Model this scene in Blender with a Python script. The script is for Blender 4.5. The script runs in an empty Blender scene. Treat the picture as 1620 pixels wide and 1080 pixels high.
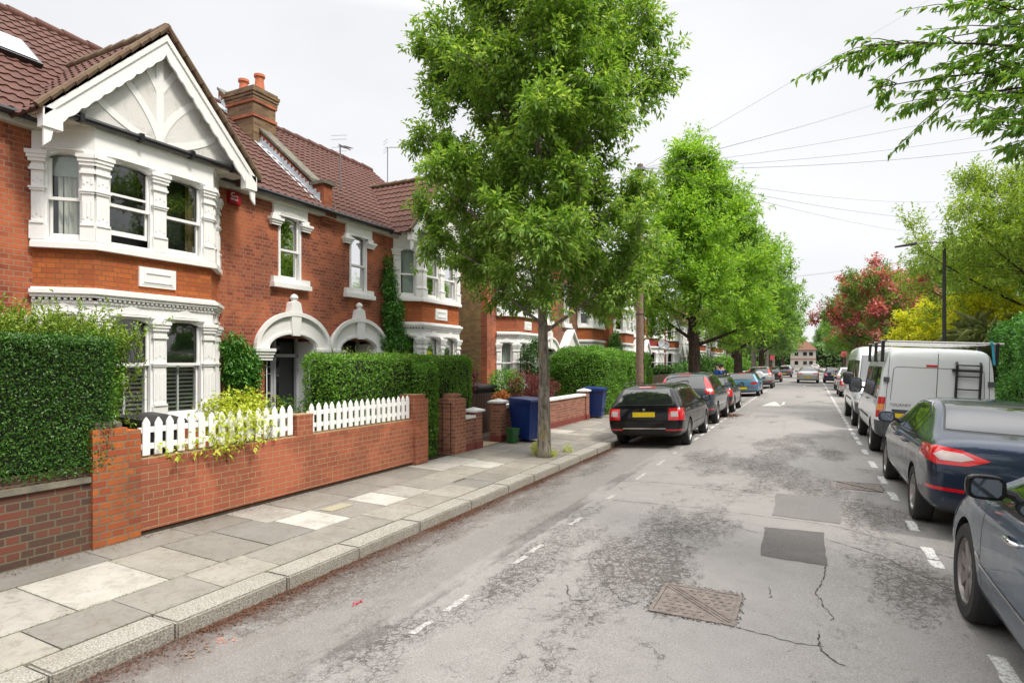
import bpy, bmesh, math, random
import numpy as np
from mathutils import Vector, Matrix, noise
from mathutils.bvhtree import BVHTree
R = math.radians
PI = math.pi
rnd = random.Random(7)
SC = bpy.context.scene
COL = SC.collection

# ------------------------------------------------------------------ camera
cam_d = bpy.data.cameras.new('camera'); cam = bpy.data.objects.new('camera', cam_d); COL.objects.link(cam)
cam.location = (0, 0, 1.95); cam.rotation_euler = (R(90), 0, math.atan(467/940))
cam_d.sensor_width = 36; cam_d.lens = 940/1620*36; cam_d.shift_y = 32/1620
cam_d.clip_start = 0.05; cam_d.clip_end = 2000
SC.camera = cam
SC.view_settings.view_transform = 'Standard'; SC.view_settings.look = 'None'
SC.view_settings.exposure = 0.74; SC.view_settings.gamma = 1
SC.render.engine = 'CYCLES'
SC.cycles.max_bounces = 7; SC.cycles.transparent_max_bounces = 8; SC.cycles.caustics_reflective = False
SC.cycles.caustics_refractive = False

# ------------------------------------------------------------------ overcast sky and soft sun
W = bpy.data.worlds.new('World'); SC.world = W; W.use_nodes = True
nt = W.node_tree; N = nt.nodes; L = nt.links
bg = N['Background']
sky = N.new('ShaderNodeTexSky'); sky.sky_type = 'NISHITA'; sky.sun_disc = False
SUN_EL, SUN_AZ = R(52), R(60)
sky.sun_elevation = SUN_EL; sky.sun_rotation = SUN_AZ
tc = N.new('ShaderNodeTexCoord')
sep = N.new('ShaderNodeSeparateXYZ'); L.new(tc.outputs['Generated'], sep.inputs[0])
ramp = N.new('ShaderNodeValToRGB'); L.new(sep.outputs['Z'], ramp.inputs[0])     # cloud deck: bright overhead, duller low
e = ramp.color_ramp.elements
e[0].position = 0.0; e[0].color = (5.55, 5.55, 5.66, 1)
e[1].position = 1.0; e[1].color = (20, 19.8, 19.5, 1)
m_ = e.new(0.5); m_.color = (5.95, 5.95, 6.0, 1)
m_ = e.new(0.7); m_.color = (16.5, 16.3, 16.2, 1)
mp = N.new('ShaderNodeMapping'); mp.inputs['Scale'].default_value = (1, 1, 2.2); L.new(tc.outputs['Generated'], mp.inputs[0])
cl = N.new('ShaderNodeTexNoise'); cl.inputs['Scale'].default_value = 1.6; cl.inputs['Detail'].default_value = 4; L.new(mp.outputs[0], cl.inputs['Vector'])
cm = N.new('ShaderNodeMapRange'); cm.inputs[1].default_value = .3; cm.inputs[2].default_value = .7
cm.inputs[3].default_value = .87; cm.inputs[4].default_value = 1.08; L.new(cl.outputs['Fac'], cm.inputs[0])
mul = N.new('ShaderNodeMixRGB'); mul.blend_type = 'MULTIPLY'; mul.inputs[0].default_value = 1
L.new(ramp.outputs[0], mul.inputs[1]); L.new(cm.outputs[0], mul.inputs[2])
mx = N.new('ShaderNodeMixRGB'); mx.inputs[0].default_value = .93
L.new(sky.outputs[0], mx.inputs[1]); L.new(mul.outputs[0], mx.inputs[2])
L.new(mx.outputs[0], bg.inputs[0]); bg.inputs[1].default_value = 0.1
sd = bpy.data.lights.new('sun', 'SUN'); sd.energy = 2.1; sd.angle = R(12); sd.color = (1, .93, .83)
so = bpy.data.objects.new('sun', sd); COL.objects.link(so)
so.rotation_euler = Vector((math.sin(SUN_AZ)*math.cos(SUN_EL), math.cos(SUN_AZ)*math.cos(SUN_EL)*-.3, math.sin(SUN_EL))).to_track_quat('Z', 'Y').to_euler()

# ------------------------------------------------------------------ materials
MATS = {}
def nodes(name):
    m = bpy.data.materials.new(name); m.use_nodes = True; MATS[name] = m
    t = m.node_tree; return m, t, t.nodes['Principled BSDF']
def P(b, **k):
    for a, v in k.items():
        a = {'col': 'Base Color', 'rough': 'Roughness', 'metal': 'Metallic', 'spec': 'Specular IOR Level', 'coat': 'Coat Weight', 'crough': 'Coat Roughness', 'em': 'Emission Color', 'es': 'Emission Strength', 'trans': 'Transmission Weight'}[a]
        b.inputs[a].default_value = (*v, 1) if isinstance(v, tuple) and len(v) == 3 else v
def nd(t, typ, **k):
    n = t.nodes.new(typ)
    for a, v in k.items():
        if a in n.inputs: n.inputs[a].default_value = v
        else: setattr(n, a, v)
    return n
def noise_tex(t, scale, detail=5, rough=.55, vec=None, dist=0):
    n = nd(t, 'ShaderNodeTexNoise', Scale=scale, Detail=detail, Roughness=rough, Distortion=dist)
    if vec is not None: t.links.new(vec, n.inputs['Vector'])
    return n
def mapr(t, src, a, b, c, d):
    n = nd(t, 'ShaderNodeMapRange'); t.links.new(src, n.inputs[0])
    for i, v in enumerate((a, b, c, d)): n.inputs[i+1].default_value = v
    return n.outputs[0]
def mixc(t, fac, a, b, mode='MIX'):
    n = nd(t, 'ShaderNodeMixRGB', blend_type=mode)
    for i, v in enumerate((fac, a, b)):
        if hasattr(v, 'is_output'): t.links.new(v, n.inputs[i])
        else: n.inputs[i].default_value = (*v, 1) if isinstance(v, tuple) else v
    return n.outputs[0]
def math_(t, op, a, b=None, c=None, clamp=False):
    n = nd(t, 'ShaderNodeMath', operation=op); n.use_clamp = clamp
    for i, v in enumerate((a, b, c)):
        if v is None: continue
        if hasattr(v, 'is_output'): t.links.new(v, n.inputs[i])
        else: n.inputs[i].default_value = v
    return n.outputs[0]
def bump(t, b, h, strength=.3, dist=.01):
    n = nd(t, 'ShaderNodeBump', Strength=strength, Distance=dist); t.links.new(h, n.inputs['Height']); t.links.new(n.outputs[0], b.inputs['Normal'])
def geo_pos(t): return nd(t, 'ShaderNodeNewGeometry').outputs['Position']

def plain(name, col, rough=.6, var=.12, scale=6, bmp=.0, metal=0, coat=0, spec=.5, grime=None):
    m, t, b = nodes(name); P(b, rough=rough, metal=metal, coat=coat, spec=spec)
    g = geo_pos(t); n = noise_tex(t, scale, 6, .6, g)
    c = mixc(t, mapr(t, n.outputs[0], .3, .7, 0, 1), tuple(x*(1-var) for x in col), tuple(min(1, x*(1+var)) for x in col))
    if grime:
        n2 = noise_tex(t, 2.3, 8, .7, g, 1.0)
        c = mixc(t, mapr(t, n2.outputs[0], .52, .75, 0, .55), c, grime)
    t.links.new(c, b.inputs['Base Color'])
    if bmp: 
        n3 = noise_tex(t, scale*8, 4, .6, g); bump(t, b, n3.outputs[0], bmp, .01)
    return m
def brick(name, c1, c2, mortar, c3=None, soot=.25, bw=.225, rowh=.075, mort=.0065, squash=(.5, 2), grime=(.08, .06, .05)):
    """courses follow the wall: the horizontal texture axis is the wall's own tangent"""
    m, t, b = nodes(name); P(b, rough=.88, spec=.25)
    g = nd(t, 'ShaderNodeNewGeometry')
    cr = nd(t, 'ShaderNodeVectorMath', operation='CROSS_PRODUCT'); t.links.new(g.outputs['True Normal'], cr.inputs[0]); t.links.new(g.outputs['Position'], cr.inputs[1])
    s1 = nd(t, 'ShaderNodeSeparateXYZ'); t.links.new(cr.outputs[0], s1.inputs[0])
    s2 = nd(t, 'ShaderNodeSeparateXYZ'); t.links.new(g.outputs['Position'], s2.inputs[0])
    cb = nd(t, 'ShaderNodeCombineXYZ'); t.links.new(s1.outputs['Z'], cb.inputs[0]); t.links.new(s2.outputs['Z'], cb.inputs[1])
    wob = noise_tex(t, 9, 3, .5, g.outputs['Position'])
    ad = nd(t, 'ShaderNodeVectorMath', operation='MULTIPLY_ADD'); t.links.new(wob.outputs['Color'], ad.inputs[0]); ad.inputs[1].default_value = (.012, .008, 0); t.links.new(cb.outputs[0], ad.inputs[2])
    k = nd(t, 'ShaderNodeTexBrick', offset=.5, squash=squash[0], squash_frequency=squash[1])
    t.links.new(ad.outputs[0], k.inputs['Vector'])
    for a, v in (('Scale', 1), ('Mortar Size', mort), ('Mortar Smooth', .25), ('Bias', 0), ('Brick Width', bw), ('Row Height', rowh)): k.inputs[a].default_value = v
    k.inputs['Color1'].default_value = (*c1, 1); k.inputs['Color2'].default_value = (*c2, 1); k.inputs['Mortar'].default_value = (*mortar, 1)
    n1 = noise_tex(t, 1.1, 6, .6, g.outputs['Position'], .6)
    n2 = noise_tex(t, 55, 4, .7, g.outputs['Position'])
    c = mixc(t, mapr(t, n2.outputs[0], .3, .75, 0, .45), k.outputs['Color'], grime)
    if c3: c = mixc(t, math_(t, 'MULTIPLY', mapr(t, n1.outputs[0], .5, .62, 0, .75), math_(t, 'SUBTRACT', 1, k.outputs['Fac'])), c, c3)
    c = mixc(t, mapr(t, n1.outputs[0], .32, .6, soot, 0), c, grime)
    t.links.new(c, b.inputs['Base Color'])
    h = math_(t, 'ADD', math_(t, 'MULTIPLY', k.outputs['Fac'], -1), math_(t, 'MULTIPLY', n2.outputs[0], .5))
    bump(t, b, h, .55, .012)
    return m

plain('white_paint', (.86, .86, .85), .5, .03, 3, .05, grime=(.77, .765, .74))
plain('fence_paint', (.86, .86, .86), .45, .04, 3, .05, grime=(.6, .62, .58))
plain('upvc', (.8, .8, .8), .3, .03)
plain('grey_door_paint', (.52, .53, .58), .4, .05)
plain('black_gutter', (.012, .012, .014), .35, .2)
plain('board_cream', (.62, .6, .54), .6, .12, 4, grime=(.35, .33, .27))
plain('lead', (.5, .54, .58), .45, .25, 5, .1)
plain('slate_coping', (.13, .12, .09), .8, .35, 6, .3)
plain('stone_coping', (.17, .155, .12), .9, .35, 7, .4)
plain('white_coping', (.75, .75, .74), .7, .08, 5, .2, grime=(.4, .4, .37))
plain('terracotta', (.52, .16, .08), .8, .15, 9, .1)
plain('iron', (.015, .014, .013), .5, .3)
plain('rust', (.06, .03, .02), .8, .3)
plain('aerial_metal', (.25, .25, .26), .4, .1, metal=.8)
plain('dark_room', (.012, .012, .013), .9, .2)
plain('curtain', (.72, .71, .66), .9, .06)
plain('net_curtain', (.6, .66, .63), .9, .06)
plain('ochre_curtain', (.14, .1, .045), .9, .2)
plain('shutter_white', (.74, .74, .73), .5, .04)
plain('red_box', (.3, .008, .02), .35, .1)
plain('decal_white', (.8, .78, .78), .5, .02)
plain('plaster_pink', (.42, .22, .17), .9, .1)
plain('brown_fence', (.055, .028, .017), .8, .3, 12, .2)
plain('bamboo', (.42, .29, .14), .7, .25, 20, .2)
plain('shingle', (.52, .42, .27), .95, .3, 60, 1.0)
plain('soil', (.06, .04, .025), .95, .4, 25, .8)
plain('leaf_litter', (.12, .05, .025), .9, .5, 40, .6)
plain('moss', (.14, .17, .025), .95, .5, 40, .6)
plain('weathered_timber', (.20, .13, .095), .85, .3, 14, .3)
plain('maroon_render', (.25, .03, .035), .8, .1)
plain('plastic_blue', (.008, .028, .14), .38, .12, 4)
plain('plastic_green', (.012, .085, .02), .45, .12, 4)
plain('plastic_black', (.014, .015, .017), .45, .2)
plain('plastic_teal', (.03, .12, .09), .5, .2)
plain('dish_grey', (.4, .41, .43), .5, .1)
m, t, b = nodes('road_paint'); P(b, rough=.85); g = geo_pos(t); n1 = noise_tex(t, 38, 5, .75, g); t.links.new(mixc(t, mapr(t, n1.outputs[0], .46, .58, 0, 1), (.60, .60, .585), (.30, .29, .28)), b.inputs['Base Color'])
m, t, b = nodes('worn_paint'); P(b, rough=.85); g = geo_pos(t); n1 = noise_tex(t, 30, 5, .75, g); t.links.new(mixc(t, mapr(t, n1.outputs[0], .38, .52, 0, 1), (.52, .52, .51), (.27, .26, .25)), b.inputs['Base Color'])
plain('tarmac_patch', (.135, .128, .125), .95, .5, 90, .9, grime=(.2, .19, .18))
plain('tarmac_patch_old', (.20, .192, .186), .95, .4, 90, .9, grime=(.15, .14, .135))
plain('crack_dark', (.045, .04, .037), .95, .4, 40, .3)
plain('cast_iron', (.17, .14, .125), .65, .35, 14, .5)
plain('skin', (.55, .32, .23), .6, .05)
plain('blue_cloth', (.02, .07, .3), .85, .15, 30)
plain('navy_cloth', (.02, .025, .07), .85, .15, 30)
plain('hair_dark', (.02, .014, .01), .8, .2)
plain('yellow_plastic', (.75, .5, .02), .5, .1)
plain('pink_board', (.72, .12, .15), .5, .08)
plain('cream_render', (.55, .52, .46), .8, .08, 3, grime=(.42, .38, .3))
plain('brown_tiles', (.17, .075, .05), .85, .25, 3)
plain('concrete_gold', (.34, .31, .22), .9, .35, 60, .4)
plain('straw', (.45, .33, .1), .9, .3)
plain('petal', (.5, .01, .05), .7, .2)
BR = dict(
 white=plain('pale_render', (.7,.7,.68), .8, .05, 3), maroon=plain('maroon_paint', (.25,.03,.035), .8, .1),
 red=brick('red_brick', (.50, .13, .06), (.27, .055, .03), (.42, .25, .16), c3=(.52, .15, .065), soot=.32, mort=.0075),
 bay=brick('orange_bay_brick', (.58, .155, .034), (.44, .10, .028), (.24, .11, .05), soot=.22, mort=.006),
 new=brick('new_wall_brick', (.44, .125, .068), (.34, .09, .05), (.44, .29, .15), soot=.24, squash=(.5, 3), c3=(.47, .14, .08)),
 old=brick('old_purple_brick', (.20, .045, .035), (.06, .03, .035), (.17, .14, .10), soot=.35, mort=.009, grime=(.1, .085, .05)),
 pier=brick('gate_pier_brick', (.55, .15, .03), (.34, .06, .025), (.26, .19, .12), soot=.4, mort=.009, squash=(.55, 2)),
 buff=brick('pinkish_brick', (.47, .18, .11), (.34, .11, .07), (.5, .38, .26), soot=.1, squash=(1, 1)),
 buff2=brick('mixed_brick', (.42, .16, .10), (.24, .09, .065), (.45, .33, .24), soot=.12, squash=(1, 1)),
 stock=brick('yellow_stock_brick', (.46, .32, .13), (.26, .18, .085), (.34, .27, .17), soot=.3),
 chim=brick('chimney_brick', (.32, .21, .11), (.15, .08, .045), (.26, .2, .13), soot=.35, squash=(1, 1)),
 brown=brick('brown_brick', (.26, .10, .05), (.16, .06, .035), (.36, .27, .2), soot=.2),
 orange=brick('orange_brick', (.5, .13, .05), (.36, .08, .035), (.3, .16, .09), soot=.15),
 plinth=plain('painted_plinth', (.2, .045, .035), .6, .15, 8, .1),
)
def glass_mat(name, tint, clear, rough=.03):
    m, t, b = nodes(name); P(b, col=tint, rough=rough, spec=.7)
    mixs = nd(t, 'ShaderNodeMixShader', Fac=clear)
    if clear:
        tr = nd(t, 'ShaderNodeMixShader'); t1 = nd(t, 'ShaderNodeBsdfTransparent'); t1.inputs[0].default_value = (.86, .9, .88, 1); g1 = nd(t, 'ShaderNodeBsdfGlossy', Roughness=.03); f1 = nd(t, 'ShaderNodeFresnel', IOR=1.55)
        t.links.new(math_(t, 'ADD', math_(t, 'MULTIPLY', f1.outputs[0], 1.5), .02, clamp=True), tr.inputs[0]); t.links.new(t1.outputs[0], tr.inputs[1]); t.links.new(g1.outputs[0], tr.inputs[2])
    else: tr = nd(t, 'ShaderNodeBsdfTransparent')
    gn = noise_tex(t, 1.3, 2, .5, geo_pos(t)); bump(t, b, gn.outputs[0], .12, .02)
    t.links.new(b.outputs[0], mixs.inputs[1]); t.links.new(tr.outputs[0], mixs.inputs[2]); t.links.new(mixs.outputs[0], t.nodes['Material Output'].inputs[0])
    return m
glass_mat('window_glass', (.015, .018, .018), 1.0)
glass_mat('dark_glass', (.012, .015, .016), 0)
glass_mat('sky_glass', (.5, .55, .58), 0, .08)
m, t, b = nodes('car_glass'); P(b, col=(.012, .014, .015), rough=.02, spec=.9, coat=.6)
gn = noise_tex(t, .9, 2, .5, geo_pos(t)); bump(t, b, gn.outputs[0], .05, .02)

def tile_mat(name, a, b_, speck):
    m, t, b = nodes(name); P(b, rough=.8, spec=.3)
    g = geo_pos(t); n1 = noise_tex(t, 3, 6, .65, g); n2 = noise_tex(t, 22, 4, .7, g); n3 = noise_tex(t, 70, 2, .6, g)
    c = mixc(t, mapr(t, n1.outputs[0], .3, .7, 0, 1), a, b_)
    c = mixc(t, mapr(t, n2.outputs[0], .6, .7, 0, .6), c, speck)
    t.links.new(c, b.inputs['Base Color']); bump(t, b, n3.outputs[0], .3, .01); return m
tile_mat('clay_tiles', (.085, .038, .030), (.135, .062, .047), (.25, .17, .15))
tile_mat('red_tiles', (.30, .07, .05), (.36, .09, .06), (.32, .15, .1))
tile_mat('mossy_tiles', (.17, .13, .075), (.13, .07, .05), (.26, .23, .15))

# pebbledash with soot towards damp corners: a stain of its own shape
m, t, b = nodes('pebbledash'); P(b, rough=.95, spec=.2)
g = geo_pos(t); n1 = noise_tex(t, 90, 3, .7, g); n2 = noise_tex(t, 1.6, 7, .7, g, .8); n3 = noise_tex(t, 30, 4, .7, g)
c = mixc(t, mapr(t, n2.outputs[0], .48, .75, 0, .8), (.86, .85, .82), (.60, .56, .48))
c = mixc(t, math_(t, 'MULTIPLY', mapr(t, n2.outputs[0], .52, .68, 0, 1), mapr(t, n3.outputs[0], .45, .6, 0, .7)), c, (.25, .22, .17))
t.links.new(c, b.inputs['Base Color']); bump(t, b, n1.outputs[0], .9, .02)

# asphalt: pale worn dressing, darker binder showing through in crazed patches
m, t, b = nodes('asphalt'); P(b, rough=.9, spec=.3)
g = geo_pos(t)
sx = nd(t, 'ShaderNodeSeparateXYZ'); t.links.new(g, sx.inputs[0]); X_, Y_ = sx.outputs[0], sx.outputs[1]
fine = noise_tex(t, 260, 3, .7, g); mid = noise_tex(t, 5, 6, .6, g); big = noise_tex(t, .5, 5, .6, g); grit = nd(t, 'ShaderNodeTexVoronoi', Scale=150); t.links.new(g, grit.inputs['Vector'])
c = mixc(t, mapr(t, mid.outputs[0], .3, .7, 0, 1), (.255, .244, .236), (.305, .294, .285))
c = mixc(t, mapr(t, big.outputs[0], .35, .6, .3, 0), c, (.225, .213, .204))
# crazing
wv = noise_tex(t, 9, 6, .75, g, .0)
wa = nd(t, 'ShaderNodeVectorMath', operation='MULTIPLY_ADD'); t.links.new(wv.outputs['Color'], wa.inputs[0]); wa.inputs[1].default_value = (.2, .2, 0); t.links.new(g, wa.inputs[2])
vo = nd(t, 'ShaderNodeTexVoronoi', Scale=9); vo.feature = 'DISTANCE_TO_EDGE'; t.links.new(wa.outputs[0], vo.inputs['Vector'])
vo2 = nd(t, 'ShaderNodeTexVoronoi', Scale=21); vo2.feature = 'DISTANCE_TO_EDGE'; t.links.new(wa.outputs[0], vo2.inputs['Vector'])
st = nd(t, 'ShaderNodeMapping'); st.inputs['Scale'].default_value = (1.2, .42, 1); st.inputs['Location'].default_value = (3.3, 1.35, 0); t.links.new(g, st.inputs[0])
mk = noise_tex(t, .85, 5, .62, st.outputs[0])
mk2 = noise_tex(t, 6, 5, .7, g); mkm = math_(t, 'ADD', mk.outputs[0], math_(t, 'MULTIPLY', math_(t, 'SUBTRACT', mk2.outputs[0], .5), .22))
sp_ = None
for (cx, cy, rx, ry) in ((-2.0, 5.9, .8, 1.5), (-1.25, 5.9, .35, 1.0), (-1.6, 7.2, .9, .8), (.85, 6.6, .6, .55), (-1.0, 12.5, .9, 2.4), (.0, 11.2, .45, 1.2), (-3.75, 5.0, .4, 1.3), (-2.75, 3.2, .5, .8), (-3.7, 9.2, .3, 2.2), (.9, 9.0, .4, .5), (-.6, 15.5, .8, 1.6), (.5, 14.5, .3, 1.2)):
    vm_ = nd(t, 'ShaderNodeVectorMath', operation='SUBTRACT'); t.links.new(g, vm_.inputs[0]); vm_.inputs[1].default_value = (cx, cy, 0)
    vs_ = nd(t, 'ShaderNodeVectorMath', operation='MULTIPLY'); t.links.new(vm_.outputs[0], vs_.inputs[0]); vs_.inputs[1].default_value = (1/rx, 1/ry, 0)
    vl_ = nd(t, 'ShaderNodeVectorMath', operation='LENGTH'); t.links.new(vs_.outputs[0], vl_.inputs[0]); q_ = mapr(t, vl_.outputs['Value'], .3, 1.75, .175, 0)
    sp_ = q_ if sp_ is None else math_(t, 'MAXIMUM', sp_, q_)
mkm = math_(t, 'ADD', math_(t, 'SUBTRACT', mkm, .045), sp_)
mask = mapr(t, mkm, .51, .70, 0, .07)
mask2 = mapr(t, mkm, .53, .72, 0, .115)
cz = math_(t, 'LESS_THAN', vo.outputs[0], mask); cz2 = math_(t, 'LESS_THAN', vo2.outputs[0], mask2)
czm = math_(t, 'MAXIMUM', cz, cz2)
c = mixc(t, math_(t, 'MULTIPLY', czm, 1.0), c, (.07, .064, .058))
c = mixc(t, mapr(t, mkm, .60, .75, 0, .12), c, (.13, .12, .112))
wv3 = noise_tex(t, 3, 6, .75, g); wa3 = nd(t, 'ShaderNodeVectorMath', operation='MULTIPLY_ADD'); t.links.new(wv3.outputs['Color'], wa3.inputs[0]); wa3.inputs[1].default_value = (.5, .5, 0); t.links.new(g, wa3.inputs[2])
vo3 = nd(t, 'ShaderNodeTexVoronoi', Scale=1.3); vo3.feature = 'DISTANCE_TO_EDGE'; t.links.new(wa3.outputs[0], vo3.inputs['Vector'])
mk3 = noise_tex(t, 1.4, 4, .7, g)
ck = math_(t, 'LESS_THAN', vo3.outputs[0], mapr(t, mk3.outputs[0], .5, .66, 0, .010)); c = mixc(t, math_(t, 'MULTIPLY', ck, .85), c, (.07, .064, .06))
# the parking lane by the kerb is older, browner and dirtier; a long trench reinstatement runs beside it
edge = math_(t, 'ADD', X_, math_(t, 'MULTIPLY', math_(t, 'SUBTRACT', mid.outputs[0], .5), .12))
lane = mapr(t, edge, -2.92, -2.97, 0, 1)
lane2 = mapr(t, edge, -3.5, -3.42, 0, 1)
trench = math_(t, 'MULTIPLY', mapr(t, edge, -3.50, -3.48, 0, 1), mapr(t, edge, -2.98, -2.96, 1, 0))
c = mixc(t, math_(t, 'MULTIPLY', lane, .35), c, (.175, .15, .13))
c = mixc(t, math_(t, 'MULTIPLY', trench, .8), c, mixc(t, mapr(t, mid.outputs[0], .3, .7, 0, 1), (.20, .188, .178), (.235, .222, .21)))
jn = math_(t, 'MULTIPLY', math_(t, 'LESS_THAN', math_(t, 'ABSOLUTE', math_(t, 'ADD', edge, 2.86)), .1), mapr(t, mk.outputs[0], .42, .5, 0, .7))
c = mixc(t, jn, c, (.11, .10, .095))
gd = noise_tex(t, 3.2, 7, .75, g, .5)
gut = math_(t, 'MULTIPLY', mapr(t, X_, -3.5, -4.12, 0, 1), mapr(t, math_(t, 'ADD', gd.outputs[0], mapr(t, X_, -3.85, -4.1, 0, .2)), .42, .54, 0, .92))
c = mixc(t, gut, c, (.075, .044, .034))
rr = math_(t, 'MULTIPLY', mapr(t, X_, 1.3, 2.6, 0, 1), mapr(t, gd.outputs[0], .4, .6, 0, .7))
c = mixc(t, rr, c, (.09, .08, .075))
dk = math_(t, 'LESS_THAN', grit.outputs['Distance'], .16)
c = mixc(t, math_(t, 'MULTIPLY', dk, .35), c, (.38, .37, .35))
c = mixc(t, mapr(t, fine.outputs[0], .25, .6, .5, 0), c, (.09, .085, .08))
gr2 = noise_tex(t, 85, 4, .8, g)
c = mixc(t, mapr(t, gr2.outputs[0], .5, .66, 0, .7), c, (.12, .113, .107)); c = mixc(t, mapr(t, gr2.outputs[0], .46, .32, 0, .6), c, (.44, .425, .41))
t.links.new(c, b.inputs['Base Color'])
hh = math_(t, 'SUBTRACT', math_(t, 'MULTIPLY', fine.outputs[0], .6), math_(t, 'MULTIPLY', czm, .7))
bump(t, b, hh, .6, .008)

def slab_mat(name, cols, dirt=(.13, .11, .09)):
    m, t, b = nodes(name); P(b, rough=.85, spec=.3)
    g = nd(t, 'ShaderNodeNewGeometry')
    rp = nd(t, 'ShaderNodeValToRGB'); rp.color_ramp.interpolation = 'CONSTANT'
    t.links.new(g.outputs['Random Per Island'], rp.inputs[0]); el = rp.color_ramp.elements
    for i, (p, cc) in enumerate(cols):
        q = el[i] if i < 2 else el.new(p); q.position = p; q.color = (*cc, 1)
    n1 = noise_tex(t, 2.2, 7, .7, g.outputs['Position']); n2 = noise_tex(t, 130, 3, .7, g.outputs['Position'])
    n3 = noise_tex(t, 9, 6, .75, g.outputs['Position'], 1.0)
    c = mixc(t, mapr(t, n1.outputs[0], .42, .72, 0, .5), rp.outputs[0], dirt)
    c = mixc(t, mapr(t, n3.outputs[0], .5, .68, 0, .5), c, dirt)
    c = mixc(t, mapr(t, n2.outputs[0], .3, .6, .3, 0), c, dirt)
    t.links.new(c, b.inputs['Base Color']); bump(t, b, n2.outputs[0], .4, .006); return m
slab_mat('paving_slab', [(0, (.235, .222, .20)), (.22, (.30, .28, .245)), (.42, (.265, .25, .225)), (.6, (.33, .31, .27)), (.8, (.225, .215, .20)), (.93, (.37, .35, .32))])
slab_mat('pale_slab', [(0, (.44, .42, .385)), (.5, (.50, .485, .45))], (.2, .18, .15))
m, t, b = nodes('granite'); P(b, rough=.8)
g = geo_pos(t); n1 = noise_tex(t, 70, 3, .75, g); n2 = noise_tex(t, 3, 5, .6, g)
c = mixc(t, mapr(t, n1.outputs[0], .38, .62, 0, 1), (.17, .155, .135), (.43, .41, .365)); c = mixc(t, mapr(t, n2.outputs[0], .45, .7, 0, .4), c, (.2, .18, .14))
t.links.new(c, b.inputs['Base Color']); bump(t, b, n1.outputs[0], .8, .01)

def bark_mat(name, a, b_, c_=None, sc=14):
    m, t, b = nodes(name); P(b, rough=.95, spec=.2)
    g = geo_pos(t); mp_ = nd(t, 'ShaderNodeMapping'); mp_.inputs['Scale'].default_value = (1, 1, .3); t.links.new(g, mp_.inputs[0])
    n1 = noise_tex(t, sc, 7, .7, mp_.outputs[0], .6); n2 = noise_tex(t, 2.5, 5, .65, g)
    c = mixc(t, mapr(t, n1.outputs[0], .36, .62, 0, 1), a, b_)
    if c_: c = mixc(t, mapr(t, n2.outputs[0], .54, .68, 0, .8), c, c_)
    t.links.new(c, b.inputs['Base Color']); bump(t, b, n1.outputs[0], 1.0, .03); return m
bark_mat('bark', (.085, .07, .058), (.34, .30, .26), (.26, .24, .08))
bark_mat('dark_bark', (.02, .014, .011), (.09, .065, .05))
bark_mat('birch_bark', (.14, .12, .1), (.42, .38, .34))

def leaf_mat(name, cols, trans=.35, rough=.5):
    m = bpy.data.materials.new(name); m.use_nodes = True; MATS[name] = m; t = m.node_tree; b = t.nodes['Principled BSDF']
    P(b, rough=rough, spec=.35)
    g = nd(t, 'ShaderNodeNewGeometry'); rp = nd(t, 'ShaderNodeValToRGB'); t.links.new(g.outputs['Random Per Island'], rp.inputs[0]); el = rp.color_ramp.elements
    for i, (p, cc) in enumerate(cols):
        q = el[i] if i < 2 else el.new(p); q.position = p; q.color = (*cc, 1)
    n = noise_tex(t, 1.1, 3, .6, g.outputs['Position'])
    c = mixc(t, mapr(t, n.outputs[0], .35, .65, .35, 0), rp.outputs[0], cols[0][1])
    t.links.new(c, b.inputs['Base Color'])
    tl = nd(t, 'ShaderNodeBsdfTranslucent'); 
    c2 = mixc(t, 1, c, (1.25, 1.2, .5), 'MULTIPLY'); t.links.new(c2, tl.inputs[0])
    mi = nd(t, 'ShaderNodeMixShader', Fac=trans); t.links.new(b.outputs[0], mi.inputs[1]); t.links.new(tl.outputs[0], mi.inputs[2])
    t.links.new(mi.outputs[0], t.nodes['Material Output'].inputs[0]); return m
leaf_mat('street_tree_leaf', [(0, (.12, .25, .035)), (1, (.48, .62, .20)), (.55, (.22, .39, .07))], .45)
leaf_mat('bright_tree_leaf', [(0, (.15, .33, .035)), (1, (.46, .66, .12)), (.5, (.27, .48, .06))], .45)
leaf_mat('mid_tree_leaf', [(0, (.11, .26, .035)), (1, (.34, .52, .10))], .42)
leaf_mat('hedge_leaf', [(0, (.03, .10, .013)), (1, (.13, .27, .045)), (.6, (.055, .15, .018))], .2, .35)
leaf_mat('hedge_leaf_bright', [(0, (.08, .21, .02)), (1, (.27, .48, .07)), (.5, (.14, .33, .03))], .25, .4)
leaf_mat('shoot_leaf', [(0, (.14, .25, .03)), (1, (.36, .48, .09))], .3, .4)
leaf_mat('lime_leaf', [(0, (.36, .46, .03)), (1, (.62, .66, .10))], .3)
leaf_mat('yellow_leaf', [(0, (.48, .54, .02)), (1, (.80, .76, .05))], .3)
leaf_mat('feather_leaf', [(0, (.17, .30, .035)), (1, (.42, .54, .10))])
leaf_mat('pink_blossom', [(0, (.36, .07, .08)), (1, (.68, .26, .27))], .3)
leaf_mat('hawthorn_leaf', [(0, (.09, .17, .03)), (1, (.25, .36, .08))])
leaf_mat('purple_leaf', [(0, (.07, .015, .02)), (1, (.24, .05, .05))])
leaf_mat('copper_leaf', [(0, (.35, .10, .03)), (1, (.55, .25, .08))])
leaf_mat('cherry_leaf', [(0, (.09, .24, .035)), (1, (.36, .48, .08)), (.9, (.28, .46, .08))], .3, .35)
leaf_mat('ivy_leaf', [(0, (.05, .18, .03)), (1, (.18, .42, .07))], .2, .35)
leaf_mat('far_leaf', [(0, (.11, .24, .08)), (1, (.27, .42, .16))])
leaf_mat('cordyline_leaf', [(0, (.22, .28, .12)), (1, (.42, .46, .24))])
M = MATS

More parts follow.
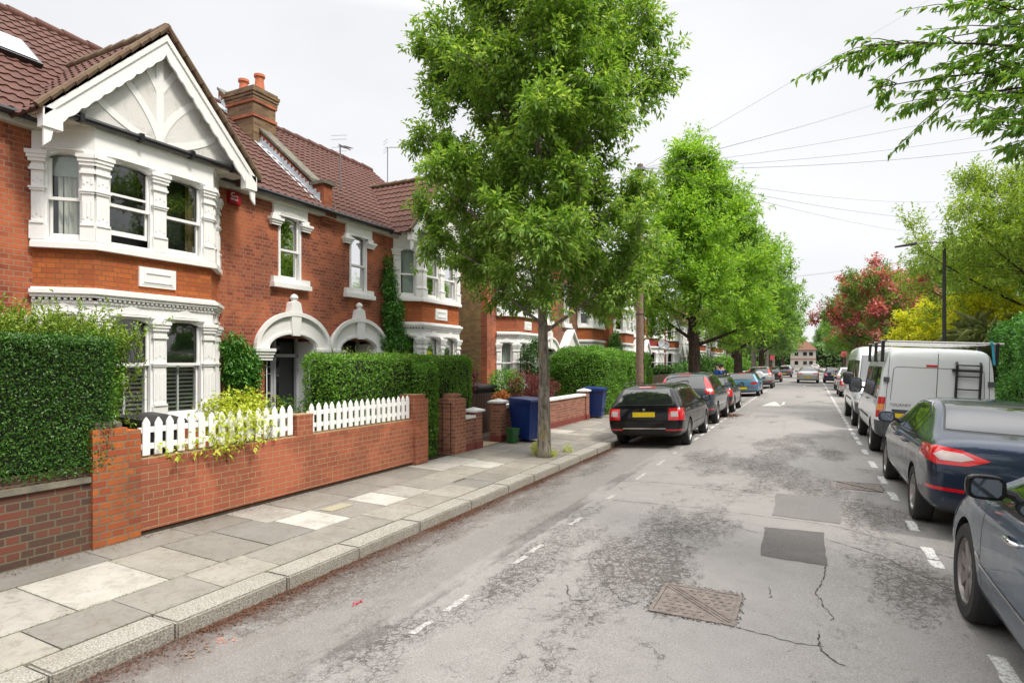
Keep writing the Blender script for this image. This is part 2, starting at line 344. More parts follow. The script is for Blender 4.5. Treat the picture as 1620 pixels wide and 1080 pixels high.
# ------------------------------------------------------------------ mesh helpers
def tag(o, label=None, cat=None, group=None, kind=None):
    if label: o['label'] = label
    if cat: o['category'] = cat
    if group: o['group'] = group
    if kind: o['kind'] = kind
    return o
def empty(name, loc=(0, 0, 0), rz=0):
    o = bpy.data.objects.new(name, None); COL.objects.link(o); o.location = loc; o.rotation_euler = (0, 0, rz); o.empty_display_size = .1; return o
def thing(name, label, cat, loc=(0, 0, 0), rz=0, group=None): return tag(empty(name, loc, rz), label, cat, group)
def link(name, me, parent=None):
    o = bpy.data.objects.new(name, me); COL.objects.link(o)
    if parent is not None: o.parent = parent
    return o
class MB:
    def __init__(s, fr=None): s.v = []; s.f = []; s.m = []; s.fr = fr; s.mats = []; s.cm = 0
    def mat(s, name):
        mm = M[name] if isinstance(name, str) else name
        if mm not in s.mats: s.mats.append(mm)
        s.cm = s.mats.index(mm); return s
    def T(s, p):
        if s.fr is None: return tuple(p)
        o, t, n = s.fr
        return (o[0]+t[0]*p[0]+n[0]*p[1], o[1]+t[1]*p[0]+n[1]*p[1], o[2]+p[2])
    def add(s, vs, fs):
        k = len(s.v); s.v += [s.T(p) for p in vs]
        for f in fs: s.f.append([i+k for i in f]); s.m.append(s.cm)
    def box(s, a0, a1, b0, b1, c0, c1):
        s.add([(a0, b0, c0), (a1, b0, c0), (a1, b1, c0), (a0, b1, c0), (a0, b0, c1), (a1, b0, c1), (a1, b1, c1), (a0, b1, c1)],
              [(0, 3, 2, 1), (4, 5, 6, 7), (0, 1, 5, 4), (1, 2, 6, 5), (2, 3, 7, 6), (3, 0, 4, 7)])
    def prism(s, poly, z0, z1):                      # plan polygon
        n = len(poly); s.add([(x, y, z0) for x, y in poly]+[(x, y, z1) for x, y in poly],
            [tuple(range(n))[::-1], tuple(range(n, 2*n))]+[(i, (i+1) % n, n+(i+1) % n, n+i) for i in range(n)])
    def slab(s, poly, b0, b1):                       # elevation polygon (a, c) given thickness in b
        n = len(poly); s.add([(x, b0, z) for x, z in poly]+[(x, b1, z) for x, z in poly],
            [tuple(range(n)), tuple(range(n, 2*n))[::-1]]+[(i, n+i, n+(i+1) % n, (i+1) % n) for i in range(n)])
    def strip(s, outer, inner, b0, b1):              # ring segment between two elevation polylines of equal length
        n = len(outer)
        vs = [(x, b, z) for b in (b0, b1) for pl in (outer, inner) for x, z in pl]
        O0, I0, O1, I1 = 0, n, 2*n, 3*n; fs = []
        for i in range(n-1):
            fs += [(O0+i, O0+i+1, I0+i+1, I0+i), (O1+i, I1+i, I1+i+1, O1+i+1), (O0+i, O1+i, O1+i+1, O0+i+1), (I0+i, I0+i+1, I1+i+1, I1+i)]
        fs += [(O0, I0, I1, O1), (O0+n-1, O1+n-1, I1+n-1, I0+n-1)]
        s.add(vs, fs)
    def tube(s, pts, rads, seg=8, cap=True):
        pts = [Vector(p) for p in pts]; rings = []
        if not hasattr(rads, '__len__'): rads = [rads]*len(pts)
        up = Vector((0, 0, 1)); vs = []
        d0 = (pts[1]-pts[0]).normalized(); x = d0.orthogonal().normalized()
        for i, p in enumerate(pts):
            d = (pts[min(i+1, len(pts)-1)]-pts[max(i-1, 0)]).normalized()
            x = (x-d*x.dot(d)).normalized(); y = d.cross(x)
            for k in range(seg):
                a = 2*PI*k/seg; vs.append(tuple(p+(x*math.cos(a)+y*math.sin(a))*rads[i]))
        fs = [(i*seg+k, i*seg+(k+1) % seg, (i+1)*seg+(k+1) % seg, (i+1)*seg+k) for i in range(len(pts)-1) for k in range(seg)]
        if cap: fs += [tuple(range(seg))[::-1], tuple((len(pts)-1)*seg+k for k in range(seg))]
        s.add(vs, fs)
    def lathe(s, c, prof, seg=24, axis='z'):
        vs = []; 
        for r, h in prof:
            for k in range(seg):
                a = 2*PI*k/seg; x, y = r*math.cos(a), r*math.sin(a)
                vs.append((c[0]+x, c[1]+y, c[2]+h) if axis == 'z' else (c[0]+h, c[1]+x, c[2]+y))
        fs = [(i*seg+k, i*seg+(k+1) % seg, (i+1)*seg+(k+1) % seg, (i+1)*seg+k) for i in range(len(prof)-1) for k in range(seg)]
        s.add(vs, fs)
    def build(s, name, mat=None, parent=None, smooth=False, bevel=0, fix=True, sharp=None):
        me = bpy.data.meshes.new(name); me.from_pydata(s.v, [], s.f)
        if mat is not None: me.materials.append(M[mat] if isinstance(mat, str) else mat)
        else:
            for q in s.mats: me.materials.append(q)
            me.polygons.foreach_set('material_index', s.m)
        if fix:
            bm = bmesh.new(); bm.from_mesh(me); bmesh.ops.recalc_face_normals(bm, faces=bm.faces)
            if bevel: bmesh.ops.bevel(bm, geom=[e_ for e_ in bm.edges if len(e_.link_faces) == 2 and e_.calc_face_angle(0) > .5], offset=bevel, segments=2, affect='EDGES', clamp_overlap=True)
            bm.to_mesh(me); bm.free()
        if smooth:
            me.polygons.foreach_set('use_smooth', [True]*len(me.polygons))
            if sharp: me.set_sharp_from_angle(angle=R(sharp))
        return link(name, me, parent)

# ------------------------------------------------------------------ foliage helpers (numpy)
def leaf_mesh(name, base, axis, nrm, ln, wd, mat, parent=None, curl=.15):
    """one kite of two triangles per leaf: base, left, tip, right"""
    n = len(base); axis = axis/np.linalg.norm(axis, axis=1, keepdims=True)
    side = np.cross(axis, nrm); side /= np.linalg.norm(side, axis=1, keepdims=True)+1e-9; nn = np.cross(side, axis)
    ln = ln[:, None]; wd = wd[:, None]
    v = np.empty((n, 4, 3), np.float32)
    v[:, 0] = base; v[:, 2] = base+axis*ln-nn*ln*curl
    mid = base+axis*ln*.42+nn*ln*curl*.6
    v[:, 1] = mid+side*wd*.5; v[:, 3] = mid-side*wd*.5
    me = bpy.data.meshes.new(name); me.vertices.add(4*n); me.vertices.foreach_set('co', v.ravel())
    idx = np.arange(n, dtype=np.int32)[:, None]*4
    f = np.concatenate([idx+0, idx+1, idx+2, idx+0, idx+2, idx+3], 1).astype(np.int32)
    me.loops.add(6*n); me.loops.foreach_set('vertex_index', f.ravel())
    me.polygons.add(2*n); me.polygons.foreach_set('loop_start', np.arange(0, 6*n, 3, dtype=np.int32))
    me.update(calc_edges=True); me.validate()
    me.materials.append(M[mat] if isinstance(mat, str) else mat)
    return link(name, me, parent)
def unit(rs, n):
    v = rs.normal(size=(n, 3)); return v/np.linalg.norm(v, axis=1, keepdims=True)
def box_foliage(name, lo, hi, mat, parent, dens=900, ln=.035, seed=1, bulge=.05, round_=.12, faces='fbrlt', core=True, corec='hedge_core', shoot=0, depth=.06, low=0):
    """clipped hedge: leaves over the surface of a wobbly rounded box, solid dark core inside"""
    rs = np.random.RandomState(seed); lo = np.array(lo, float); hi = np.array(hi, float); c = (lo+hi)/2; h = (hi-lo)/2
    P_, Nn = [], []
    F_ = {'f': (0, 1), 'b': (0, -1), 'r': (1, 1), 'l': (1, -1), 't': (2, 1)}
    for fc in faces:
        ax, sg = F_[fc]; o = [i for i in range(3) if i != ax]; area = 4*h[o[0]]*h[o[1]]; n = int(area*dens)
        p = np.empty((n, 3)); p[:, o[0]] = rs.uniform(-h[o[0]], h[o[0]], n); p[:, o[1]] = rs.uniform(-h[o[1]], h[o[1]], n); p[:, ax] = sg*h[ax]
        P_.append(p)
    p = np.concatenate(P_)
    q = np.clip(p, -(h-round_), h-round_); q[:, 2] = np.where(p[:, 2] < 0, p[:, 2], q[:, 2]); d = p-q; dl = np.linalg.norm(d, axis=1, keepdims=True)+1e-6
    nrm = d/dl; p = q+nrm*round_
    w = np.array([noise.noise(Vector((x*1.3+seed, y*1.3, z*1.6)))+.5*noise.noise(Vector((x*4.3, y*4.3, z*4.6))) for x, y, z in (p+c)])[:, None]
    p = p+nrm*(w*bulge)-nrm*rs.uniform(0, depth, (len(p), 1))**1.0
    ax_ = nrm*.55+unit(rs, len(p))*.8+np.array([0, 0, .35]); ln_ = ln*rs.uniform(.6, 1.3, len(p))
    o = leaf_mesh(name, p+c, ax_, nrm+unit(rs, len(p))*.7, ln_, ln_*.55, mat, parent)
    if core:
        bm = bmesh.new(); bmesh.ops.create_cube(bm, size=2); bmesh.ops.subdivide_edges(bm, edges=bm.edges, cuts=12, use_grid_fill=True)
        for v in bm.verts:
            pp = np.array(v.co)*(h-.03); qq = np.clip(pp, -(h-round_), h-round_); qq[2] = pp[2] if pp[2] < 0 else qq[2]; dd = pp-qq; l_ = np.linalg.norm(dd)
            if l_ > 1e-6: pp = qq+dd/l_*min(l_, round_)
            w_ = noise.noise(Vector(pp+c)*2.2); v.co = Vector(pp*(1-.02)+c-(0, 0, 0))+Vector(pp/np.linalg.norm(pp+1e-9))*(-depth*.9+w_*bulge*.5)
        me = bpy.data.meshes.new('dark_core'); bm.to_mesh(me); bm.free(); me.materials.append(M[corec]); link('dark_core', me, parent)  # solid fill, coloured near-black for the shade inside the hedge
    return o
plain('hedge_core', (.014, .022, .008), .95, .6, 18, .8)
def twig_foliage(name, tips, mat, parent, rs, n=10, ln=.07, spread=.12, droop=.3, wr=.45, drn=None):
    """leaf sprays around points"""
    T_ = np.repeat(np.asarray(tips), n, 0); d = unit(rs, len(T_)); b_ = T_+d*rs.uniform(.1, 1, (len(T_), 1))*spread
    ax_ = d*.8+unit(rs, len(T_))*.5; ax_[:, 2] -= droop
    if drn is not None: ax_ += np.repeat(drn, n, 0)*.6
    l_ = ln*rs.uniform(.6, 1.25, len(T_)); nn = unit(rs, len(T_))*.6+np.array([0, 0, 1])
    return leaf_mesh(name, b_, ax_, nn, l_, l_*wr, mat, parent)
def bez(p0, p1, p2, n):
    t_ = np.linspace(0, 1, n)[:, None]; return (1-t_)**2*p0+2*t_*(1-t_)*p1+t_**2*p2
def make_tree(name, label, cat, loc, H, th, env, seed, bark='bark', leaf='street_tree_leaf', r0=.2, nprim=16, nsec=7, ntw=9, leafn=10, ln=.09, group=None, elev=(55, 20), droop=.35, wr=.42, twl=.55, fork=0, spray=.10, lean=(0, 0), leaf2=None, share2=0, leader=.93, sc=(1, 1), drawtw=True):
    """trunk with limbs, boughs and twigs; leaves grow along the twigs. env: [(height fraction of the crown, radius)]"""
    rs = np.random.RandomState(seed); root = thing(name, label, cat, loc, 0, group)
    mb = MB(); eh = [a for a, _ in env]; er = [r_ for _, r_ in env]
    # trunk
    k = 9; zs = np.linspace(0, H*leader, k); wob = np.cumsum(rs.normal(0, .035, (k, 2)), 0)*np.minimum(1, zs/2)[:, None]
    tp = np.stack([wob[:, 0]+lean[0]*zs, wob[:, 1]+lean[1]*zs, zs], 1); tp[0, :2] = 0
    tr = r0*np.clip(1-.93*(zs/(H*leader))**.8, .05, 1)
    pts = [tuple(tp[0]-(0, 0, .1))]+[tuple((tp[0]+(tp[1]-tp[0])*.12))]+[tuple(p) for p in tp[1:]]
    mb.tube(pts, [r0*1.45, r0*1.08]+list(tr[1:]), 14)
    def trunk(z): return np.array([np.interp(z, zs, tp[:, 0]), np.interp(z, zs, tp[:, 1]), z])
    tw0, tw1 = [], []
    def bough(p0, d, L_, rad, up, n=7):
        p2 = p0+d*L_; p2[2] += up*L_*.35; p1 = p0+d*L_*.5; p1[2] -= up*L_*.05
        return bez(p0, p1, p2, n)
    prim = []
    for i in range(nprim):
        f = (i+.5)/nprim; z = th+(H*.82-th)*f**1.1; az = i*2.39996+rs.uniform(-.35, .35)
        el = R(np.interp(f, [0, 1], elev)+0) if False else R(elev[0]+(elev[1]-elev[0])*(1-f)+rs.uniform(-6, 6))
        d = np.array([math.cos(az)*math.cos(el), math.sin(az)*math.cos(el), math.sin(el)])
        # length to reach the envelope
        L_ = .3
        while L_ < H:
            q = trunk(z)+d*L_; q[2] += .3*L_*.35
            hf = (q[2]-th)/(H-th); 
            if hf > 1 or math.hypot((q[0]-lean[0]*q[2])/sc[0], (q[1]-lean[1]*q[2])/sc[1]) > np.interp(hf, eh, er)*rs.uniform(.97, 1.03): break
            L_ += .12
        L_ = max(.5, L_*rs.uniform(.86, 1.04)-twl*.4)
        b_ = bough(trunk(z), d, L_, 0, .3); rad = max(.012, float(np.interp(z, zs, tr))*.42)
        mb.tube(b_, np.linspace(rad, .008, len(b_)), 7); prim.append((b_, L_, rad))
    prim.append((tp[int(k*.55):], H*.4, r0*.35))
    for b_, L_, rad in prim:
        for j in range(nsec):
            t_ = .22+.78*(j+rs.uniform(.2, .8))/nsec; x = t_*(len(b_)-1); i0 = min(int(x), len(b_)-2); p = b_[i0]+(b_[i0+1]-b_[i0])*(x-i0)
            d0 = (b_[i0+1]-b_[i0]); d0 = d0/np.linalg.norm(d0); r_ = unit(rs, 1)[0]; r_ -= d0*r_.dot(d0); r_ /= np.linalg.norm(r_)
            d = d0*.65+r_*.8+np.array([0, 0, .22]); d /= np.linalg.norm(d); l2 = L_*.36*(1.15-.6*t_)*rs.uniform(.7, 1.2)+.15
            s_ = bough(p, d, l2, 0, .15, 5); mb.tube(s_, np.linspace(max(.006, rad*.3*(1-t_)+.006), .004, 5), 5, False)
            m_ = ntw
            for q in range(m_):
                tt = rs.uniform(.15, 1); x = tt*4; a = min(int(x), 3); pp = s_[a]+(s_[a+1]-s_[a])*(x-a)
                dd = d*.6+unit(rs, 1)[0]*.85+np.array([0, 0, .25]); dd /= np.linalg.norm(dd)
                tw0.append(pp); tw1.append(pp+dd*twl*rs.uniform(.5, 1.1))
    tw0 = np.array(tw0); tw1 = np.array(tw1)
    mb.build('trunk', bark, root, smooth=True)
    if drawtw:
        # fine twigs: thin three-sided slivers
        dv = tw1-tw0; sd_ = np.cross(dv, [0, 0, 1.0]); sd_ /= np.linalg.norm(sd_, axis=1, keepdims=True)+1e-9
        mt = MB(); n = len(tw0); w_ = .004
        vs = np.stack([tw0+sd_*w_, tw0-sd_*w_, tw0+[0, 0, w_*1.6], tw1], 1).reshape(-1, 3)
        mt.v = [tuple(x) for x in vs]; mt.f = [f for i in range(n) for f in ((4*i, 4*i+1, 4*i+3), (4*i+1, 4*i+2, 4*i+3), (4*i+2, 4*i, 4*i+3))]; mt.m = [0]*len(mt.f)
        mt.build('twigs', bark, root, fix=False)
    n = len(tw0)*leafn; t_ = rs.uniform(.1, 1.05, (n, 1))**.8; A = np.repeat(tw0, leafn, 0); B = np.repeat(tw1, leafn, 0)
    d = unit(rs, n); base = A+(B-A)*t_+d*spray*rs.uniform(0, 1, (n, 1)); dv = (B-A)/np.linalg.norm(B-A, axis=1, keepdims=True)
    ax_ = dv*.55+d*.75; ax_[:, 2] -= droop; l_ = ln*rs.uniform(.6, 1.25, n)
    nn = unit(rs, n)*.55+np.array([0, 0, 1.0])
    if leaf2:
        # blossom sits on the outer, upper sprays of some boughs
        key = np.array([noise.noise(Vector(x)*.9) for x in A[::leafn]]).repeat(leafn)
        s2 = key > np.quantile(key, 1-share2); 
        leaf_mesh('crown', base[~s2], ax_[~s2], nn[~s2], l_[~s2], l_[~s2]*wr, leaf, root); leaf_mesh('blossom', base[s2], ax_[s2], nn[s2], l_[s2], l_[s2]*.7, leaf2, root)
    else: leaf_mesh('crown', base, ax_, nn, l_, l_*wr, leaf, root)
    return root
def copy_tree(o, parent=None):
    c = o.copy(); COL.objects.link(c); c.parent = parent
    for ch in list(o.children): copy_tree(ch, c)
    return c
# ================================================================== GROUND
def rz(x): return -0.11*((x+.55)/3.65)**2
KL, KR = -4.2, 3.1
YB, YE = -14, 205
def sheet(name, xs, ys, zf, mat, kind='structure'):
    v = [(x, y, zf(x, y)) for y in ys for x in xs]; nx = len(xs)
    f = [(j*nx+i, j*nx+i+1, (j+1)*nx+i+1, (j+1)*nx+i) for j in range(len(ys)-1) for i in range(nx-1)]
    me = bpy.data.meshes.new(name); me.from_pydata(v, [], f); me.materials.append(M[mat]); me.polygons.foreach_set('use_smooth', [True]*len(f))
    return tag(link(name, me), kind=kind)
sheet('ground', [-700, -60, -9, 9, 60, 700], [-300, -20, 210, 900], lambda x, y: -.35, 'soil')
xs = list(np.linspace(KL-.02, KR+.02, 25))
sheet('road', xs, [YB, 0, 5, 10, 20, 40, 80, 120, YE], lambda x, y: rz(x), 'asphalt')
sheet('cross_street', [-80, -40, 0, 40, 80], [YE, YE+7], lambda x, y: rz(KL), 'asphalt')
# patches, cracks and painted marks lie as thin sheets that follow the camber
def decal(name, polys, mat, lift=.004, jag=0, sub=.12, seed=3):
    rs = random.Random(seed); bm = bmesh.new()
    for poly in polys:
        pts = []
        n = len(poly)
        for i in range(n):
            a, b = Vector(poly[i]), Vector(poly[(i+1) % n]); k = max(1, int((b-a).length/sub))
            for j in range(k):
                p = a.lerp(b, j/k)
                if jag: p = p+Vector((rs.uniform(-jag, jag), rs.uniform(-jag, jag)))
                pts.append(p)
        bm.faces.new([bm.verts.new((p.x, p.y, rz(p.x)+lift)) for p in pts])
    bmesh.ops.triangulate(bm, faces=bm.faces)
    me = bpy.data.meshes.new(name); bm.to_mesh(me); bm.free(); me.materials.append(M[mat]); return tag(link(name, me), kind='structure')
decal('road_patch', [[(-.45, 7.6), (.16, 7.68), (.17, 6.42), (-.43, 6.48)], ], 'tarmac_patch', jag=.014)
decal('road_patch', [[(-.41, 9.64), (.41, 9.63), (.37, 8.18), (-.39, 8.23)]], 'tarmac_patch_old', jag=.012, seed=5)
decal('road_patch', [[(-.43, 18.0), (.54, 17.95), (.53, 17.1), (-.4, 17.1)], [(-1.7, 23.5), (-.9, 23.6), (-.9, 22.9), (-1.7, 22.8)]], 'tarmac_patch_old', jag=.02)
sheet_marks = []
def dash(x, y0, y1, w=.09, jag=.008): sheet_marks.append([(x-w/2, y0), (x+w/2, y0), (x+w/2, y1), (x-w/2, y1)])
for a, b in ((3.55, 3.8), (4.0, 4.35), (5.23, 5.5), (5.62, 5.93), (6.79, 7.17), (8.3, 8.6), (9.89, 10.55), (11.44, 12.09), (13.0, 13.35), (13.8, 14.3)): dash(-2.58, a, b, .06)
decal('lane_marking', sheet_marks, 'worn_paint', .004, jag=.016, sub=.06)
sheet_marks = []
y = 15.5
while y < 120: dash(-2.56, y, y+.6, .08); y += 1.0
for a, b in ((4.55, 5.0), (6.9, 7.15), (7.2, 7.62), (8.3, 8.8), (10.0, 10.6), (11.3, 12.0), (12.9, 13.7), (14.7, 15.5)): dash(1.13, a, b, .10)
y = 16.3
while y < 120: dash(1.13+.28*max(0, (y-20)/55), y, y+.75, .1); y += 1.05
dash(-1.0, 29.5, 31.6, .12); dash(-.2, 52, 53.5, .12)
decal('lane_marking', sheet_marks, 'road_paint', .004, jag=.012, sub=.1)
decal('hump_marking', [[(-1.85, 28.6), (-1.0, 28.6), (-1.36, 31.6), (-1.5, 31.6)]], 'road_paint', .004, jag=.003, sub=.6)
def crack(pts, w, seed):
    rs = random.Random(seed); out = []
    for i in range(len(pts)-1):
        a, b = Vector(pts[i]), Vector(pts[i+1]); k = max(1, int((b-a).length/.028)); wx = wy = 0
        for j in range(k): wx = (wx+rs.uniform(-.014, .014))*.86; wy = (wy+rs.uniform(-.014, .014))*.86; out.append(a.lerp(b, j/k)+Vector((wx, wy)))
    out.append(Vector(pts[-1])); polys = []
    ws = [w*rs.uniform(.12, 1.0) for _ in out]
    for i in range(len(out)-1):
        d = (out[i+1]-out[i]).normalized(); n_ = Vector((-d.y, d.x)); polys.append([out[i]+n_*ws[i]/2, out[i+1]+n_*ws[i+1]/2, out[i+1]-n_*ws[i+1]/2, out[i]-n_*ws[i]/2])
    return polys
cr = []
for i, (pp, w) in enumerate([([(.15, 6.4), (.07, 5.62), (.15, 5.09)], .016), ([(.08, 4.84), (.07, 4.62), (.10, 4.5), (.22, 4.38)], .018), ([(-.48, 4.64), (-.08, 4.58), (.1, 4.6)], .011),
        ([(-3.0, 9.7), (-1.1, 9.75), (-.45, 9.62)], .018), ([(.4, 9.55), (1.2, 9.2), (2.2, 9.1)], .014), ([(-2.5, 8.25), (-1.2, 8.2), (-.4, 8.1), (.4, 8.0), (1.2, 7.4), (1.6, 7.2)], .015),
        ([(.17, 7.4), (.7, 7.0), (1.15, 6.2), (1.7, 6.0)], .014), ([(-.44, 7.3), (-.8, 7.5), (-1.15, 7.35)], .012), ([(-1.1, 5.3), (-1.25, 5.5)], .010),
        ([(-4.0, 4.3), (-3.7, 5.3), (-3.8, 5.9)], .014), ([(-.3, 5.6), (-.28, 5.35)], .012), ([(-1.9, 4.9), (-1.75, 4.6), (-1.6, 4.65)], .014), ([(-1.07, 4.7), (-1.35, 4.75), (-1.6, 5.1)], .01)]): cr += crack(pp, w, i)
decal('road_crack', cr, 'crack_dark', .003, sub=9)

# kerbs: granite stones
def kerb(x0, x1, name='kerb'):
    mb = MB().mat('granite'); y = YB; rs = random.Random(int(x0*10)); inner = x0 if x0 < 0 else x1
    while y < YE-4:
        l = rs.uniform(.8, 1.25) if y < 40 else 4; w0, w1 = x0+rs.uniform(-.004, .004), x1+rs.uniform(-.006, .006)
        mb.box(w0, w1, y+.006, y+l-.006, -.3, .012+rs.uniform(-.004, .004)); y += l
    return tag(mb.build(name, 'granite', bevel=.014, smooth=True, sharp=50), kind='structure')
kerb(-4.5, -4.2); kerb(3.1, 3.4)
def pz(x): return .012+.053*min(1, max(0, (-x-4.5)/1.94))
def pavement():
    bm = bmesh.new(); rs = random.Random(11)
    sheet('pavement', [-6.50, -5.5, -4.49], [YB, 10, 40, YE-4], lambda x, y: pz(x)-.02, 'moss_grit')
    def slab(x0, x1, y0, y1, mat, mbx, tilt=.003, skew=0):
        g = .006; dz = [rs.uniform(-tilt, tilt) for _ in range(4)]; q = [(x0+g, y0+g), (x1-g, y0+g+skew), (x1-g, y1-g+skew), (x0+g, y1-g)]
        mbx.add([(x, y, pz(x)-.05) for x, y in q]+[(x, y, pz(x)+dz[i]) for i, (x, y) in enumerate(q)], [(4, 5, 6, 7), (0, 1, 5, 4), (1, 2, 6, 5), (2, 3, 7, 6), (3, 0, 4, 7)])
    A = MB(); B = MB()
    A.mat('paving_slab'); B.mat('pale_slab')
    # outer row next to the kerb: small stones, with the broken ones near the camera
    y = YB
    outer = []
    while y < 60:
        l = rs.choice([.5, .62, .62, .74]); outer.append((y, y+l)); y += l
    for a, b in outer: slab(-5.04 if a < 8 else -5.10, -4.5, a, b, 0, A, skew=.0)
    # middle row: wide flags; pale replacements where the photograph has them
    y = 1.2-14*.62-.03; mid_ = []
    cuts = [1.36, 1.93, 2.55, 3.34, 3.36, 3.87, 4.46, 5.13, 5.69, 6.36, 6.88, 7.45, 8.1, 8.7, 9.4, 10.0]
    y = YB
    while y < 1.36-.6: mid_.append((y, y+.64)); y += .64
    mid_.append((y, 1.36)); mid_ += [(1.36, 1.93), (1.93, 2.62), (2.62, 3.36), (3.36, 3.87), (3.87, 4.46), (4.46, 5.1), (5.1, 5.69), (5.69, 6.36), (6.36, 6.88), (6.88, 7.45), (7.45, 8.1), (8.1, 8.7), (8.7, 9.4), (9.4, 10.0)]
    y = 10.0
    while y < 60: l = rs.choice([.6, .62, .9]); mid_.append((y, y+l)); y += l
    for a, b in mid_:
        pale = any(abs((a+b)/2-q) < .12 for q in (2.99, 5.4, 6.6, 9.7))
        x0 = -5.97 if a < 5 else -5.72
        slab(x0, -5.04 if a < 8 else -5.10, a, b, 0, B if pale else A, skew=.0)
    # back row against the walls
    y = YB-.3
    while y < 60:
        l = rs.choice([.6, .75, .9, .9]) ; x1 = -5.97 if y < 5 else -5.72
        if y < 5 < y+l: l = 5.0-y+.0001 if 5-y > .2 else l
        pale = 8.6 < y < 9.6 or 14 < y < 15
        slab(-6.47, x1, y, y+l, 0, B if pale else A, .002); y += l
    A.build('paving', 'paving_slab', P_, fix=False); B.build('pale_paving', 'pale_slab', P_, fix=False)
    fr = MB(); fr.add([(x, y, pz(x)+.003) for x, y in ((-6.47, 60), (-4.5, 60), (-4.5, YE-4), (-6.47, YE-4))], [(0, 1, 2, 3)]); tag(fr.build('far_pavement', 'far_paving', fix=False), kind='structure')
m, t, b = nodes('moss_grit'); P(b, rough=.95); g = geo_pos(t); n1 = noise_tex(t, 2, 5, .7, g)
t.links.new(mixc(t, mapr(t, n1.outputs[0], .5, .62, 0, 1), (.05, .045, .03), (.11, .13, .03)), b.inputs['Base Color'])
plain('far_paving', (.3, .29, .265), .9, .15, 1.5, .2)
P_ = None
pavement()
for o in [o for o in COL.objects if o.name.startswith(('paving', 'pale_paving'))]: o['kind'] = 'structure'
sheet('right_pavement', [3.4, 5.2], [YB, 20, 60, YE-4], lambda x, y: .012+(x-3.4)*.02, 'far_paving')
sheet('front_gardens', [-10.9, -9, -6.5], [YB, 20, 60, YE-4], lambda x, y: .058, 'soil')
sheet('right_verge', [5.2, 30], [YB, 20, 60, YE-4], lambda x, y: .05, 'soil')
# gutter litter: small dead leaves and blossom
def scatter_litter(name, n, fx, fy, mat, seed, ln=.03, z=None):
    rs = np.random.RandomState(seed); x = fx(rs, n); y = fy(rs, n)
    zz = (np.array([rz(a) for a in x]) if z is None else np.array([z(a) for a in x]))+rs.uniform(.004, .014, n)
    ax_ = unit(rs, n); ax_[:, 2] *= .15; nn = unit(rs, n)*.35+[0, 0, 1]; l_ = ln*rs.uniform(.4, 1.2, n)
    return tag(leaf_mesh(name, np.stack([x, y, zz], 1), ax_, nn, l_, l_*.6, mat), kind='stuff')
scatter_litter('leaf_litter', 14000, lambda r, n: KL+.02+np.abs(r.normal(0, .10, n))*(1), lambda r, n: np.where(r.rand(n) < .5, r.uniform(1, 15, n), 3.0+np.abs(r.normal(0, 1, n))*1.2+r.choice([0, 3.0, 5.5, 8.5], n)), 'leaf_litter', 4, .022)
scatter_litter('leaf_litter', 2500, lambda r, n: -6.42+np.abs(r.normal(0, .07, n)), lambda r, n: r.uniform(2, 22, n), 'leaf_litter', 5, .018, z=pz)
scatter_litter('leaf_litter', 2200, lambda r, n: -2.75+r.normal(0, .3, n), lambda r, n: 23.2+r.normal(0, .55, n), 'leaf_litter', 6, .05)
scatter_litter('leaf_litter', 900, lambda r, n: -4.3+r.normal(0, .7, n), lambda r, n: r.uniform(1, 14, n), 'leaf_litter', 12, .014, z=lambda x: pz(x) if x < -4.2 else rz(x))
scatter_litter('straw', 26, lambda r, n: -3.86+r.normal(0, .05, n), lambda r, n: 2.72+r.normal(0, .06, n), 'weathered_timber', 9, .035)
scatter_litter('petals', 30, lambda r, n: -3.80+r.normal(0, .04, n), lambda r, n: 2.95+r.normal(0, .05, n), 'terracotta', 10, .02)
scatter_litter('petals', 16, lambda r, n: -3.36+r.normal(0, .02, n), lambda r, n: 3.86+r.normal(0, .02, n), 'petal', 10, .03)
scatter_litter('moss', 1500, lambda r, n: r.choice([-5.04, -5.04, -4.505, -5.97], n)+r.normal(0, .008, n), lambda r, n: 3.2+r.normal(0, 1.6, n), 'moss', 21, .012, z=lambda x: pz(x)-.002)
scatter_litter('moss', 500, lambda r, n: r.uniform(-5.97, -4.5, n), lambda r, n: r.choice([1.93, 2.62, 3.36, 3.87, 4.46], n)+r.normal(0, .008, n), 'moss', 22, .010, z=lambda x: pz(x)-.002)
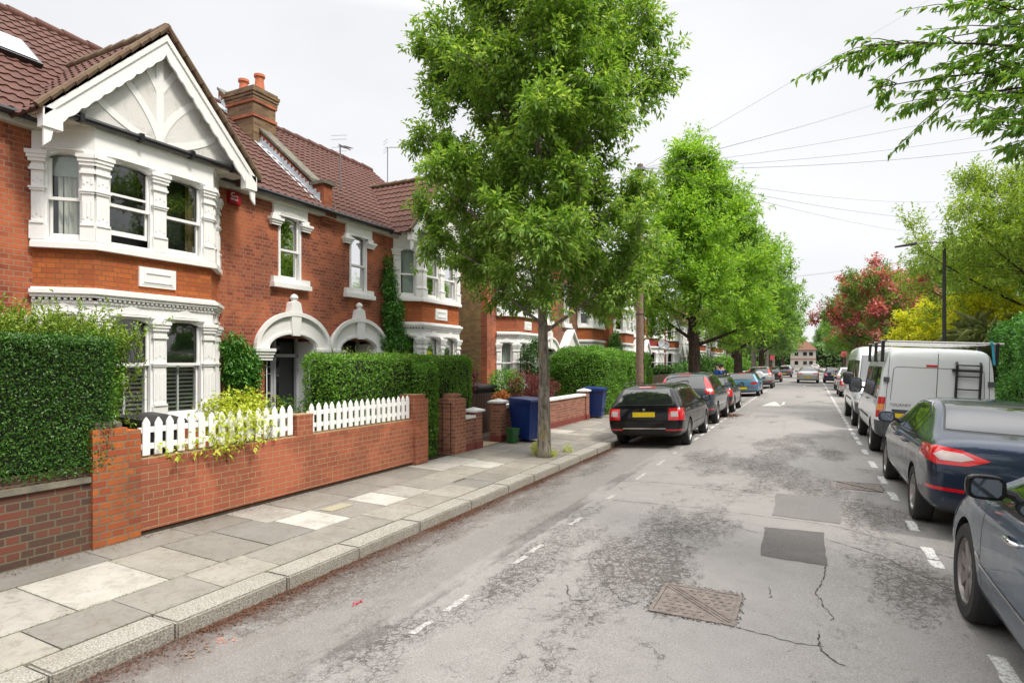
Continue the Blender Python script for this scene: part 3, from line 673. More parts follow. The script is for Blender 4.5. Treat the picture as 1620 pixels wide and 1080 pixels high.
# manhole covers
def manhole(x0, x1, y0, y1, label, rib=True):
    r_ = thing('manhole_cover', label, 'manhole cover', ((x0+x1)/2, (y0+y1)/2, rz((x0+x1)/2)), 0)
    a, b = (x1-x0)/2, (y1-y0)/2; f = MB()
    for q in ((-a, a, -b, -b+.03), (-a, a, b-.03, b), (-a, -a+.03, -b+.03, b-.03), (a-.03, a, -b+.03, b-.03)): f.box(*q, -.03, .007)
    f.build('frame', 'cast_iron', r_); p = MB(); p.box(-a+.035, a-.035, -b+.035, b-.035, -.03, .004)
    rs = random.Random(2); n = 8
    for i in range(n):
        for j in range(n):
            cx, cy = -a+.08+(2*a-.16)*(i+.5*(j % 2))/(n-.5), -b+.08+(2*b-.16)*j/(n-1)
            dg = (cx+cy)/1.414
            if abs(dg) < .075: continue
            sx_ = .016; p.prism([(cx-sx_, cy-.012), (cx, cy-.022), (cx+sx_, cy-.012), (cx+sx_, cy+.006), (cx, cy-.004), (cx-sx_, cy+.006)], .004, .009)
    u = 1/math.sqrt(2)
    for d in (-.065, 0, .065):
        L2 = a*1.25
        q = [(-L2*u+d*u-.004, L2*u+d*u-.004), (-L2*u+d*u+.004, L2*u+d*u+.004), (L2*u+d*u+.004, -L2*u+d*u+.004), (L2*u+d*u-.004, -L2*u+d*u-.004)]
        p.prism([(max(-a+.04, min(a-.04, x)), max(-b+.04, min(b-.04, y))) for x, y in q], .004, .009)
    for k in range(-8, 9):
        for dd in (-.033, .033):
            if abs(k) > 6 or rs.random() < .2: continue
            cx, cy = (k*.03+dd)*u, (-k*.03+dd)*u; p.box(cx-.008, cx+.008, cy-.008, cy+.01, .004, .009)
    p.build('cover', 'cast_iron', r_)
    rs = np.random.RandomState(3); n = 260; sd_ = rs.randint(0, 4, n); tt = rs.uniform(-1, 1, n); x = np.where(sd_ < 2, tt*a, np.where(sd_ == 2, -a-.012, a+.012))+rs.normal(0, .012, n); y = np.where(sd_ < 2, np.where(sd_ == 0, -b-.012, b+.012), tt*b)+rs.normal(0, .012, n)
    tag(leaf_mesh('grit', np.stack([x, y, np.full(n, .006)], 1), unit(rs, n)*[1, 1, .2], unit(rs, n)*.4+[0, 0, 1], np.full(n, .017), np.full(n, .012), 'crack_dark', r_), kind='stuff')
manhole(-1.12, -.48, 4.65, 5.30, 'square iron manhole cover with raised studs in the middle of the road near the camera')
manhole(.34, 1.03, 10.5, 11.12, 'worn iron manhole cover beside the right-hand dashed line, farther up the road')
def pave_plate(x0, x1, y0, y1, mat, label, nm='cover_plate', cat='cover plate'):
    mb = MB(); mb.box(x0, x1, y0, y1, pz(x0)-.02, pz(x0)+.007); return tag(mb.build(nm, mat), label, cat)
pave_plate(-5.62, -5.42, 5.75, 6.15, 'concrete_gold', 'small speckled concrete cover plate set in pale paving slabs')
# ================================================================== HOUSES
XF = -9.9; BP = .55; XB = XF+BP; EZ = 5.38; XR = -13.4; ZR = 8.5; MS = (ZR-EZ)/(-9.75-XR)
N_PLUS = (1, 0); 
def frame_at(x, y, tx, ty, z=0):
    """a-axis along (tx,ty), b-axis outward normal, c up"""
    return ((x, y, z), (tx, ty), (ty, -tx)) 
def arch_pts(a0, a1, z, rise, n=10):
    return [(a0+(a1-a0)*i/n, z+rise*(1-(2*i/n-1)**2)) for i in range(n+1)]
def window_unit(par, fr, w, z0, z1, rise=.1, depth=.07, curtain='none', meet=.5, pane='window_glass', label=None, fm='white_paint', open_=0, detail=True, wall_d=0):
    """sash window centred on the frame origin: frame > pane, sashes, curtains. b=0 is the wall face; glass sits behind it"""
    f = MB(fr); a = w/2; n = 10 if rise else 1
    ar = arch_pts(-a, a, z1-rise, rise, n) if rise else [(-a, z1), (a, z1)]
    t_ = .055
    # outer lining filling from rectangular head to arch
    top = [(p[0], z1+.03) for p in ar]; f.strip(top, ar, -depth-.02, -depth+.05)
    f.box(-a-.02, -a+t_*.6, -depth-.02, -depth+.05, z0, z1-rise*.0); f.box(a-t_*.6, a+.02, -depth-.02, -depth+.05, z0, z1-rise*.0)
    f.box(-a+t_*.6, a-t_*.6, -depth-.02, -depth+.06, z0-.01, z0+.04)
    root = f.build('window', fm, par)
    if label: root['label'] = label
    s = MB(fr); zm = z0+(z1-z0)*meet; ia = a-t_*.6
    s.box(-ia, ia, -depth-.035, -depth+.02, zm-.022, zm+.022)                  # meeting rail
    s.box(-ia, -ia+.035, -depth-.03, -depth+.005, zm+.022, z1-rise*.85); s.box(ia-.035, ia, -depth-.03, -depth+.005, zm+.022, z1-rise*.85)
    zb = z0+.04+open_
    s.box(-ia, -ia+.035, -depth-.055, -depth-.035, zb, zm-.022); s.box(ia-.035, ia, -depth-.055, -depth-.035, zb, zm-.022)
    s.box(-ia+.035, ia-.035, -depth-.055, -depth-.03, zb, zb+.07)
    if open_: s.box(-ia+.035, ia-.035, -depth-.05, -depth-.02, zm+.16, zm+.195)
    s.build('sash', fm, root)
    g_ = MB(fr); ar2 = [(max(-ia, min(ia, x)), z) for x, z in ar]
    g_.add([(x, -depth-.042, z+.01) for x, z in ar2]+[(ia, -depth-.042, zb), (-ia, -depth-.042, zb)], [tuple(range(len(ar2)+2))]); g_.build('pane', pane, root, fix=False)
    if curtain in ('drape', 'net', 'net_full', 'ochre', 'blind'):
        cb_ = MB(fr); b_ = -depth-.16
        def drape(x0, x1, zt, amp=.025, per=.07, z0_=z0):
            k = max(4, int((x1-x0)/per*6)); vs = []
            for i in range(k+1):
                x = x0+(x1-x0)*i/k; bb = b_+amp*math.sin(x/per*2*PI)+amp*.5*math.sin(x/per*3.7+1); vs += [(x, bb, z0_), (x+.01*math.sin(i), bb, zt)]
            cb_.add(vs, [(2*i, 2*i+2, 2*i+3, 2*i+1) for i in range(k)])
        if curtain == 'drape': drape(-ia+.02, ia-.08, z1-.28); drapeblind = True
        elif curtain == 'ochre': drape(ia-.16, ia, z1)
        elif curtain == 'net': drape(-ia, ia, z1, .015, .09)
        elif curtain == 'net_full': drape(-ia, ia, z1, .006, .3)
        elif curtain == 'blind': cb_.add([(-ia, b_, z1-(z1-z0)*.45), (ia, b_, z1-(z1-z0)*.45), (ia, b_, z1), (-ia, b_, z1)], [(0, 1, 2, 3)])
        o = cb_.build('curtain', {'drape': 'curtain', 'ochre': 'ochre_curtain', 'net': 'net_curtain', 'net_full': 'net_curtain', 'blind': 'net_curtain'}[curtain], root, smooth=True, fix=False)
        if curtain == 'drape':
            bb = MB(fr); bb.box(-ia, ia, b_+.03, b_+.04, z1-.3, z1); bb.build('blind', 'net_curtain', root)
    if curtain == 'shutters':
        h = MB(fr); b_ = -depth-.12
        for q in (-ia+.0, -.03, ia-.03): h.box(q, q+.03, b_, b_+.03, z0, zm-.02)
        h.box(-ia, ia, b_, b_+.03, zm-.05, zm-.02); k = 12
        for i in range(k):
            z = z0+.03+(zm-.08-z0)*i/k
            for x0, x1 in ((-ia+.03, -.03), (0, ia-.03)): h.add([(x0, b_-.01, z), (x1, b_-.01, z), (x1, b_+.035, z+.035), (x0, b_+.035, z+.035)], [(0, 1, 2, 3)])
        h.build('shutters', 'shutter_white', root, fix=False)
    return root
def pilaster(mb, a0, a1, z0, z1, d=.05, flute=True):
    mb.box(a0, a1, 0, d, z0, z1); w = a1-a0
    mb.box(a0-.02, a1+.02, 0, d+.02, z0, z0+.22); mb.box(a0-.01, a1+.01, 0, d+.035, z0+.22, z0+.25)
    zc = z1-.3
    for i, (h, e_) in enumerate(((0, .025), (.04, .012), (.12, .03), (.17, .045), (.22, .06))): mb.box(a0-e_, a1+e_, 0, d+e_, zc+h, zc+h+(.035 if i < 2 else .055))
    zm = (z0+z1)/2+.05; mb.box(a0-.015, a1+.015, 0, d+.018, zm, zm+.03); mb.box(a0-.028, a1+.028, 0, d+.03, zm+.03, zm+.055)
    if flute:
        n = 3 if w > .14 else 2
        for lo, hi in ((z0+.32, zm-.1), (zm+.14, zc-.06)):
            for i in range(n):
                x = a0+w*(i+.5)/n; mb.box(x-.011, x+.011, d, d+.010, lo+.03*(i % 2), hi-.03*(i % 2))
def off_poly(pts, e_):
    """offset an open plan polyline outwards (to its right-hand side as y grows -> +x)"""
    out = []
    for i, p in enumerate(pts):
        ns = []
        for j in (i-1, i):
            if 0 <= j < len(pts)-1:
                dx, dy = pts[j+1][0]-pts[j][0], pts[j+1][1]-pts[j][1]; l = math.hypot(dx, dy); ns.append((dy/l, -dx/l))
        nx = sum(q[0] for q in ns)/len(ns); ny = sum(q[1] for q in ns)/len(ns); k = nx*nx+ny*ny; out.append((p[0]+nx*e_/k, p[1]+ny*e_/k))
    return out
def band(mb, pts, e_, z0, z1, inner=0):
    o = off_poly(pts, e_); i_ = off_poly(pts, inner)
    mb.add([(x, y, z) for z in (z0, z1) for x, y in o+i_[::-1]], []); k = len(mb.v)-4*len(pts); n = 2*len(pts)
    fs = []
    for j in range(len(pts)-1):
        a, b, c, d = j, j+1, n-2-j, n-1-j; fs += [(a, d, c, b), (n+a, n+b, n+c, n+d), (a, b, n+b, n+a), (d, n+d, n+c, c)]
    fs += [(0, n, 2*n-1, n-1), (len(pts)-1, len(pts), n+len(pts), n+len(pts)-1)]
    mb.f += [[q+k for q in f] for f in fs]; mb.m += [mb.cm]*len(fs)
def bay(par, yc, h=.95, p=BP, mats=('bay', 'white_paint'), s=1, detail=True, curt=('drape', 'none', 'ochre', 'net'), lowc=('shutters',)*4, pane='window_glass', openw=True, wallmat=None):
    P0, P1, P2, P3 = (XF, yc-h-p*.97), (XF+p, yc-h), (XF+p, yc+h), (XF, yc+h+p*.97); pts = [P0, P1, P2, P3]
    r_ = empty('bay', (0, 0, 0)); r_.parent = par
    # brick: band between the windows and plinth below
    b = MB(); b.mat(BR[mats[0]]); band(b, pts, 0, 3.02, 3.58, -.12); b.build('bay_brickwork', None, r_)
    b = MB(); b.mat(BR[mats[0]]); band(b, pts, 0, 0.05, .95, -.12); b.build('bay_plinth', None, r_)
    w = MB(); w.mat(mats[1])
    for e_, z0, z1 in ((.09, 3.58, 3.66), (.06, 3.66, 3.70)): band(w, pts, e_, z0, z1, -.12)
    for e_, z0, z1 in ((.02, 2.62, 2.8), (.045, 2.80, 2.84), (.09, 2.88, 2.93), (.12, 2.93, 2.985), (.06, 2.985, 3.02), (.07, .95, 1.02), (.03, 4.98, 5.3), (.05, 5.3, 5.36)): band(w, pts, e_, z0, z1, -.12)
    segs = [(P0, P1), (P1, P2), (P2, P3)]
    if detail:
        for (A, B) in segs:
            l = math.hypot(B[0]-A[0], B[1]-A[1]); fr = ((A[0], A[1], 0), ((B[0]-A[0])/l, (B[1]-A[1])/l), ((B[1]-A[1])/l, -(B[0]-A[0])/l)); w.fr = fr
            k = int(l/.07)
            for i in range(k): x = l*(i+.5)/k; w.box(x-.018, x+.018, .02, .075, 2.845, 2.878)
        w.fr = None
    k = 0
    for si, (A, B) in enumerate(segs):
        l = math.hypot(B[0]-A[0], B[1]-A[1]); tx, ty = (B[0]-A[0])/l, (B[1]-A[1])/l
        cols = [(0, .15), (l-.15, l)] if si != 1 else [(0, .17), (l/2-.1, l/2+.1), (l-.17, l)]
        fr = ((A[0], A[1], 0), (tx, ty), (ty, -tx)); w.fr = fr
        for z0, z1, zh in ((3.70, 4.98, .0), (1.02, 2.62, 0)):
            for a0, a1 in cols:
                w.box(a0, a1, -.12, 0, z0, z1); pilaster(w, a0, a1, z0, z1, .045, detail)
            for (a0, a1), (c0, c1) in zip(cols[:-1], cols[1:]):
                # lintel above opening with little pediment
                w.box(a1, c0, -.12, -.02, z1-.02, z1+.01)
                if detail:
                    mcx = (a1+c0)/2; q = (c0-a1)/2-.0
                    w.slab([(mcx-q, z1+.06), (mcx-q*.55, z1+.085), (mcx-q*.3, z1+.15), (mcx, z1+.19), (mcx+q*.3, z1+.15), (mcx+q*.55, z1+.085), (mcx+q, z1+.06)], .03, .042)
                    w.box(mcx-q-.03, mcx+q+.03, .03, .065, z1+.02, z1+.05)
        w.fr = None
        for (a0, a1), (c0, c1) in zip(cols[:-1], cols[1:]):
            mx_ = (a1+c0)/2; ww = c0-a1; o = (A[0]+tx*mx_, A[1]+ty*mx_, 0); fr = (o, (tx, ty), (ty, -tx))
            c_ = curt[k] if detail else curt[k]
            window_unit(r_, fr, ww, 3.70, 4.97, .09, .045, c_, .48, pane, open_=.13 if (openw and k == 1) else 0, detail=detail)
            window_unit(r_, fr, ww, 1.02, 2.61, .09, .045, lowc[k], .56, pane, detail=detail); k += 1
    w.build('bay_stonework', None, r_)
    if detail:
        q = MB(); q.fr = ((XB, yc, 0), (0, 1), (1, 0)); y0, y1 = -.02-.3, .28
        q.box(y0, y1, .0, .03, 3.13, 3.44); q.box(y0+.035, y1-.035, .03, .036, 3.165, 3.405); q.strip([(y0+.07, 3.2), (y1-.07, 3.2), (y1-.07, 3.37), (y0+.07, 3.37), (y0+.07, 3.2)], [(y0+.1, 3.23), (y1-.1, 3.23), (y1-.1, 3.34), (y0+.1, 3.34), (y0+.1, 3.23)], .036, .05)
        q.build('plaque', 'white_paint', r_)
    # near-black blocks behind the panes: shade of the unlit room put into colour
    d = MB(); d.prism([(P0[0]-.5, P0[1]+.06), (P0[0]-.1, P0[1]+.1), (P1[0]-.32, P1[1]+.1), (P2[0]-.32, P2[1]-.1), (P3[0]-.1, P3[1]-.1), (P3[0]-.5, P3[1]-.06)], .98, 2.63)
    d.build('unlit_room_block', 'dark_room', r_); d = MB(); d.prism([(P0[0]-.5, P0[1]+.06), (P0[0]-.1, P0[1]+.1), (P1[0]-.32, P1[1]+.1), (P2[0]-.32, P2[1]-.1), (P3[0]-.1, P3[1]-.1), (P3[0]-.5, P3[1]-.06)], 3.66, 5.0)
    d.build('unlit_room_block', 'dark_room', r_)
    return r_
def tile_sheet(mb, A, B, C_, D, row=.25, col=.19, fine=6, lift=.022):
    """pantiles on the plane A-B (eaves) to D-C (ridge); real stepped courses with rolls"""
    A, B, C_, D = map(Vector, (A, B, C_, D)); up = ((D+C_)/2-(A+B)/2); n = (B-A).cross(D-A).normalized()
    if n.z < 0: n = -n
    rows = max(1, int(up.length/row)); k = max(4, int((B-A).length/col*fine))
    for r_ in range(rows):
        t0, t1 = r_/rows, (r_+1.0)/rows; p0, p1 = A.lerp(D, t0), B.lerp(C_, t0); q0, q1 = A.lerp(D, t1), B.lerp(C_, t1); vs = []
        L0 = (B-A).length
        for i in range(k+1):
            u = i/k; x = (p0.lerp(p1, u)-A).dot((B-A).normalized())/col; x2 = x
            w = max(0, math.sin(x*2*PI))**.8*.024
            a = p0.lerp(p1, u)+n*(lift+w); b = q0.lerp(q1, u)+n*(w); vs += [tuple(p0.lerp(p1, u)-n*.01), tuple(a), tuple(b)]
        mb.add(vs, [f for i in range(k) for f in ((3*i, 3*i+3, 3*i+4, 3*i+1), (3*i+1, 3*i+4, 3*i+5, 3*i+2))])
def gable(par, yc, hs=1.62, detail=True, tile='clay_tiles', xf=None, apex=7.2, wallmat='pebbledash'):
    xf = XB+.19 if xf is None else xf; z0 = 5.36; sl = (apex-.12-z0)/hs
    mb = MB(((XB, yc, 0), (0, 1), (1, 0)))
    mb.slab([(-hs+.02, z0+.02), (hs-.02, z0+.02), (0, z0+sl*(hs-.02)+.02)], -.1, .03); mb.build('gable_wall', wallmat, par)
    if detail:
        g_ = MB(((XB, yc, 0), (0, 1), (1, 0)))
        def arc(p0, p1, p2, w=.05):
            n = 10; pts = [tuple((1-t)**2*a+2*t*(1-t)*b+t*t*c for a, b, c in zip(p0, p1, p2)) for t in [i/n for i in range(n+1)]]; o, i_ = [], []
            for j in range(n+1):
                a, b = pts[max(0, j-1)], pts[min(n, j+1)]; dx, dz = b[0]-a[0], b[1]-a[1]; l = math.hypot(dx, dz); o.append((pts[j][0]-dz/l*w, pts[j][1]+dx/l*w)); i_.append((pts[j][0]+dz/l*w, pts[j][1]-dx/l*w))
            g_.strip(o, i_, .03, .042)
        g_.box(-.06, .06, .03, .045, z0+.0, z0+1.62)
        for s_ in (-1, 1):
            arc((0, z0+.9), (s_*.12, z0+1.1), (s_*.3, z0+1.38)); arc((0, z0+.12), (s_*.15, z0+.6), (s_*.66, z0+1.0)); arc((s_*.0, z0+.05), (s_*.6, z0+.15), (s_*1.1, z0+.58))
        g_.build('plaster_ribs', 'white_paint', par)
    # bargeboards with a scalloped lower edge
    fb = MB(((xf, yc, 0), (0, 1), (1, 0))); L_ = hs+.08
    for s_ in (-1, 1):
        top, bot, bot2 = [], [], []; n = 40
        for i in range(n+1):
            d = i/n*L_; zt = apex-.05-sl*d; top.append((s_*d, zt)); sc_ = .05*abs(math.sin(i/n*PI*11))**.5 if detail else .04
            bot.append((s_*d, zt-.31-sc_ if i/n < .93 else zt-.5)); bot2.append((s_*d, zt-.24))
        fb.strip(top, bot, -.02, .015)
        fb.strip(top, [(a, b+.14) for a, b in bot2], .015, .04); 
    fb.box(-hs-.10, -hs+.14, -.1, .04, 5.1, 5.36); fb.box(hs-.14, hs+.10, -.1, .04, 5.1, 5.36)
    fb.build('bargeboard', 'white_paint', par)
    # soffit under the overhang, black gutter along the foot of the gable
    sf = MB(); sf.box(XF+.02, XB+.06, yc-hs-.04, yc+hs+.04, 5.365, 5.40)
    for i in range(20): sf.box(XF+.03, XB+.05, yc-hs+i*2*hs/20, yc-hs+i*2*hs/20+2*hs/20-.012, 5.352, 5.365)
    sf.build('soffit', 'board_cream', par)
    gt = MB(); gt.tube([(XB+.11, yc-hs+.02, 5.41), (XB+.11, yc+hs-.02, 5.41)], .05, 8)
    for q in (-1.2, -.35, .5, 1.3): gt.box(XB+.05, XB+.17, yc+q-.03, yc+q+.03, 5.35, 5.47)
    gt.build('gutter', 'black_gutter', par, smooth=True, sharp=40)
    # roof slopes, from the barge to inside the main roof
    rf = MB(); xe = -12.1
    for s_ in (-1, 1):
        A, B = (xf+.05, yc+s_*(hs+.18), apex-sl*(hs+.18)), (xe, yc+s_*(hs+.18), apex-sl*(hs+.18)); D, C_ = (xf+.05, yc, apex), (xe, yc, apex)
        if s_ > 0: tile_sheet(rf, A, B, C_, D, fine=6 if detail else 3)
        else: tile_sheet(rf, B, A, D, C_, fine=6 if detail else 3)
        rf.add([A, B, C_, D], [(0, 1, 2, 3)])
    o = rf.build('gable_roof', tile, par, fix=False)
    vg = MB()
    for s_ in (-1, 1):
        a = Vector((xf+.045, yc+s_*(hs+.18), apex-sl*(hs+.18)+.05)); b = Vector((xf+.045, yc, apex+.06)); n = 12
        for i in range(n):
            p, q = a.lerp(b, i/n), a.lerp(b, (i+1)/n+.01); vg.tube([tuple(p+Vector((0, 0, .0))), tuple(q+Vector((0, 0, .018)))], [.05, .042], 7)
    for i in range(8): x0 = xf+.05-i*.36; vg.tube([(x0, yc, apex+.05), (x0-.38, yc, apex+.035)], [.08, .07], 8)
    vg.build('verge_tiles', 'mossy_tiles', par, smooth=True, sharp=50)
def porch(par, yc, s=1, hw=.98, detail=True):
    """white segmental arch round a recessed door; returns nothing"""
    fr = ((XF, yc, 0), (0, 1), (1, 0)); w = MB(fr).mat('white_paint'); n = 24
    def arc(r_, zc, k, ri): return [(r_*math.cos(PI-PI*i/n), zc+k*math.sin(PI*i/n)) for i in range(n+1)]
    z1 = 2.22
    w.strip(arc(hw, z1, .72, 0), arc(.66, z1, .30, 0), 0, .10)
    w.strip(arc(hw+.06, z1, .79, 0), arc(hw-.02, z1, .70, 0), .1, .17)
    w.strip(arc(.76, z1, .37, 0), arc(.68, z1, .32, 0), .1, .12)
    for q in (-1, 1):
        a0, a1 = sorted((q*.60, q*(hw+.04)))
        for j, (e_, h) in enumerate(((0, .0), (.02, .06), (.04, .12), (.065, .18))): w.box(a0-e_*.5, a1+e_*.5, 0, .12+e_, 1.98+h, 2.04+h)
    w.slab([(-.10, 2.5), (.10, 2.5), (.14, 2.92), (-.14, 2.92)], .1, .16); w.slab([(-.17, 2.98), (.17, 2.98), (.15, 3.06), (.12, 3.2), (.05, 3.24), (-.05, 3.24), (-.12, 3.2), (-.15, 3.06)], .0, .16)
    w.fr = None; w.lathe((XF+.08, yc, 3.31), [(0, -.09), (.045, -.085), (.09, 0), (.065, .06), (0, .09)], 14)
    w.build('porch_arch', None, par)
    # recess: reveals, ceiling, step
    rc = MB(fr).mat('white_paint'); rc.box(-.66, .66, -.62, 0, 2.54, 2.6); rc.box(-.70, -.64, -.62, 0, .1, 2.4); rc.box(.64, .70, -.62, 0, .1, 2.4); rc.build('porch_reveal', None, par)
    st = MB(fr).mat('stone_coping'); st.box(-.63, .63, -.6, .25, .0, .2); st.build('doorstep', None, par)
    d = MB(((XF-.52, yc, 0), (0, 1), (1, 0))).mat('grey_door_paint')
    # frame: door on one side, sidelight on the other
    for a0, a1 in ((-.64, -.59), (.02*s-.03, .02*s+.03), (.59, .64)): d.box(a0, a1, -.03, .05, .2, 2.5)
    d.box(-.64, .64, -.03, .05, 2.05, 2.12); fr_o = d.build('door_frame', None, par)
    g_ = MB(((XF-.54, yc, 0), (0, 1), (1, 0))).mat('dark_glass'); g_.box(-.6, .6, -.02, 0, 2.1, 2.52); g_.box(.05, .58, -.02, 0, .8, 2.05) if True else 0; g_.build('fanlight', None, fr_o)
    lo = MB(((XF-.52, yc, 0), (0, 1), (1, 0))).mat('grey_door_paint'); lo.box(.05, .59, -.04, .02, .2, .8); lo.build('panel', None, fr_o)
    dr = MB(((XF-.52, yc, 0), (0, 1), (1, 0))).mat('grey_door_paint')
    x0, x1 = -.59, -.01
    dr.box(x0, x1, -.03, .0, .2, .85); dr.box(x0, x0+.07, -.03, .02, .85, 2.05); dr.box(x1-.09, x1, -.03, .02, .85, 2.05); dr.box(x0+.07, x1-.09, -.03, .02, 1.97, 2.05); dr.box(x0+.07, x1-.09, -.03, .02, .85, .97)
    dr.box(x1-.2, x1-.18, -.03, .02, .97, 1.97)
    for z in (1.1, 1.25, 1.68, 1.83): dr.box(x1-.18 if 1.2 < z < 1.7 else x0+.07, x1-.09, -.03, .02, z, z+.02)
    for q in (x0+.2, x0+.33): dr.box(q, q+.02, -.03, .02, 1.83, 1.97); dr.box(q, q+.02, -.03, .02, .97, 1.1)
    dro = dr.build('door', None, par)
    gl = MB(((XF-.52, yc, 0), (0, 1), (1, 0))).mat('dark_glass'); gl.box(x0+.05, x1-.05, -.02, -.012, .9, 2.0); gl.build('pane', None, dro)
    hd = MB(((XF-.52, yc, 0), (0, 1), (1, 0))).mat('aerial_metal'); hd.box(x1-.06, x1-.03, .02, .06, 1.1, 1.2); hd.build('door_handle', None, dro)
def sill_window(par, yc, detail=True, curt='drape', pane='window_glass', brk=None):
    fr = ((XF, yc, 0), (0, 1), (1, 0)); w = MB(fr).mat('white_paint')
    # lintel block, shouldered, with scroll brackets; projecting sill
    w.box(-.46, .46, 0, .06, 5.02, 5.36); w.box(-.50, -.30, 0, .07, 4.78, 5.02); w.box(.30, .50, 0, .07, 4.78, 5.02)
    for q in (-1, 1):
        a0, a1 = sorted((q*.30, q*.52))
        for j, e_ in enumerate((.01, .03, .055)): w.box(a0-e_, a1+e_, 0, .07+e_, 4.78+.05*j, 4.83+.05*j)
    w.box(-.36, .36, .06, .09, 5.0, 5.03)
    if detail: w.slab([(-.3, 5.06), (-.16, 5.08), (-.08, 5.14), (0, 5.18), (.08, 5.14), (.16, 5.08), (.3, 5.06)], .06, .075)
    w.build('window_surround', None, par); w = MB(fr).mat('white_paint')
    w.box(-.52, .52, -.02, .13, 3.5, 3.6); w.box(-.50, -.28, 0, .09, 3.6, 3.72); w.box(.28, .50, 0, .09, 3.6, 3.72); w.box(-.30, .30, -.05, .05, 3.6, 3.66)
    w.build('window_sill', None, par)
    window_unit(par, ((XF, yc, 0), (0, 1), (1, 0)), .58, 3.66, 5.01, .07, .03, curt, .48, pane)
    d = MB(((XF, yc, 0), (0, 1), (1, 0))); d.box(-.3, .3, -.5, -.3, 3.6, 5.05); d.build('unlit_room_block', 'dark_room', par)  # near-black block stands in for the shade of the room
def house(label, Yp, s, bayd, L_, brick_='red', baybr='bay', tile='clay_tiles', detail=True, curt=('drape', 'none', 'ochre', 'net'), lowc=('shutters',)*4, wcurt='drape', pane='window_glass', openw=True, chim=True, gab=True, side=None, doord=1.03, wd=1.08, group=None, xend=-17, gwall='pebbledash', porchtype='arch', parapet=True, name='terraced_house'):
    r_ = thing(name, label, 'house', (0, 0, 0), 0, group); Y = lambda d: Yp+s*d; yb = Y(bayd)
    y0, y1 = sorted((Y(0), Y(L_)))
    # facade wall with true openings at door and window: pieces
    w = MB().mat(BR[brick_]); dy = Y(doord); wy = Y(wd); h = .95+BP*.97
    def wb(a, b, z0, z1): 
        if b-a > .005: w.box(XF-.25, XF, a, b, z0, z1)
    b0, b1 = yb-h+.04, yb+h-.04
    if s < 0: w0, w1 = b1, y1; e0, e1 = y0, b0
    else: w0, w1 = y0, b0; e0, e1 = b1, y1
    wb(e0, e1, 0, 5.36)
    if w.v: w.build('front_wall', None, r_); w = MB().mat(BR[brick_])
    zd = 2.46
    wb(w0, dy-.66, 0, zd); wb(dy+.66, w1, 0, zd); wb(w0, w1, zd, 3.6); wb(w0, wy-.3, 3.6, 5.02); wb(wy+.3, w1, 3.6, 5.02); wb(w0, w1, 5.02, 5.36)
    w.build('front_wall', None, r_)
    w2 = MB().mat(BR[side or brick_]); w2.box(xend, XF-.25, y0, y0+.2, 0, 5.36) if y0 > 0 else None; w2.box(xend, XF-.25, y1-.2, y1, 0, 5.36)
    w2.box(xend, xend+.2, y0+.2, y1-.2, 0, 5.36)
    # side gables up to ridge
    for yy in (y0, y1-.2):
        w2.add([(x, yy+q, z) for q in (0, .2) for x, z in ((XF-.02, 5.36), (XR, ZR-.1), (XR-3.4, 5.36))], [(0, 1, 2), (3, 5, 4), (0, 3, 4, 1), (1, 4, 5, 2), (0, 2, 5, 3)])
    w2.build('side_wall', None, r_)
    fl = MB().mat('dark_room'); fl.box(xend+.2, XF-.3, y0+.25, y1-.25, 2.7, 2.8); fl.build('floor_slab', None, r_)
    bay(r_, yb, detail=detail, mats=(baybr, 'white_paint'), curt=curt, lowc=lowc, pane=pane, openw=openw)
    if gab: gable(r_, yb, detail=detail, tile=tile, wallmat=gwall)
    else:
        hp = MB(); z0 = 5.36; tile_sheet(hp, (XB+.15, yb-1.5, z0), (XB+.15, yb+1.5, z0), (XB-1.4, yb+.3, z0+1.4), (XB-1.4, yb-.3, z0+1.4), fine=3)
        hp.add([(XB+.15, yb-1.5, z0), (XB-1.4, yb-.3, z0+1.4), (XF-.3, yb-1.6, z0+.1), (XB+.15, yb+1.5, z0), (XB-1.4, yb+.3, z0+1.4), (XF-.3, yb+1.6, z0+.1), (XF-2.5, yb-.3, z0+1.4), (XF-2.5, yb+.3, z0+1.4)], [(0, 1, 6, 2), (3, 5, 7, 4), (1, 4, 7, 6)]); hp.build('bay_roof', tile, r_, fix=False)
    if porchtype == 'arch': porch(r_, dy, s, detail=detail)
    else:
        pm = MB(((XF, dy, 0), (0, 1), (1, 0))).mat('white_paint'); pm.box(-.85, .85, 0, .3, 2.35, 2.5); pm.slab([(-.95, 2.5), (.95, 2.5), (0, 3.3)], .0, .3); pm.slab([(-1.02, 2.46), (-.9, 2.46), (0, 3.28), (.9, 2.46), (1.02, 2.46), (0, 3.42)], .0, .42)
        pm.box(-.8, -.66, 0, .2, .1, 2.35); pm.box(.66, .8, 0, .2, .1, 2.35); pm.build('porch', None, r_)
        dm = MB(((XF-.1, dy, 0), (0, 1), (1, 0))).mat('grey_door_paint'); dm.box(-.66, .66, -.1, -.04, .05, 2.46); dm.build('door', None, r_)
    sill_window(r_, wy, detail, wcurt, pane)
    # roof
    rf = MB(); xe, ze = XF+.17, EZ+.02
    tile_sheet(rf, (xe, y0, ze), (xe, y1, ze), (XR, y1, ZR), (XR, y0, ZR), fine=6 if detail else 3)
    rf.add([(xe, y0, ze-.02), (xe, y1, ze-.02), (XR, y1, ZR-.02), (XR, y0, ZR-.02), (2*XR-xe, y1, ze), (2*XR-xe, y0, ze)], [(0, 1, 2, 3), (3, 2, 4, 5)])
    rf.build('roof', tile, r_, fix=False)
    rt = MB(); k = int((y1-y0)/.45)
    for i in range(k): a = y0+(y1-y0)*i/k; rt.tube([(XR, a, ZR+.0), (XR, a+(y1-y0)/k+.02, ZR-.015)], [.12, .105], 8)
    rt.build('ridge_tiles', tile, r_, smooth=True, sharp=50)
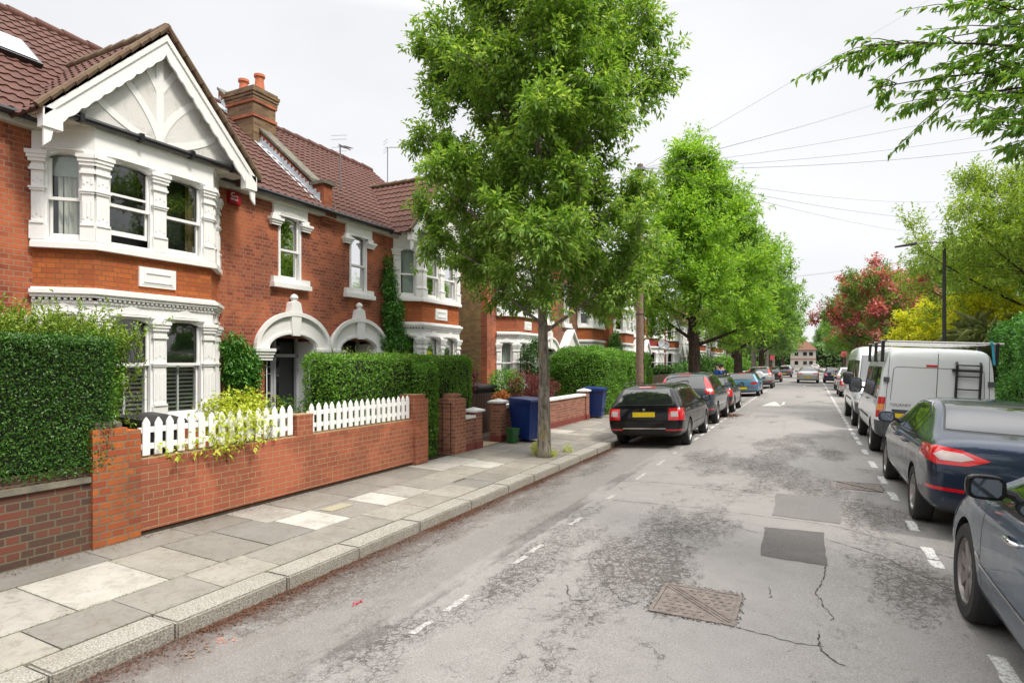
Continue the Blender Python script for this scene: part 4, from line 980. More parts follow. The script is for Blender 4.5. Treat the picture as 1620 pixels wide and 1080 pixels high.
    for a, b in ((w0, w1), (e0, e1)):
        if b-a > .2: gt = MB(); gt.tube([(XF+.20, a, 5.36), (XF+.20, b, 5.36)], .055, 8); gt.build('gutter', 'black_gutter', r_, smooth=True, sharp=40)
    for a, b in ((w0, w1), (e0, e1)):
        if b-a > .2: fa = MB(); fa.box(XF, XF+.14, a, b, 5.24, 5.38); fa.build('fascia', 'board_cream', r_)
    return r_, Y
def chimney(par, yp, x=-12.35, br='chim', pots=2):
    c = MB().mat(BR[br]); c.box(x-.46, x+.46, yp-.33, yp+.33, 6.9, 8.2); o = c.build('chimney', None, par)
    c2 = MB().mat(BR['red']); c2.box(x-.49, x+.49, yp-.36, yp+.36, 7.85, 7.92); c2.box(x-.49, x+.49, yp-.36, yp+.36, 8.2, 8.28); c2.build('string_course', None, o)
    c3 = MB().mat(BR[br])
    for i, e_ in enumerate((.015, .035, .055)): c3.box(x-.48-e_, x+.48+e_, yp-.35-e_, yp+.35+e_, 8.28+.075*i, 8.355+.075*i)
    c3.box(x-.5, x+.5, yp-.37, yp+.37, 8.505, 8.57); c3.build('chimney_cap', None, o)
    for i in range(pots):
        p = MB(); xx = x-.28+.56*i/max(1, pots-1); p.lathe((xx, yp, 8.55), [(.13, 0), (.125, .05), (.1, .3), (.1, .36), (.13, .38), (.13, .44), (.09, .45), (.08, .2)], 14); p.build('chimney_pot', 'terracotta', o, smooth=True, sharp=40)
    return o
def parapet(par, yp, chimx=-12.35, lead=True):
    """party wall rising through the roof, stone coping, lead flashing on both sides"""
    a = MB().mat(BR['orange']); n = 14
    pts = [(XF+.02, 5.45), (XF+.02, 5.95), (XF-.25, 5.95), (XF-.3, 5.75)]
    bot = lambda x: EZ+MS*(-9.75-x)-.15
    top = lambda x: EZ+MS*(-9.75-x)+.34
    a.add([(x, yp+q, z) for q in (-.13, .13) for x, z in ((XF+.06, 5.4), (XF+.06, 6.0), (XF-.28, 6.0), (XR, top(XR)), (XR, bot(XR)))], [(0, 1, 2, 3, 4), (5, 9, 8, 7, 6), (0, 5, 6, 1), (1, 6, 7, 2), (2, 7, 8, 3), (3, 8, 9, 4), (4, 9, 5, 0)])
    o = a.build('parapet_wall', None, par)
    c = MB().mat('slate_coping'); c.box(XF-.32, XF+.12, yp-.19, yp+.19, 6.0, 6.07)
    d = Vector((XR-(XF-.28), 0, top(XR)-6.0)).normalized(); 
    x0, x1 = XF-.3, XR; z0, z1 = top(x0)-.0, top(x1)
    c.add([(x, yp+q, z+k) for k in (.0, .07) for x, z, q in ((x0, z0, -.17), (x0, z0, .17), (x1, z1, .17), (x1, z1, -.17))], [(0, 3, 2, 1), (4, 5, 6, 7), (0, 1, 5, 4), (1, 2, 6, 5), (2, 3, 7, 6), (3, 0, 4, 7)]); c.build('coping', None, o)
    if lead:
        f = MB().mat('lead')
        for sd_ in (-1, 1):
            yy = yp+sd_*.138; k = 30
            for i in range(k):
                xa = XF-.05-(XF-.05-XR)*i/k; xb = XF-.05-(XF-.05-XR)*(i+1)/k; za, zb_ = EZ+MS*(-9.75-xa), EZ+MS*(-9.75-xb)
                f.add([(xa, yy, za), (xb, yy, zb_), (xb, yy, zb_+.16), (xa, yy, zb_+.17)], [(0, 1, 2, 3)])
            f.add([(XF, yp+sd_*.13, EZ+MS*(-9.75-XF)+.065), (XR, yp+sd_*.13, ZR+.065), (XR, yp+sd_*.32, ZR+.05), (XF, yp+sd_*.32, EZ+MS*(-9.75-XF)+.05)], [(0, 1, 2, 3)])
        f.build('flashing', None, o, fix=False)
    k = MB().mat(BR['red'])
    for i in range(4): k.box(XF, XF+.2-.045*i, yp-.17, yp+.17, 5.33-.075*i, 5.40-.075*i)
    k.build('corbel', None, o)
YP = 10.33
hA, YA = house('nearest red brick house, white gabled two-storey bay, curved plaster ribs in its gable', YP, -1, 4.30, 9.2, wcurt='ochre', group='terraced houses on the left side')
chimney(hA, YP); parapet(hA, YP)
hB, YBf = house('red brick house beyond the first chimney, ivy climbing beside its arched porch', YP, 1, 3.95, 5.75, curt=('net_full',)*4, lowc=('none',)*4, wcurt='net_full', openw=False, brick_='red', group='terraced houses on the left side')
# skylight in the near roof
sk = MB(); 
def rp(x, y, l=0): return (x+l*.65, y, EZ+MS*(-9.75-x)+.03+l*.76)
sk.add([rp(-12.0, 4.45, .0), rp(-12.0, 5.34, 0), rp(-11.34, 5.34, 0), rp(-11.34, 4.45, 0)]+[rp(-12.0, 4.45, .1), rp(-12.0, 5.34, .1), rp(-11.34, 5.34, .1), rp(-11.34, 4.45, .1)], [(4, 5, 6, 7), (0, 1, 5, 4), (1, 2, 6, 5), (2, 3, 7, 6), (3, 0, 4, 7)])
sko = sk.build('skylight', 'black_gutter', hA)
sk = MB(); sk.add([rp(-11.95, 4.52, .112), rp(-11.95, 5.29, .112), rp(-11.39, 5.29, .112), rp(-11.39, 4.52, .112)], [(0, 1, 2, 3)]); sk.build('pane', 'sky_glass', sko, fix=False)
ab = MB(); ab.box(XF, XF+.09, YP-2.62, YP-2.36, 4.96, 5.2); abo = tag(ab.build('alarm_box', 'red_box', bevel=.01), 'small red burglar alarm box with white lettering under the eaves of the nearest house', 'alarm box')
def text_mesh(body, size, mat, parent, loc, rot, sp=1.0, name='lettering'):
    cu = bpy.data.curves.new('t', 'FONT'); cu.body = body; cu.size = size; cu.space_character = sp; cu.extrude = .0012
    o = bpy.data.objects.new('t', cu); COL.objects.link(o); bpy.context.view_layer.update(); me = bpy.data.meshes.new_from_object(o.evaluated_get(bpy.context.evaluated_depsgraph_get())); bpy.data.objects.remove(o)
    me.materials.clear(); me.materials.append(M[mat]); o = link(name, me, parent); o.location = loc; o.rotation_euler = rot; return o
text_mesh('C', .12, 'decal_white', abo, (XF+.092, YP-2.59, 5.095), (R(90), 0, R(90))); text_mesh('om', .06, 'decal_white', abo, (XF+.092, YP-2.51, 5.10), (R(90), 0, R(90))); text_mesh('000 000', .055, 'decal_white', abo, (XF+.092, YP-2.60, 5.03), (R(90), 0, R(90)), .9)
# stock-brick pair C/D with different colours, then further pairs
G = 'terraced houses on the left side'
def pair(Yp2, n, la, lb, **k):
    ka = dict(detail=False, curt=('none',)*4, lowc=('none',)*4, wcurt='none', openw=False, group=G); kb = dict(ka); ka.update(k.get('a', {})); kb.update(k.get('b', {}))
    A_, _ = house(la, Yp2, -1, 4.3, 6.45, **ka); B_, _ = house(lb, Yp2, 1, 4.0, 5.85, **kb); chimney(A_, Yp2); parapet(A_, Yp2, lead=False); return A_, B_
hC, hD = pair(24.45, 0, 'brick house with a yellow stock brick side wall, behind the blue bins', 'brown brick house with a plain orange brick bay, behind the big round hedge',
     a=dict(side='stock', brick_='red', baybr='orange', curt=('net',)*4, lowc=('net',)*4, detail=True, gab=True), b=dict(brick_='brown', baybr='bay', pane='window_glass', curt=('blind',)*4, porchtype='pediment'))
hE, hF = pair(38.6, 1, 'orange brick house just beyond the round hedge, its upper bay beside the timber pole', 'house with a maroon painted bay carrying a satellite dish, beyond the timber pole', a=dict(brick_='orange', baybr='orange', porchtype='pediment'), b=dict(brick_='orange', baybr='maroon', porchtype='pediment'))
hG, hH = pair(52.7, 2, 'orange brick house with white bay left of the second street tree trunk', 'house with pale rendered bay right of the second street tree trunk', a=dict(baybr='orange', gab=False, porchtype='pediment'), b=dict(brick_='white', baybr='white', gab=False, porchtype='pediment'))
hI, hJ = pair(66.8, 3, 'orange brick house behind the third street tree, third pair up the street', 'far orange brick house with white bay past the third street tree', a=dict(brick_='orange', baybr='orange', gab=False, porchtype='pediment'), b=dict(brick_='orange', baybr='orange', gab=False, porchtype='pediment'))
pair(80.9, 4, 'distant brick house half hidden by trees, fourth pair up the street', 'distant brick house glimpsed between trees at the far side of the fourth pair', a=dict(brick_='brown', baybr='orange', gab=False, porchtype='pediment'), b=dict(brick_='orange', baybr='orange', gab=False, porchtype='pediment'))
# passage side-gate between B and C
pf = MB().mat('brown_fence')
for i in range(12): pf.box(-10.62, -10.58, 16.1+i*.157, 16.1+i*.157+.15, .06, 2.35)
pf.box(-10.56, -10.5, 16.1, 17.98, 1.5, 1.6); tag(pf.build('side_gate', None), 'tall dark brown boarded gate closing the passage beside the yellow brick wall', 'gate')
bf = MB().mat('bamboo')
for i in range(34): x = 17.0+i*.028; bf.tube([(-10.42, x, .06), (-10.42, x, 1.38+.02*math.sin(i*2.2))], .012, 5)
tag(bf.build('bamboo_screen', None), 'tan bamboo screen leaning in front of the dark passage gate', 'screen')
# ================================================================== GARDEN WALLS
XW = -6.44
def wall_thing(name, label, cat, parts, group=None):
    r_ = thing(name, label, cat, (0, 0, 0), 0, group)
    for nm, mt, boxes in parts:
        w = MB().mat(BR.get(mt) or M[mt])
        for bx in boxes: w.box(*bx)
        w.build(nm, None, r_, bevel=.006 if mt not in BR else 0)
    return r_
wall_thing('old_garden_wall', 'old low wall of dark purple bricks with a stone ledge, under the big clipped hedge', 'garden wall', [
    ('brickwork', 'old', [(XW-.23, XW, YB, 3.46, 0, .74)]), ('coping', 'stone_coping', [(XW-.23, XW+.03, YB, 3.455, .74, .80)]), ('top_course', 'old', [(XW-.2, XW-.035, YB, 3.46, .80, .90)])])
r_ = wall_thing('brick_pier', 'weathered orange brick pier with worn capstone, left of the picket fence', 'pier', [
    ('shaft', 'pier', [(XW-.46, XW+.035, 3.46, 3.80, 0, 1.26)]), ('toothing', 'pier', [(XW-.3, XW+.012, 3.80, 3.955, 0, 1.22)])])
c = MB().mat('slate_coping'); a0, a1, b0, b1 = XW-.40, XW-.01, 3.51, 3.77
c.add([(a0, b0, 1.26), (a1, b0, 1.26), (a1, b1, 1.26), (a0, b1, 1.26), (a0, b0, 1.31), (a1, b0, 1.31), (a1, b1, 1.31), (a0, b1, 1.31), (a0+.1, b0+.08, 1.37), (a1-.1, b0+.08, 1.37), (a1-.1, b1-.08, 1.37), (a0+.1, b1-.08, 1.37)],
    [(0, 3, 2, 1), (0, 1, 5, 4), (1, 2, 6, 5), (2, 3, 7, 6), (3, 0, 4, 7), (4, 5, 9, 8), (5, 6, 10, 9), (6, 7, 11, 10), (7, 4, 8, 11), (8, 9, 10, 11)]); c.build('capstone', None, r_)
wall_thing('garden_wall', 'long salmon-pink brick wall carrying the white picket fences', 'garden wall', [
    ('footing', 'soil', [(XW-.2, XW-.02, 3.96, 8.9, 0, .13)]), ('brickwork', 'new', [(XW-.215, XW, 3.96, 8.9, .12, .83), (XW-.215, XW, 6.155, 6.455, .90, 1.17)]),
    ('top_course', 'new', [(XW-.22, XW+.006, 3.96, 8.9, .83, .90)]), ('end_pier', 'new', [(XW-.36, XW+.06, 8.9, 9.3, .08, 1.26)]), ('pier_cap', 'new', [(XW-.32, XW+.02, 8.94, 9.26, 1.26, 1.345), (XW-.217, XW+.004, 6.15, 6.46, 1.17, 1.20)])])
def pickets(y0, y1, n, label):
    r_ = thing('picket_fence', label, 'picket fence', (0, 0, 0), 0, 'white picket fences on the brick wall')
    rs = random.Random(int(y0*9)); sp = (y1-y0)/n
    for z in (.99, 1.17):
        m_ = MB(); m_.box(XW-.10, XW-.065, y0, y1, z, z+.06); m_.build('rail', 'fence_paint', r_)
    for i in range(n):
        y = y0+sp*(i+.5)+rs.uniform(-.003, .003); w = .041; dz = rs.uniform(-.006, .006); tl = rs.uniform(-.006, .006); m_ = MB(((XW-.044, y, 0), (0, 1), (1, 0)))
        m_.slab([(-w, .925), (w, .925), (w+tl, 1.275+dz), (w*.55+tl, 1.31+dz), (tl, 1.34+dz), (-w*.55+tl, 1.31+dz), (-w+tl, 1.275+dz)], -.018, 0); m_.build('picket', 'fence_paint', r_)
pickets(3.98, 6.14, 16, 'near length of white picket fence with yellow-green leaves poking through')
pickets(6.42, 8.88, 18, 'far clean length of white picket fence in front of the clipped hedge')
wall_thing('brick_pier', 'pinkish brick pier on the far side of the narrow gateway', 'pier', [
    ('shaft', 'buff', [(XW-.40, XW+.045, 10.27, 10.70, .06, 1.19)]), ('pier_cap', 'buff', [(XW-.30, XW-.02, 10.36, 10.62, 1.19, 1.29)])])
gt = thing('garden_gate', 'open black iron garden gate folded back against the pinkish pier, hedge spilling through', 'gate')
m_ = MB()
for x in (XW-.42, XW-.2, XW+.0): m_.tube([(x, 10.18, .1), (x, 10.18, 1.12)], .009, 6)
m_.tube([(XW-.44, 10.18, 1.1), (XW+.02, 10.18, 1.1)], .01, 6); m_.tube([(XW-.44, 10.18, .16), (XW+.02, 10.18, .16)], .01, 6); m_.tube([(XW-.42, 10.18, .2), (XW, 10.18, .5)], .007, 5); m_.build('bars', 'rust', gt)
def capped(mb, x0, x1, y0, y1, z, e_=.05):
    mb.add([(x0-e_, y0-e_, z), (x1+e_, y0-e_, z), (x1+e_, y1+e_, z), (x0-e_, y1+e_, z), (x0-e_, y0-e_, z+.04), (x1+e_, y0-e_, z+.04), (x1+e_, y1+e_, z+.04), (x0-e_, y1+e_, z+.04), ((x0+x1)/2, (y0+y1)/2, z+.10)],
        [(0, 3, 2, 1), (0, 1, 5, 4), (1, 2, 6, 5), (2, 3, 7, 6), (3, 0, 4, 7), (4, 5, 8), (5, 6, 8), (6, 7, 8), (7, 4, 8)])
r_ = wall_thing('driveway_wall', 'short brick stub wall with white coping between the pinkish pier and the shingle driveway', 'garden wall', [
    ('brickwork', 'buff2', [(XW-.21, XW, 10.71, 11.15, .22, .74), (XW-.25, XW+.02, 11.15, 11.45, .22, .86)]), ('plinth', 'plinth', [(XW-.23, XW+.02, 10.71, 11.15, 0, .22), (XW-.27, XW+.04, 11.15, 11.45, 0, .22)]), ('coping', 'white_coping', [(XW-.25, XW+.04, 10.715, 11.14, .74, .80)])])
c = MB(); capped(c, XW-.25, XW+.02, 11.15, 11.45, .86); c.build('pier_cap', 'white_coping', r_)
r_ = wall_thing('garden_wall', 'brick wall with bright white coping and dark red painted foot, behind the blue bin and tree trunk', 'garden wall', [
    ('brickwork', 'buff2', [(XW-.27, XW-.0, 12.35, 12.65, .22, .98), (XW-.25, XW-.04, 12.65, 18.4, .22, .84), (XW-.27, XW, 18.4, 18.7, .22, .98)]), ('plinth', 'plinth', [(XW-.29, XW+.02, 12.35, 12.65, 0, .22), (XW-.27, XW-.02, 12.65, 18.4, 0, .22), (XW-.29, XW+.02, 18.4, 18.7, 0, .22)]),
    ('coping', 'white_coping', [(XW-.29, XW+.0, 12.66, 18.39, .84, .91)])])
for y in (12.35, 18.4): c = MB(); capped(c, XW-.27, XW, y, y+.3, .98); c.build('pier_cap', 'white_coping', r_)
sheet('driveway', [-9.85, XW-.0], [11.5, 12.3], lambda x, y: .075, 'shingle')
fb = MB().mat('brown_fence')
for i in range(44): fb.box(-7.75, -7.71, 12.6+i*.14, 12.6+i*.14+.132, .06, 1.1+.01*math.sin(i*3))
tag(fb.build('low_fence', None), 'low dark brown board fence behind the white-coped wall', 'fence')
for y0, y1, lab in ((28.2, 40, 'low grey-brown board fence beyond the round hedge'),):
    fb = MB().mat('weathered_timber')
    for i in range(int((y1-y0)/.16)): fb.box(-6.6, -6.56, y0+i*.16, y0+i*.16+.15, .06, 1.3)
    tag(fb.build('low_fence', None), lab, 'fence')
for i, (y0, y1) in enumerate(((40.5, 54), (55, 68), (69, 82), (83, 110))):
    tag(wall_thing('garden_wall', ['low brick front wall left of the second street tree', 'low brick front wall behind the two people', 'low brick front wall by the third street tree', 'most distant low brick front wall on the left pavement'][i], 'garden wall', [('brickwork', 'orange', [(XW-.22, XW, y0, y1, 0, .8)]), ('coping', 'white_coping', [(XW-.25, XW+.03, y0, y1, .8, .86)])], 'low front walls up the street'))
# right-hand side front walls
for i, (y0, y1) in enumerate(((-12, 8), (8.5, 30), (31, 60), (61, 120))):
    wall_thing('garden_wall', ['brick garden wall on the right pavement beside the nearest cars', 'brick garden wall behind the vans', 'brick garden wall beneath the pink hawthorn', 'farthest brick garden wall on the right pavement'][i], 'garden wall', [('brickwork', 'orange', [(5.2, 5.42, y0, y1, 0, .9)]), ('coping', 'stone_coping', [(5.17, 5.45, y0, y1, .9, .96)])], 'garden walls on the right side')
# ================================================================== BINS
def wheelie(label, loc, rz_, mat, mark=None, h=1.05, w=.58, group=None):
    r_ = thing('wheelie_bin', label, 'wheelie bin', loc, rz_, group); a, b, d = w/2, w/2*.8, .7/2
    bm = MB(); n = 6
    for q in ((0, 1),): bm.add([(-b, -d*.78, .06), (b, -d*.78, .06), (b, d*.78, .06), (-b, d*.78, .06), (-a, -d, h*.9), (a, -d, h*.9), (a, d, h*.9), (-a, d, h*.9)], [(0, 3, 2, 1), (0, 1, 5, 4), (1, 2, 6, 5), (2, 3, 7, 6), (3, 0, 4, 7), (4, 5, 6, 7)])
    bm.box(-a-.025, a+.025, -d-.025, d+.025, h*.86, h*.9)
    for x in (-.17, 0, .17): bm.box(x-.012, x+.012, -d*.86, -d*.9+.02, .2, h*.7)
    bm.build('body', mat, r_, bevel=.02, smooth=True, sharp=40)
    l_ = MB(); l_.add([(-a-.03, -d-.05, h*.90), (a+.03, -d-.05, h*.9), (a+.03, d+.04, h*.9), (-a-.03, d+.04, h*.9), (-a-.02, -d-.03, h*.95), (a+.02, -d-.03, h*.95), (a+.02, d+.02, h*.97), (-a-.02, d+.02, h*.97), (-a*.7, -d*.6, h*.985), (a*.7, -d*.6, h*.985), (a*.7, d*.7, h), (-a*.7, d*.7, h)],
        [(0, 3, 2, 1), (0, 1, 5, 4), (1, 2, 6, 5), (2, 3, 7, 6), (3, 0, 4, 7), (4, 5, 9, 8), (5, 6, 10, 9), (6, 7, 11, 10), (7, 4, 8, 11), (8, 9, 10, 11)]); l_.build('lid', mat, r_, bevel=.012, smooth=True, sharp=40)
    hd = MB(); hd.tube([(-a*.8, d+.07, h*.88), (a*.8, d+.07, h*.88)], .016, 8); hd.build('handle', mat, r_)
    for s_ in (-1, 1): wh = MB(); wh.lathe((s_*a*.86-.02, d*.8, .10), [(.0, 0), (.1, 0), (.1, .04), (0, .04)], 16, 'x'); wh.build('wheel', 'plastic_black', r_)
    if mark:
        mk = MB(((0, -d*.93, 0), (1, 0), (0, -1))); mk.slab([(-.0, .62), (.03, .62), (.05, .74), (-.02, .74)], .0, .006); mk.slab([(-.05, .57), (.09, .57), (.07, .605), (-.03, .605)], 0, .006); mk.slab([(.04, .63), (.08, .64), (.05, .7)], 0, .006); o = mk.build('logo', 'decal_white', r_); o.location = mark
    return r_
wheelie('blue wheelie bin with a white printed mark standing on the pavement beside the tree trunk', (-6.02, 12.95, .06), R(72), 'plastic_blue', (.15, -.02, .0))
wheelie('blue wheelie bin standing past the far end of the white-coped wall, against the hedge', (-6.45, 19.3, .06), R(95), 'plastic_blue')
wheelie('black wheelie bin behind the first white pickets, in front of the nearest bay', (-7.05, 4.45, .06), R(85), 'plastic_black', h=1.27, w=.42)
wheelie('black wheelie bin behind the brown fence below the netted bay window', (-8.35, 14.6, .06), R(80), 'plastic_black', h=1.28, w=.8)
cd_ = thing('food_caddy', 'small green food waste caddy with black handle at the foot of the brick pier', 'caddy', (-6.16, 12.42, .06), R(70))
m_ = MB(); m_.lathe((0, 0, 0), [(0, 0), (.12, 0), (.13, .02), (.155, .3), (.155, .31)], 4); m_.v = [(x*1.05, y*1.05, z) for x, y, z in m_.v]; o = m_.build('body', 'plastic_green', cd_, bevel=.015, smooth=True, sharp=40); o.rotation_euler = (0, 0, R(45))
m_ = MB(); m_.box(-.13, .13, -.13, .13, .31, .345); m_.build('lid', 'plastic_green', cd_, bevel=.012)
m_ = MB(); m_.tube([(-.125, -.1, .3), (-.1, -.135, .22), (.0, -.14, .15), (.1, -.135, .22), (.125, -.1, .3)], .006, 6); m_.build('handle', 'plastic_black', cd_)
# ================================================================== POLES, LAMPS, WIRES, AERIALS
pp = thing('telegraph_pole', 'bare wooden telegraph pole standing behind the parked black estate car', 'telegraph pole', (-4.95, 19.45, 0))
m_ = MB(); m_.tube([(0, 0, 0), (0, .0, 4), (.01, 0, 8.45)], [.135, .12, .1], 14); m_.build('pole', 'weathered_timber', pp, smooth=True, sharp=60)
m_ = MB(); 
for z in (3.5, 4.62, 4.66): m_.lathe((0, 0, z), [(.12, 0), (.133, 0), (.133, .025), (.12, .025)], 14)
m_.build('strap', 'iron', pp)
m_ = MB(); m_.box(.12, .2, -.04, .04, 8.0, 8.15); m_.lathe((0.01, 0, 8.25), [(.13, 0), (.18, 0), (.18, .08), (.13, .08)], 12); m_.build('terminal_ring', 'aerial_metal', pp)
m_ = MB(); m_.box(.1, .128, -.03, .03, 1.9, 2.05); m_.tube([(.14, .02, .1), (.135, .02, 8)], .012, 5); m_.build('cable_duct', 'iron', pp)
def pxdir(u, v):
    q = (u-810)/940; p = (572-v)/940; th_ = math.atan(467/940); return Vector((q*math.cos(th_)-math.sin(th_), q*math.sin(th_)+math.cos(th_), p))
pt = Vector((-4.95, 19.45, 8.3))
for i, (u, v, X_, sag) in enumerate(((1470, 0, 8.5, .15), (1420, 150, 9, .5), (1440, 146, 9, .45), (1620, 160, 9, .5), (1640, 200, 9, .6), (1660, 224, 9, .6), (1480, 319, 9, .75), (1530, 349, 9, .8), (1460, 370, 9, .55), (1440, 412, 9, .45), (1345, 425, 9, .3))):
    d = pxdir(u, v); e_ = Vector((0, 0, 1.95))+d*(X_/d.x); n = 16
    a = pt if i < 9 else Vector((-4.9, 52.5, 8.6))
    pts = [a.lerp(e_, k/n)-Vector((0, 0, sag*4*(k/n)*(1-k/n)*.5)) for k in range(n+1)]
    m_ = MB(); m_.tube([tuple(p) for p in pts], .006 if i < 9 else .011, 4); tag(m_.build('overhead_wire', 'iron'), 'thin overhead telephone wire fanning out from the pole across the pale sky', 'wire', 'telephone wires across the sky')
def lamp(label, loc, h, arm, dirx=-1):
    r_ = thing('street_lamp', label, 'street lamp', loc); m_ = MB(); m_.tube([(0, 0, 0), (0, 0, 1.2)], .09, 12); m_.tube([(0, 0, 1.2), (0, 0, h)], [.065, .045], 12); m_.build('column', 'iron', r_, smooth=True, sharp=40)
    m_ = MB(); m_.tube([(0, 0, h-.03), (dirx*arm*.5, 0, h+.03), (dirx*arm, 0, h+.02)], .022, 8); m_.build('arm', 'aerial_metal', r_)
    m_ = MB(); x0 = dirx*arm; m_.add([(x0, -.09, h-.03), (x0, .09, h-.03), (x0+dirx*.62, .11, h-.07), (x0+dirx*.62, -.11, h-.07), (x0, -.07, h+.06), (x0, .07, h+.06), (x0+dirx*.62, .08, h-.03), (x0+dirx*.62, -.08, h-.03)], [(0, 1, 2, 3), (4, 7, 6, 5), (0, 4, 5, 1), (1, 5, 6, 2), (2, 6, 7, 3), (3, 7, 4, 0)]); m_.build('lamp_head', 'iron', r_, bevel=.015)
lamp('black street lamp behind the white vans, flat lamp head reaching left over the road', (4.0, 23.6, 0), 5.85, .75)
lamp('distant black street lamp on the left pavement beside the third street tree', (-4.85, 50.5, 0), 5.4, .5, 1)
def aerial(label, loc, h, n, yagi=True, ph=0):
    r_ = thing('tv_aerial', label, 'aerial', loc); m_ = MB(); m_.tube([(0, 0, 0), (0, 0, h)], .018, 8); m_.build('mast', 'aerial_metal', r_); m_ = MB(); ca, sa = math.cos(ph), math.sin(ph)
    if yagi:
        m_.tube([(-.1*ca, -.1*sa, h-.03), (.75*ca, .75*sa, h+.12)], .012, 6)
        for i in range(n):
            x = .1+.62*i/n; z = h+.0+.15*i/n; m_.tube([(x*ca+sa*.11, x*sa-ca*.11, z), (x*ca-sa*.11, x*sa+ca*.11, z)], .006, 4)
        for z in (-.2, -.1, .1, .2): m_.tube([(-.08*ca+sa*.2, -.08*sa-ca*.2, h+z), (-.08*ca-sa*.2, -.08*sa+ca*.2, h+z)], .005, 4)
    m_.build('elements', 'aerial_metal', r_)
aerial('grey television aerial with many cross bars on the roof just past the chimney', (-10.6, 11.55, 6.3), 1.15, 12, True, R(112))
aerial('thin television aerial on the farther roof ridge, left of the tall street tree', (-13.4, 17.0, 8.1), 1.5, 7, True, R(60))
def dish(label, loc):
    r_ = thing('satellite_dish', label, 'satellite dish', loc, R(-35)); m_ = MB(); m_.lathe((.25, 0, 0), [(.0, -.06), (.15, -.05), (.3, 0), (.31, 0), (.15, -.07), (0, -.08)], 20, 'x'); m_.build('reflector', 'dish_grey', r_, smooth=True)
    m_ = MB(); m_.tube([(-.1, 0, -.2), (.2, 0, -.05)], .02, 6); m_.tube([(.25, 0, -.3), (.62, 0, -.05)], .012, 6); m_.box(.6, .68, -.03, .03, -.08, 0); m_.build('arm', 'iron', r_)
dish('grey satellite dish on the maroon painted bay', (-9.3, 41.9, 3.25)); dish('darker satellite dish on the front of the next house past the maroon bay', (-9.7, 45.4, 3.15))
def board(label, loc, z, mat='pink_board'):
    r_ = thing('estate_board', label, 'sign', loc); m_ = MB(); m_.box(-.04, .04, -.04, .04, 0, z+.5); m_.build('post', 'weathered_timber', r_); m_ = MB(); m_.box(-.35, .35, -.07, -.045, z-.35, z+.4); m_.build('panel', mat, r_)
board('pink board on a post far up the left pavement', (-5.2, 108, 0), 2.6); board('pink board on a post far up the right pavement', (4.7, 97, 0), 3.0)
